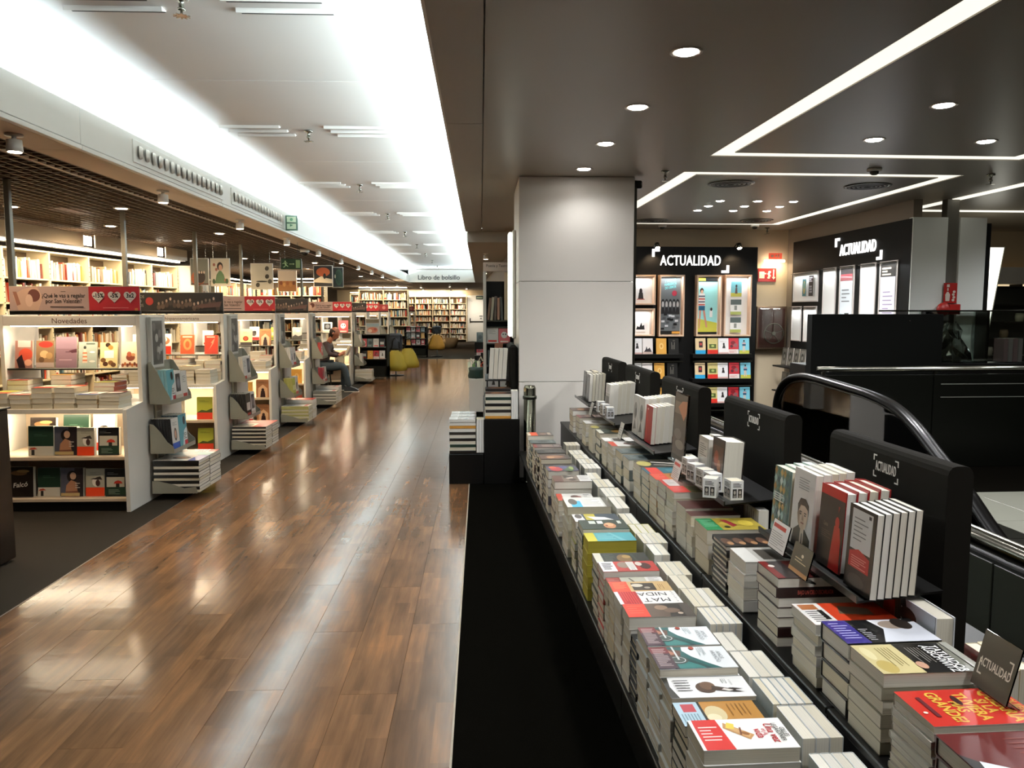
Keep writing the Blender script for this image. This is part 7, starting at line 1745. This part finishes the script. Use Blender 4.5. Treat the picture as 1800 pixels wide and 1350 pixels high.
MB().cbox(-.6, 1.905, -.01, .0, 1.545, 1.562, .002).build('top_rim', DSTEEL, t)
m = MB(); r_ = random.Random(5); n = 12; pts = []
for j in range(6):
    for i in range(n): m.v.append((.30 + .22 * math.cos(2 * PI * i / n) * (1 - j * .14) + r_.uniform(-.03, .03), .14 + .10 * math.sin(2 * PI * i / n) * (1 - j * .14) + r_.uniform(-.03, .03), 1.005 + j * .085 + r_.uniform(-.015, .015)))
for j in range(5):
    for i in range(n): m.f.append([j * n + i, j * n + (i + 1) % n, (j + 1) * n + (i + 1) % n, (j + 1) * n + i]); m.m.append(0); m.c.append((1, 1, 1))
o = m.build('plastic_wrap', thin_glass('crumpled_film', (.8, .82, .82), 6.0), None, RM(5.0, 7.98)); tag(o, 'crumpled clear plastic wrap heaped inside the glass case', 'plastic wrap')
for k in range(4):
    o = book('book', RM(5.86 + k * .055, 8.11, 1.003 + .13) @ B_SPINE_Y, .16, .25, .048, '#c9a0a4' if k % 2 == 0 else '#d8c8c8', None, f'pink-spined book standing in the glass case, {ords[k]} of four', 'pink-spined books in the glass case')
# tall tapering lamp and the passage beyond
t = thing('tapering_lamp', RM(6.62, 9.5), 'tall tapering white lamp glowing behind the glass case', 'lamp')
MB().lathe([(0, .9), (.05, .9), (.06, 1.35), (.19, 2.32), (.185, 2.33), (0, 2.33)], n=6).build('shade', mat('lamp_shade_glow', '#ffffff', .5, emit=(1, .98, .85), strength=1.6), t)
_m = MB(); [_m.tube([(.052 * math.cos(k_ * PI / 3), .052 * math.sin(k_ * PI / 3), .9), (.063 * math.cos(k_ * PI / 3), .063 * math.sin(k_ * PI / 3), 1.35), (.195 * math.cos(k_ * PI / 3), .195 * math.sin(k_ * PI / 3), 2.34)], .007, 5) for k_ in range(6)]; _m.build('rim', mat('shade_edge', '#d0cfc0', .4), t)
MB().lathe([(0, .004), (.2, .004), (.2, .03), (.03, .05), (.03, .9), (0, .9)], n=16).build('foot', DSTEEL, t, None, True)
t = thing('passage_shelf', RM(6.6, 10.6), 'dark shelf with small goods in the passage behind the glass case', 'shelf unit')
MB().cbox(0, 2.6, .3, .35, .004, 1.9, .003).build('back_panel', mat('passage_back', '#3a3a34', .5), t)
for z in (.9, 1.15, 1.38, 1.62, 1.88): MB().cbox(0, 2.6, 0, .3, z, z + .02, .003).build('shelf', DSTEEL, t)
for k in range(11):
    x = 6.7 + k * .22; z = (.922, 1.172, 1.402, 1.642)[k % 4]
    t2 = thing('small_pot', RM(x, 10.75, z), f'small pale pot on the passage shelf, {ords[k]} along', 'pot', 'pots on the passage shelf')
    MB().lathe([(0, 0), (.05, 0), (.06, .07), (.05, .12), (.045, .11), (0, .1)], n=12).build('pot', mat('pot_' + str(k % 3), ['#c9c4a8', '#a8a090', '#8f7a60'][k % 3], .5), t2, None, True)
t = thing('lit_cabinet', RM(6.75, 11.0), 'warm lit wall cabinet seen past the tapering lamp', 'cabinet')
MB().cbox(0, 2.4, .2, .5, 1.95, 2.2, .003).build('head', WHITE, t); MB().cbox(.0, 2.4, .45, .5, 1.3, 1.95, .003).build('back_panel', mat('cab_lit', '#e0c890', .5, emit=(1, .8, .5), strength=.5), t)
for x in (0, .8, 1.6, 2.37): MB().cbox(x, x + .03, .2, .45, 1.3, 1.95, .003).build('side_panel', CHAR, t)
# pale landing floor beside the escalator
for i in range(3):
    for j in range(3):
        MB().cbox(3.15 + i * 1.2 + .003, 3.15 + (i + 1) * 1.2 - .003, 3.6 + j * .9 + .003, 3.6 + (j + 1) * .9 - .003, .004, .012, .002).build('floor_tile', mat('pale_tile', '#77776c', .35), fl, RM(0, 0))

# ---- escalator head
ESU = 2.95
t = thing('escalator', RM(ESU, 0), 'escalator balustrade with black looping handrail, dark glass and steel deck', 'escalator')
top = [(4.0, .30), (4.3, .50), (4.6, .67), (4.85, .81), (5.1, .905), (5.39, .95), (5.8, .975), (6.31, .997), (6.6, .985), (6.82, .93), (6.97, .82), (7.03, .68), (6.99, .52), (6.86, .38), (6.66, .30), (6.4, .27)]
def smooth_path(p, n=6):
    out = []
    for i in range(len(p) - 1):
        p0 = p[max(i - 1, 0)]; p1 = p[i]; p2 = p[i + 1]; p3 = p[min(i + 2, len(p) - 1)]
        for k in range(n):
            s_ = k / n; out.append(tuple(.5 * ((2 * p1[j]) + (-p0[j] + p2[j]) * s_ + (2 * p0[j] - 5 * p1[j] + 4 * p2[j] - p3[j]) * s_ ** 2 + (-p0[j] + 3 * p1[j] - 3 * p2[j] + p3[j]) * s_ ** 3) for j in (0, 1)))
    return out + [p[-1]]
path = smooth_path([(3.4, -.02)] + top)
for du, nm in ((0, 'handrail'),):
    MB().tube([(du, v, z) for v, z in path], .05, 12, ry=.03).build(nm, RUBBER, t, None, True)
    MB().tube([(du - .0, v, z - .0) for v, z in [(a_ - (a_ - 6.0) * .012, b_ - .04 * (1 if b_ > .6 else -.6)) for a_, b_ in path]], .008, 8).build('guide_profile', DSTEEL, t, None, True)
    gl = [(v, z) for v, z in path if z > .25 and v > 3.6] + [(6.0, .22), (4.2, .22), (3.95, .24)]
    m = MB(); m.prism(gl, 0, du - .006, du + .006); m.build('glass_pane', SMOKE, t)
    MB().cbox(du - .09, du + .09, 3.3, 6.75, .004, .21, .01).build('deck', mat('deck_dark', '#1c1c18', .3, metal=.3), t)
    MB().cbox(du - .10, du - .06, 3.3, 6.8, .205, .225, .003).build('deck_trim', STEEL, t)
MB().cbox(.1, .95, 5.6, 7.34, .004, .03, .003).build('landing_plate', mat('comb_plate', '#77776c', .35, metal=.8), t)
for k in range(6):
    MB().cbox(.12, .93, 5.6 - .34 * (k + 1), 5.6 - .34 * k, -.1, .028 - .001 * k, .004).build('step', DSTEEL, t)

# ---- the seated reader
SKIN = mat('skin', '#a8694c', .5); HAIR = mat('hair_dark', '#2a1a12', .7); JACK = mat('jacket_brown', '#33201a', .8); JEAN = mat('jeans', '#2b3438', .85); SHOE = mat('shoe_dark', '#1a1c20', .6); SOLE = mat('sole', '#cfccc4', .6)
def skin_body(name, pts, edges, rad, mt, parent, sub=2, root=0):
    me = bpy.data.meshes.new(name); me.from_pydata(pts, edges, []); me.materials.append(mt)
    o = bpy.data.objects.new(name, me); COL.objects.link(o); o.parent = parent
    s_ = o.modifiers.new('skin', 'SKIN'); s_.use_smooth_shade = True
    for i, v in enumerate(me.skin_vertices[0].data): v.radius = rad[i] if isinstance(rad[i], tuple) else (rad[i], rad[i]); v.use_root = (i == root)
    u = o.modifiers.new('sub', 'SUBSURF'); u.levels = sub; u.render_levels = sub
    return o
PX, PY = -3.06, 15.25
st = thing('stool', TM(PX, PY), 'low dark stool under the seated reader between the shelf units', 'stool')
MB().cbox(-.17, .17, -.17, .17, .36, .40, .01).build('seat', BLACK, st)
for a_, b_ in ((-1, -1), (1, -1), (-1, 1), (1, 1)): MB().tube([(a_ * .12, b_ * .12, .36), (a_ * .15, b_ * .15, .004)], .014, 8).build('leg', DSTEEL, st)
p = thing('person', TM(PX, PY), 'balding seated person in a dark brown top and jeans bent over an open book', 'person')
# facing +x; pelvis, spine, neck, head in one figure with arms and legs
P_ = [(0, 0, .50), (.03, 0, .66), (.07, 0, .82), (.13, 0, .96), (.19, 0, 1.02),      # 0-4 trunk and neck
      (.11, -.18, .93), (.16, -.22, .74), (.34, -.14, .70), (.42, -.09, .76),         # 5-8 near arm
      (.11, .18, .93), (.16, .22, .74), (.34, .14, .70), (.42, .09, .76),             # 9-12 far arm
      (.06, -.10, .48), (.44, -.13, .50), (.50, -.13, .26), (.53, -.13, .09),          # 13-16 near leg
      (.06, .10, .48), (.40, .15, .50), (.38, .16, .26), (.36, .17, .09)]              # 17-20 far leg
top_v = P_[:13]
skin_body('body', [tuple(v) for v in P_[:4]] + P_[5:8] + P_[9:12], [(0, 1), (1, 2), (2, 3), (3, 4), (4, 5), (5, 6), (3, 7), (7, 8), (8, 9)], [(.16, .14), (.15, .13), (.16, .13), (.13, .10), .07, .055, .042, .07, .055, .042], JACK, p)
skin_body('trousers', [P_[0], P_[13], P_[14], P_[15], P_[16], P_[17], P_[18], P_[19], P_[20]], [(0, 1), (1, 2), (2, 3), (3, 4), (0, 5), (5, 6), (6, 7), (7, 8)], [(.16, .14), .10, .078, .058, .05, .10, .078, .058, .05], JEAN, p)
m = MB()
skin_body('neck', [(.12, 0, .93), (.17, 0, 1.0), (.21, 0, 1.06)], [(0, 1), (1, 2)], [.06, .052, .05], SKIN, p)
def head_pt(lat, lon, k=1.0):
    cx_, sx_, cl, sl = math.cos(lat), math.sin(lat), math.cos(lon), math.sin(lon)
    x, y, z = .098 * cx_ * cl, .076 * cx_ * sl, .122 * sx_
    if z < 0: y *= 1 + z * 2.6; x = x * (1 + z * 1.0) + (.012 if cl > 0 else .03) * (-z / .12)     # jaw narrows, chin forward, nape in
    g_ = lambda a_, b_, s_: math.exp(-((a_ - b_) / s_) ** 2)
    if cl > 0:
        x += .030 * g_(lat, -.22, .16) * g_(lon, 0, .16) + .010 * g_(lat, .12, .12) * g_(abs(lon), .25, .3) - .008 * g_(lat, -.02, .12) * g_(abs(lon), .38, .16)
        x += .009 * g_(lat, -.56, .1) * g_(lon, 0, .3) + .010 * g_(lat, -.98, .2) * g_(lon, 0, .4)
    return Vector((x * k, y * k, z * k))
HM = Matrix.Translation((.245, 0, 1.13)) @ Matrix.Rotation(math.radians(34), 4, 'Y')
def head_grid(la0, la1, lo0, lo1, nl, nn, k, wrap):
    m_ = MB(); idx = lambda i_, j_: i_ * (nn if wrap else nn + 1) + (j_ % nn if wrap else j_)
    for i_ in range(nl + 1):
        for j_ in range(nn if wrap else nn + 1): m_.v.append(tuple(head_pt(la0 + (la1 - la0) * i_ / nl, lo0 + (lo1 - lo0) * j_ / nn, k)))
    for i_ in range(nl):
        for j_ in range(nn): m_.f.append([idx(i_, j_), idx(i_, j_ + 1), idx(i_ + 1, j_ + 1), idx(i_ + 1, j_)]); m_.m.append(0); m_.c.append((1, 1, 1))
    return m_
head_grid(-PI / 2 + .01, PI / 2 - .01, -PI, PI, 26, 36, 1.0, True).build('head', SKIN, p, HM, True)
head_grid(-.75, .40, .46 * PI, 1.54 * PI, 8, 24, 1.05, False).build('hair', HAIR, p, HM, True)
MB().cbox(.098, .103, -.022, .022, -.066, -.062, .001).build('mouth', mat('lips', '#6e3a30', .5), p, HM)
for s_ in (-1, 1):
    MB().lathe([(0, -.012), (.012, -.01), (.018, 0), (.012, .01), (0, .012)], n=8).build('ear', SKIN, p, HM @ Matrix.Translation((-.005, s_ * .077, -.005)) @ Matrix.Rotation(PI / 2, 4, 'X') @ Matrix.Diagonal((1, 1.7, .8, 1)), True)
    MB().lathe([(0, -.008), (.007, -.005), (.008, 0), (.007, .005), (0, .008)], n=8).build('eye', HAIR, p, HM @ Matrix.Translation((.083, s_ * .031, .004)), True)
    wx, wy, wz = (.34, s_ * .14, .70)
    hx, hy, hz = (.42, s_ * .10, .745)
    skin_body('hand', [(wx, wy, wz), (.39, s_ * .115, .735), (hx, hy, hz)], [(0, 1), (1, 2)], [.028, (.03, .036), (.022, .036)], SKIN, p)
    for k in range(4):
        f0 = (hx, hy, hz + (k - 1.5) * .018); skin_body('finger', [f0, (hx + .035, hy - s_ * .012, f0[2] + .012), (hx + .05 - .004 * k, hy - s_ * .035, f0[2] + .02)], [(0, 1), (1, 2)], [.0095, .0085, .007], SKIN, p, 1)
    skin_body('thumb', [(.39, s_ * .10, .76), (.41, s_ * .07, .775), (.435, s_ * .055, .785)], [(0, 1), (1, 2)], [.011, .010, .008], SKIN, p, 1)
for (x, y) in ((.53, -.13), (.36, .17)):
    m = MB(); m.prism([(x - .08, .02), (x + .18, .02), (x + .185, .04), (x + .13, .075), (x + .03, .11), (x - .07, .11), (x - .09, .05)], 1, y - .045, y + .045); m.build('shoe', SHOE, p)
    MB().cbox(x - .09, x + .19, y - .048, y + .048, .004, .022, .006).build('shoe_sole', SOLE, p)
t = thing('open_book', TM(PX + .47, PY, .80), 'open white book in the hands of the seated reader', 'book')
for s_ in (-1, 1):
    MB().cbox(-.006, .006, .0, .145, -.10, .10, .002).build('page_block', PAGES, t, Matrix.Rotation(s_ * PI / 2 * .78 + (PI if s_ < 0 else 0) - PI / 2 * 0, 4, 'Z') @ Matrix.Rotation(.0, 4, 'X') if False else Matrix.Rotation(-s_ * .35, 4, 'Z') @ (Matrix.Identity(4) if s_ > 0 else Matrix.Rotation(PI, 4, 'X')) @ Matrix.Rotation(.0, 4, 'Y'))
    MB().cbox(.007, .010, .0, .148, -.103, .103, .001).build('cover', mat('cream_cover', '#d8cfc8', .5), t, Matrix.Rotation(-s_ * .35, 4, 'Z') @ (Matrix.Identity(4) if s_ > 0 else Matrix.Rotation(PI, 4, 'X')))
t.rotation_euler = (0, .5, 0)
# white desk-like shelf and stacked paper behind the reader is the fifth unit's table
dist = DIST.build('shelved_books', mat_vcol('shelved_spines', .5), None)
tag(dist, 'rows of books with mixed spines on the wall and end bookcases', 'books', kind='stuff')
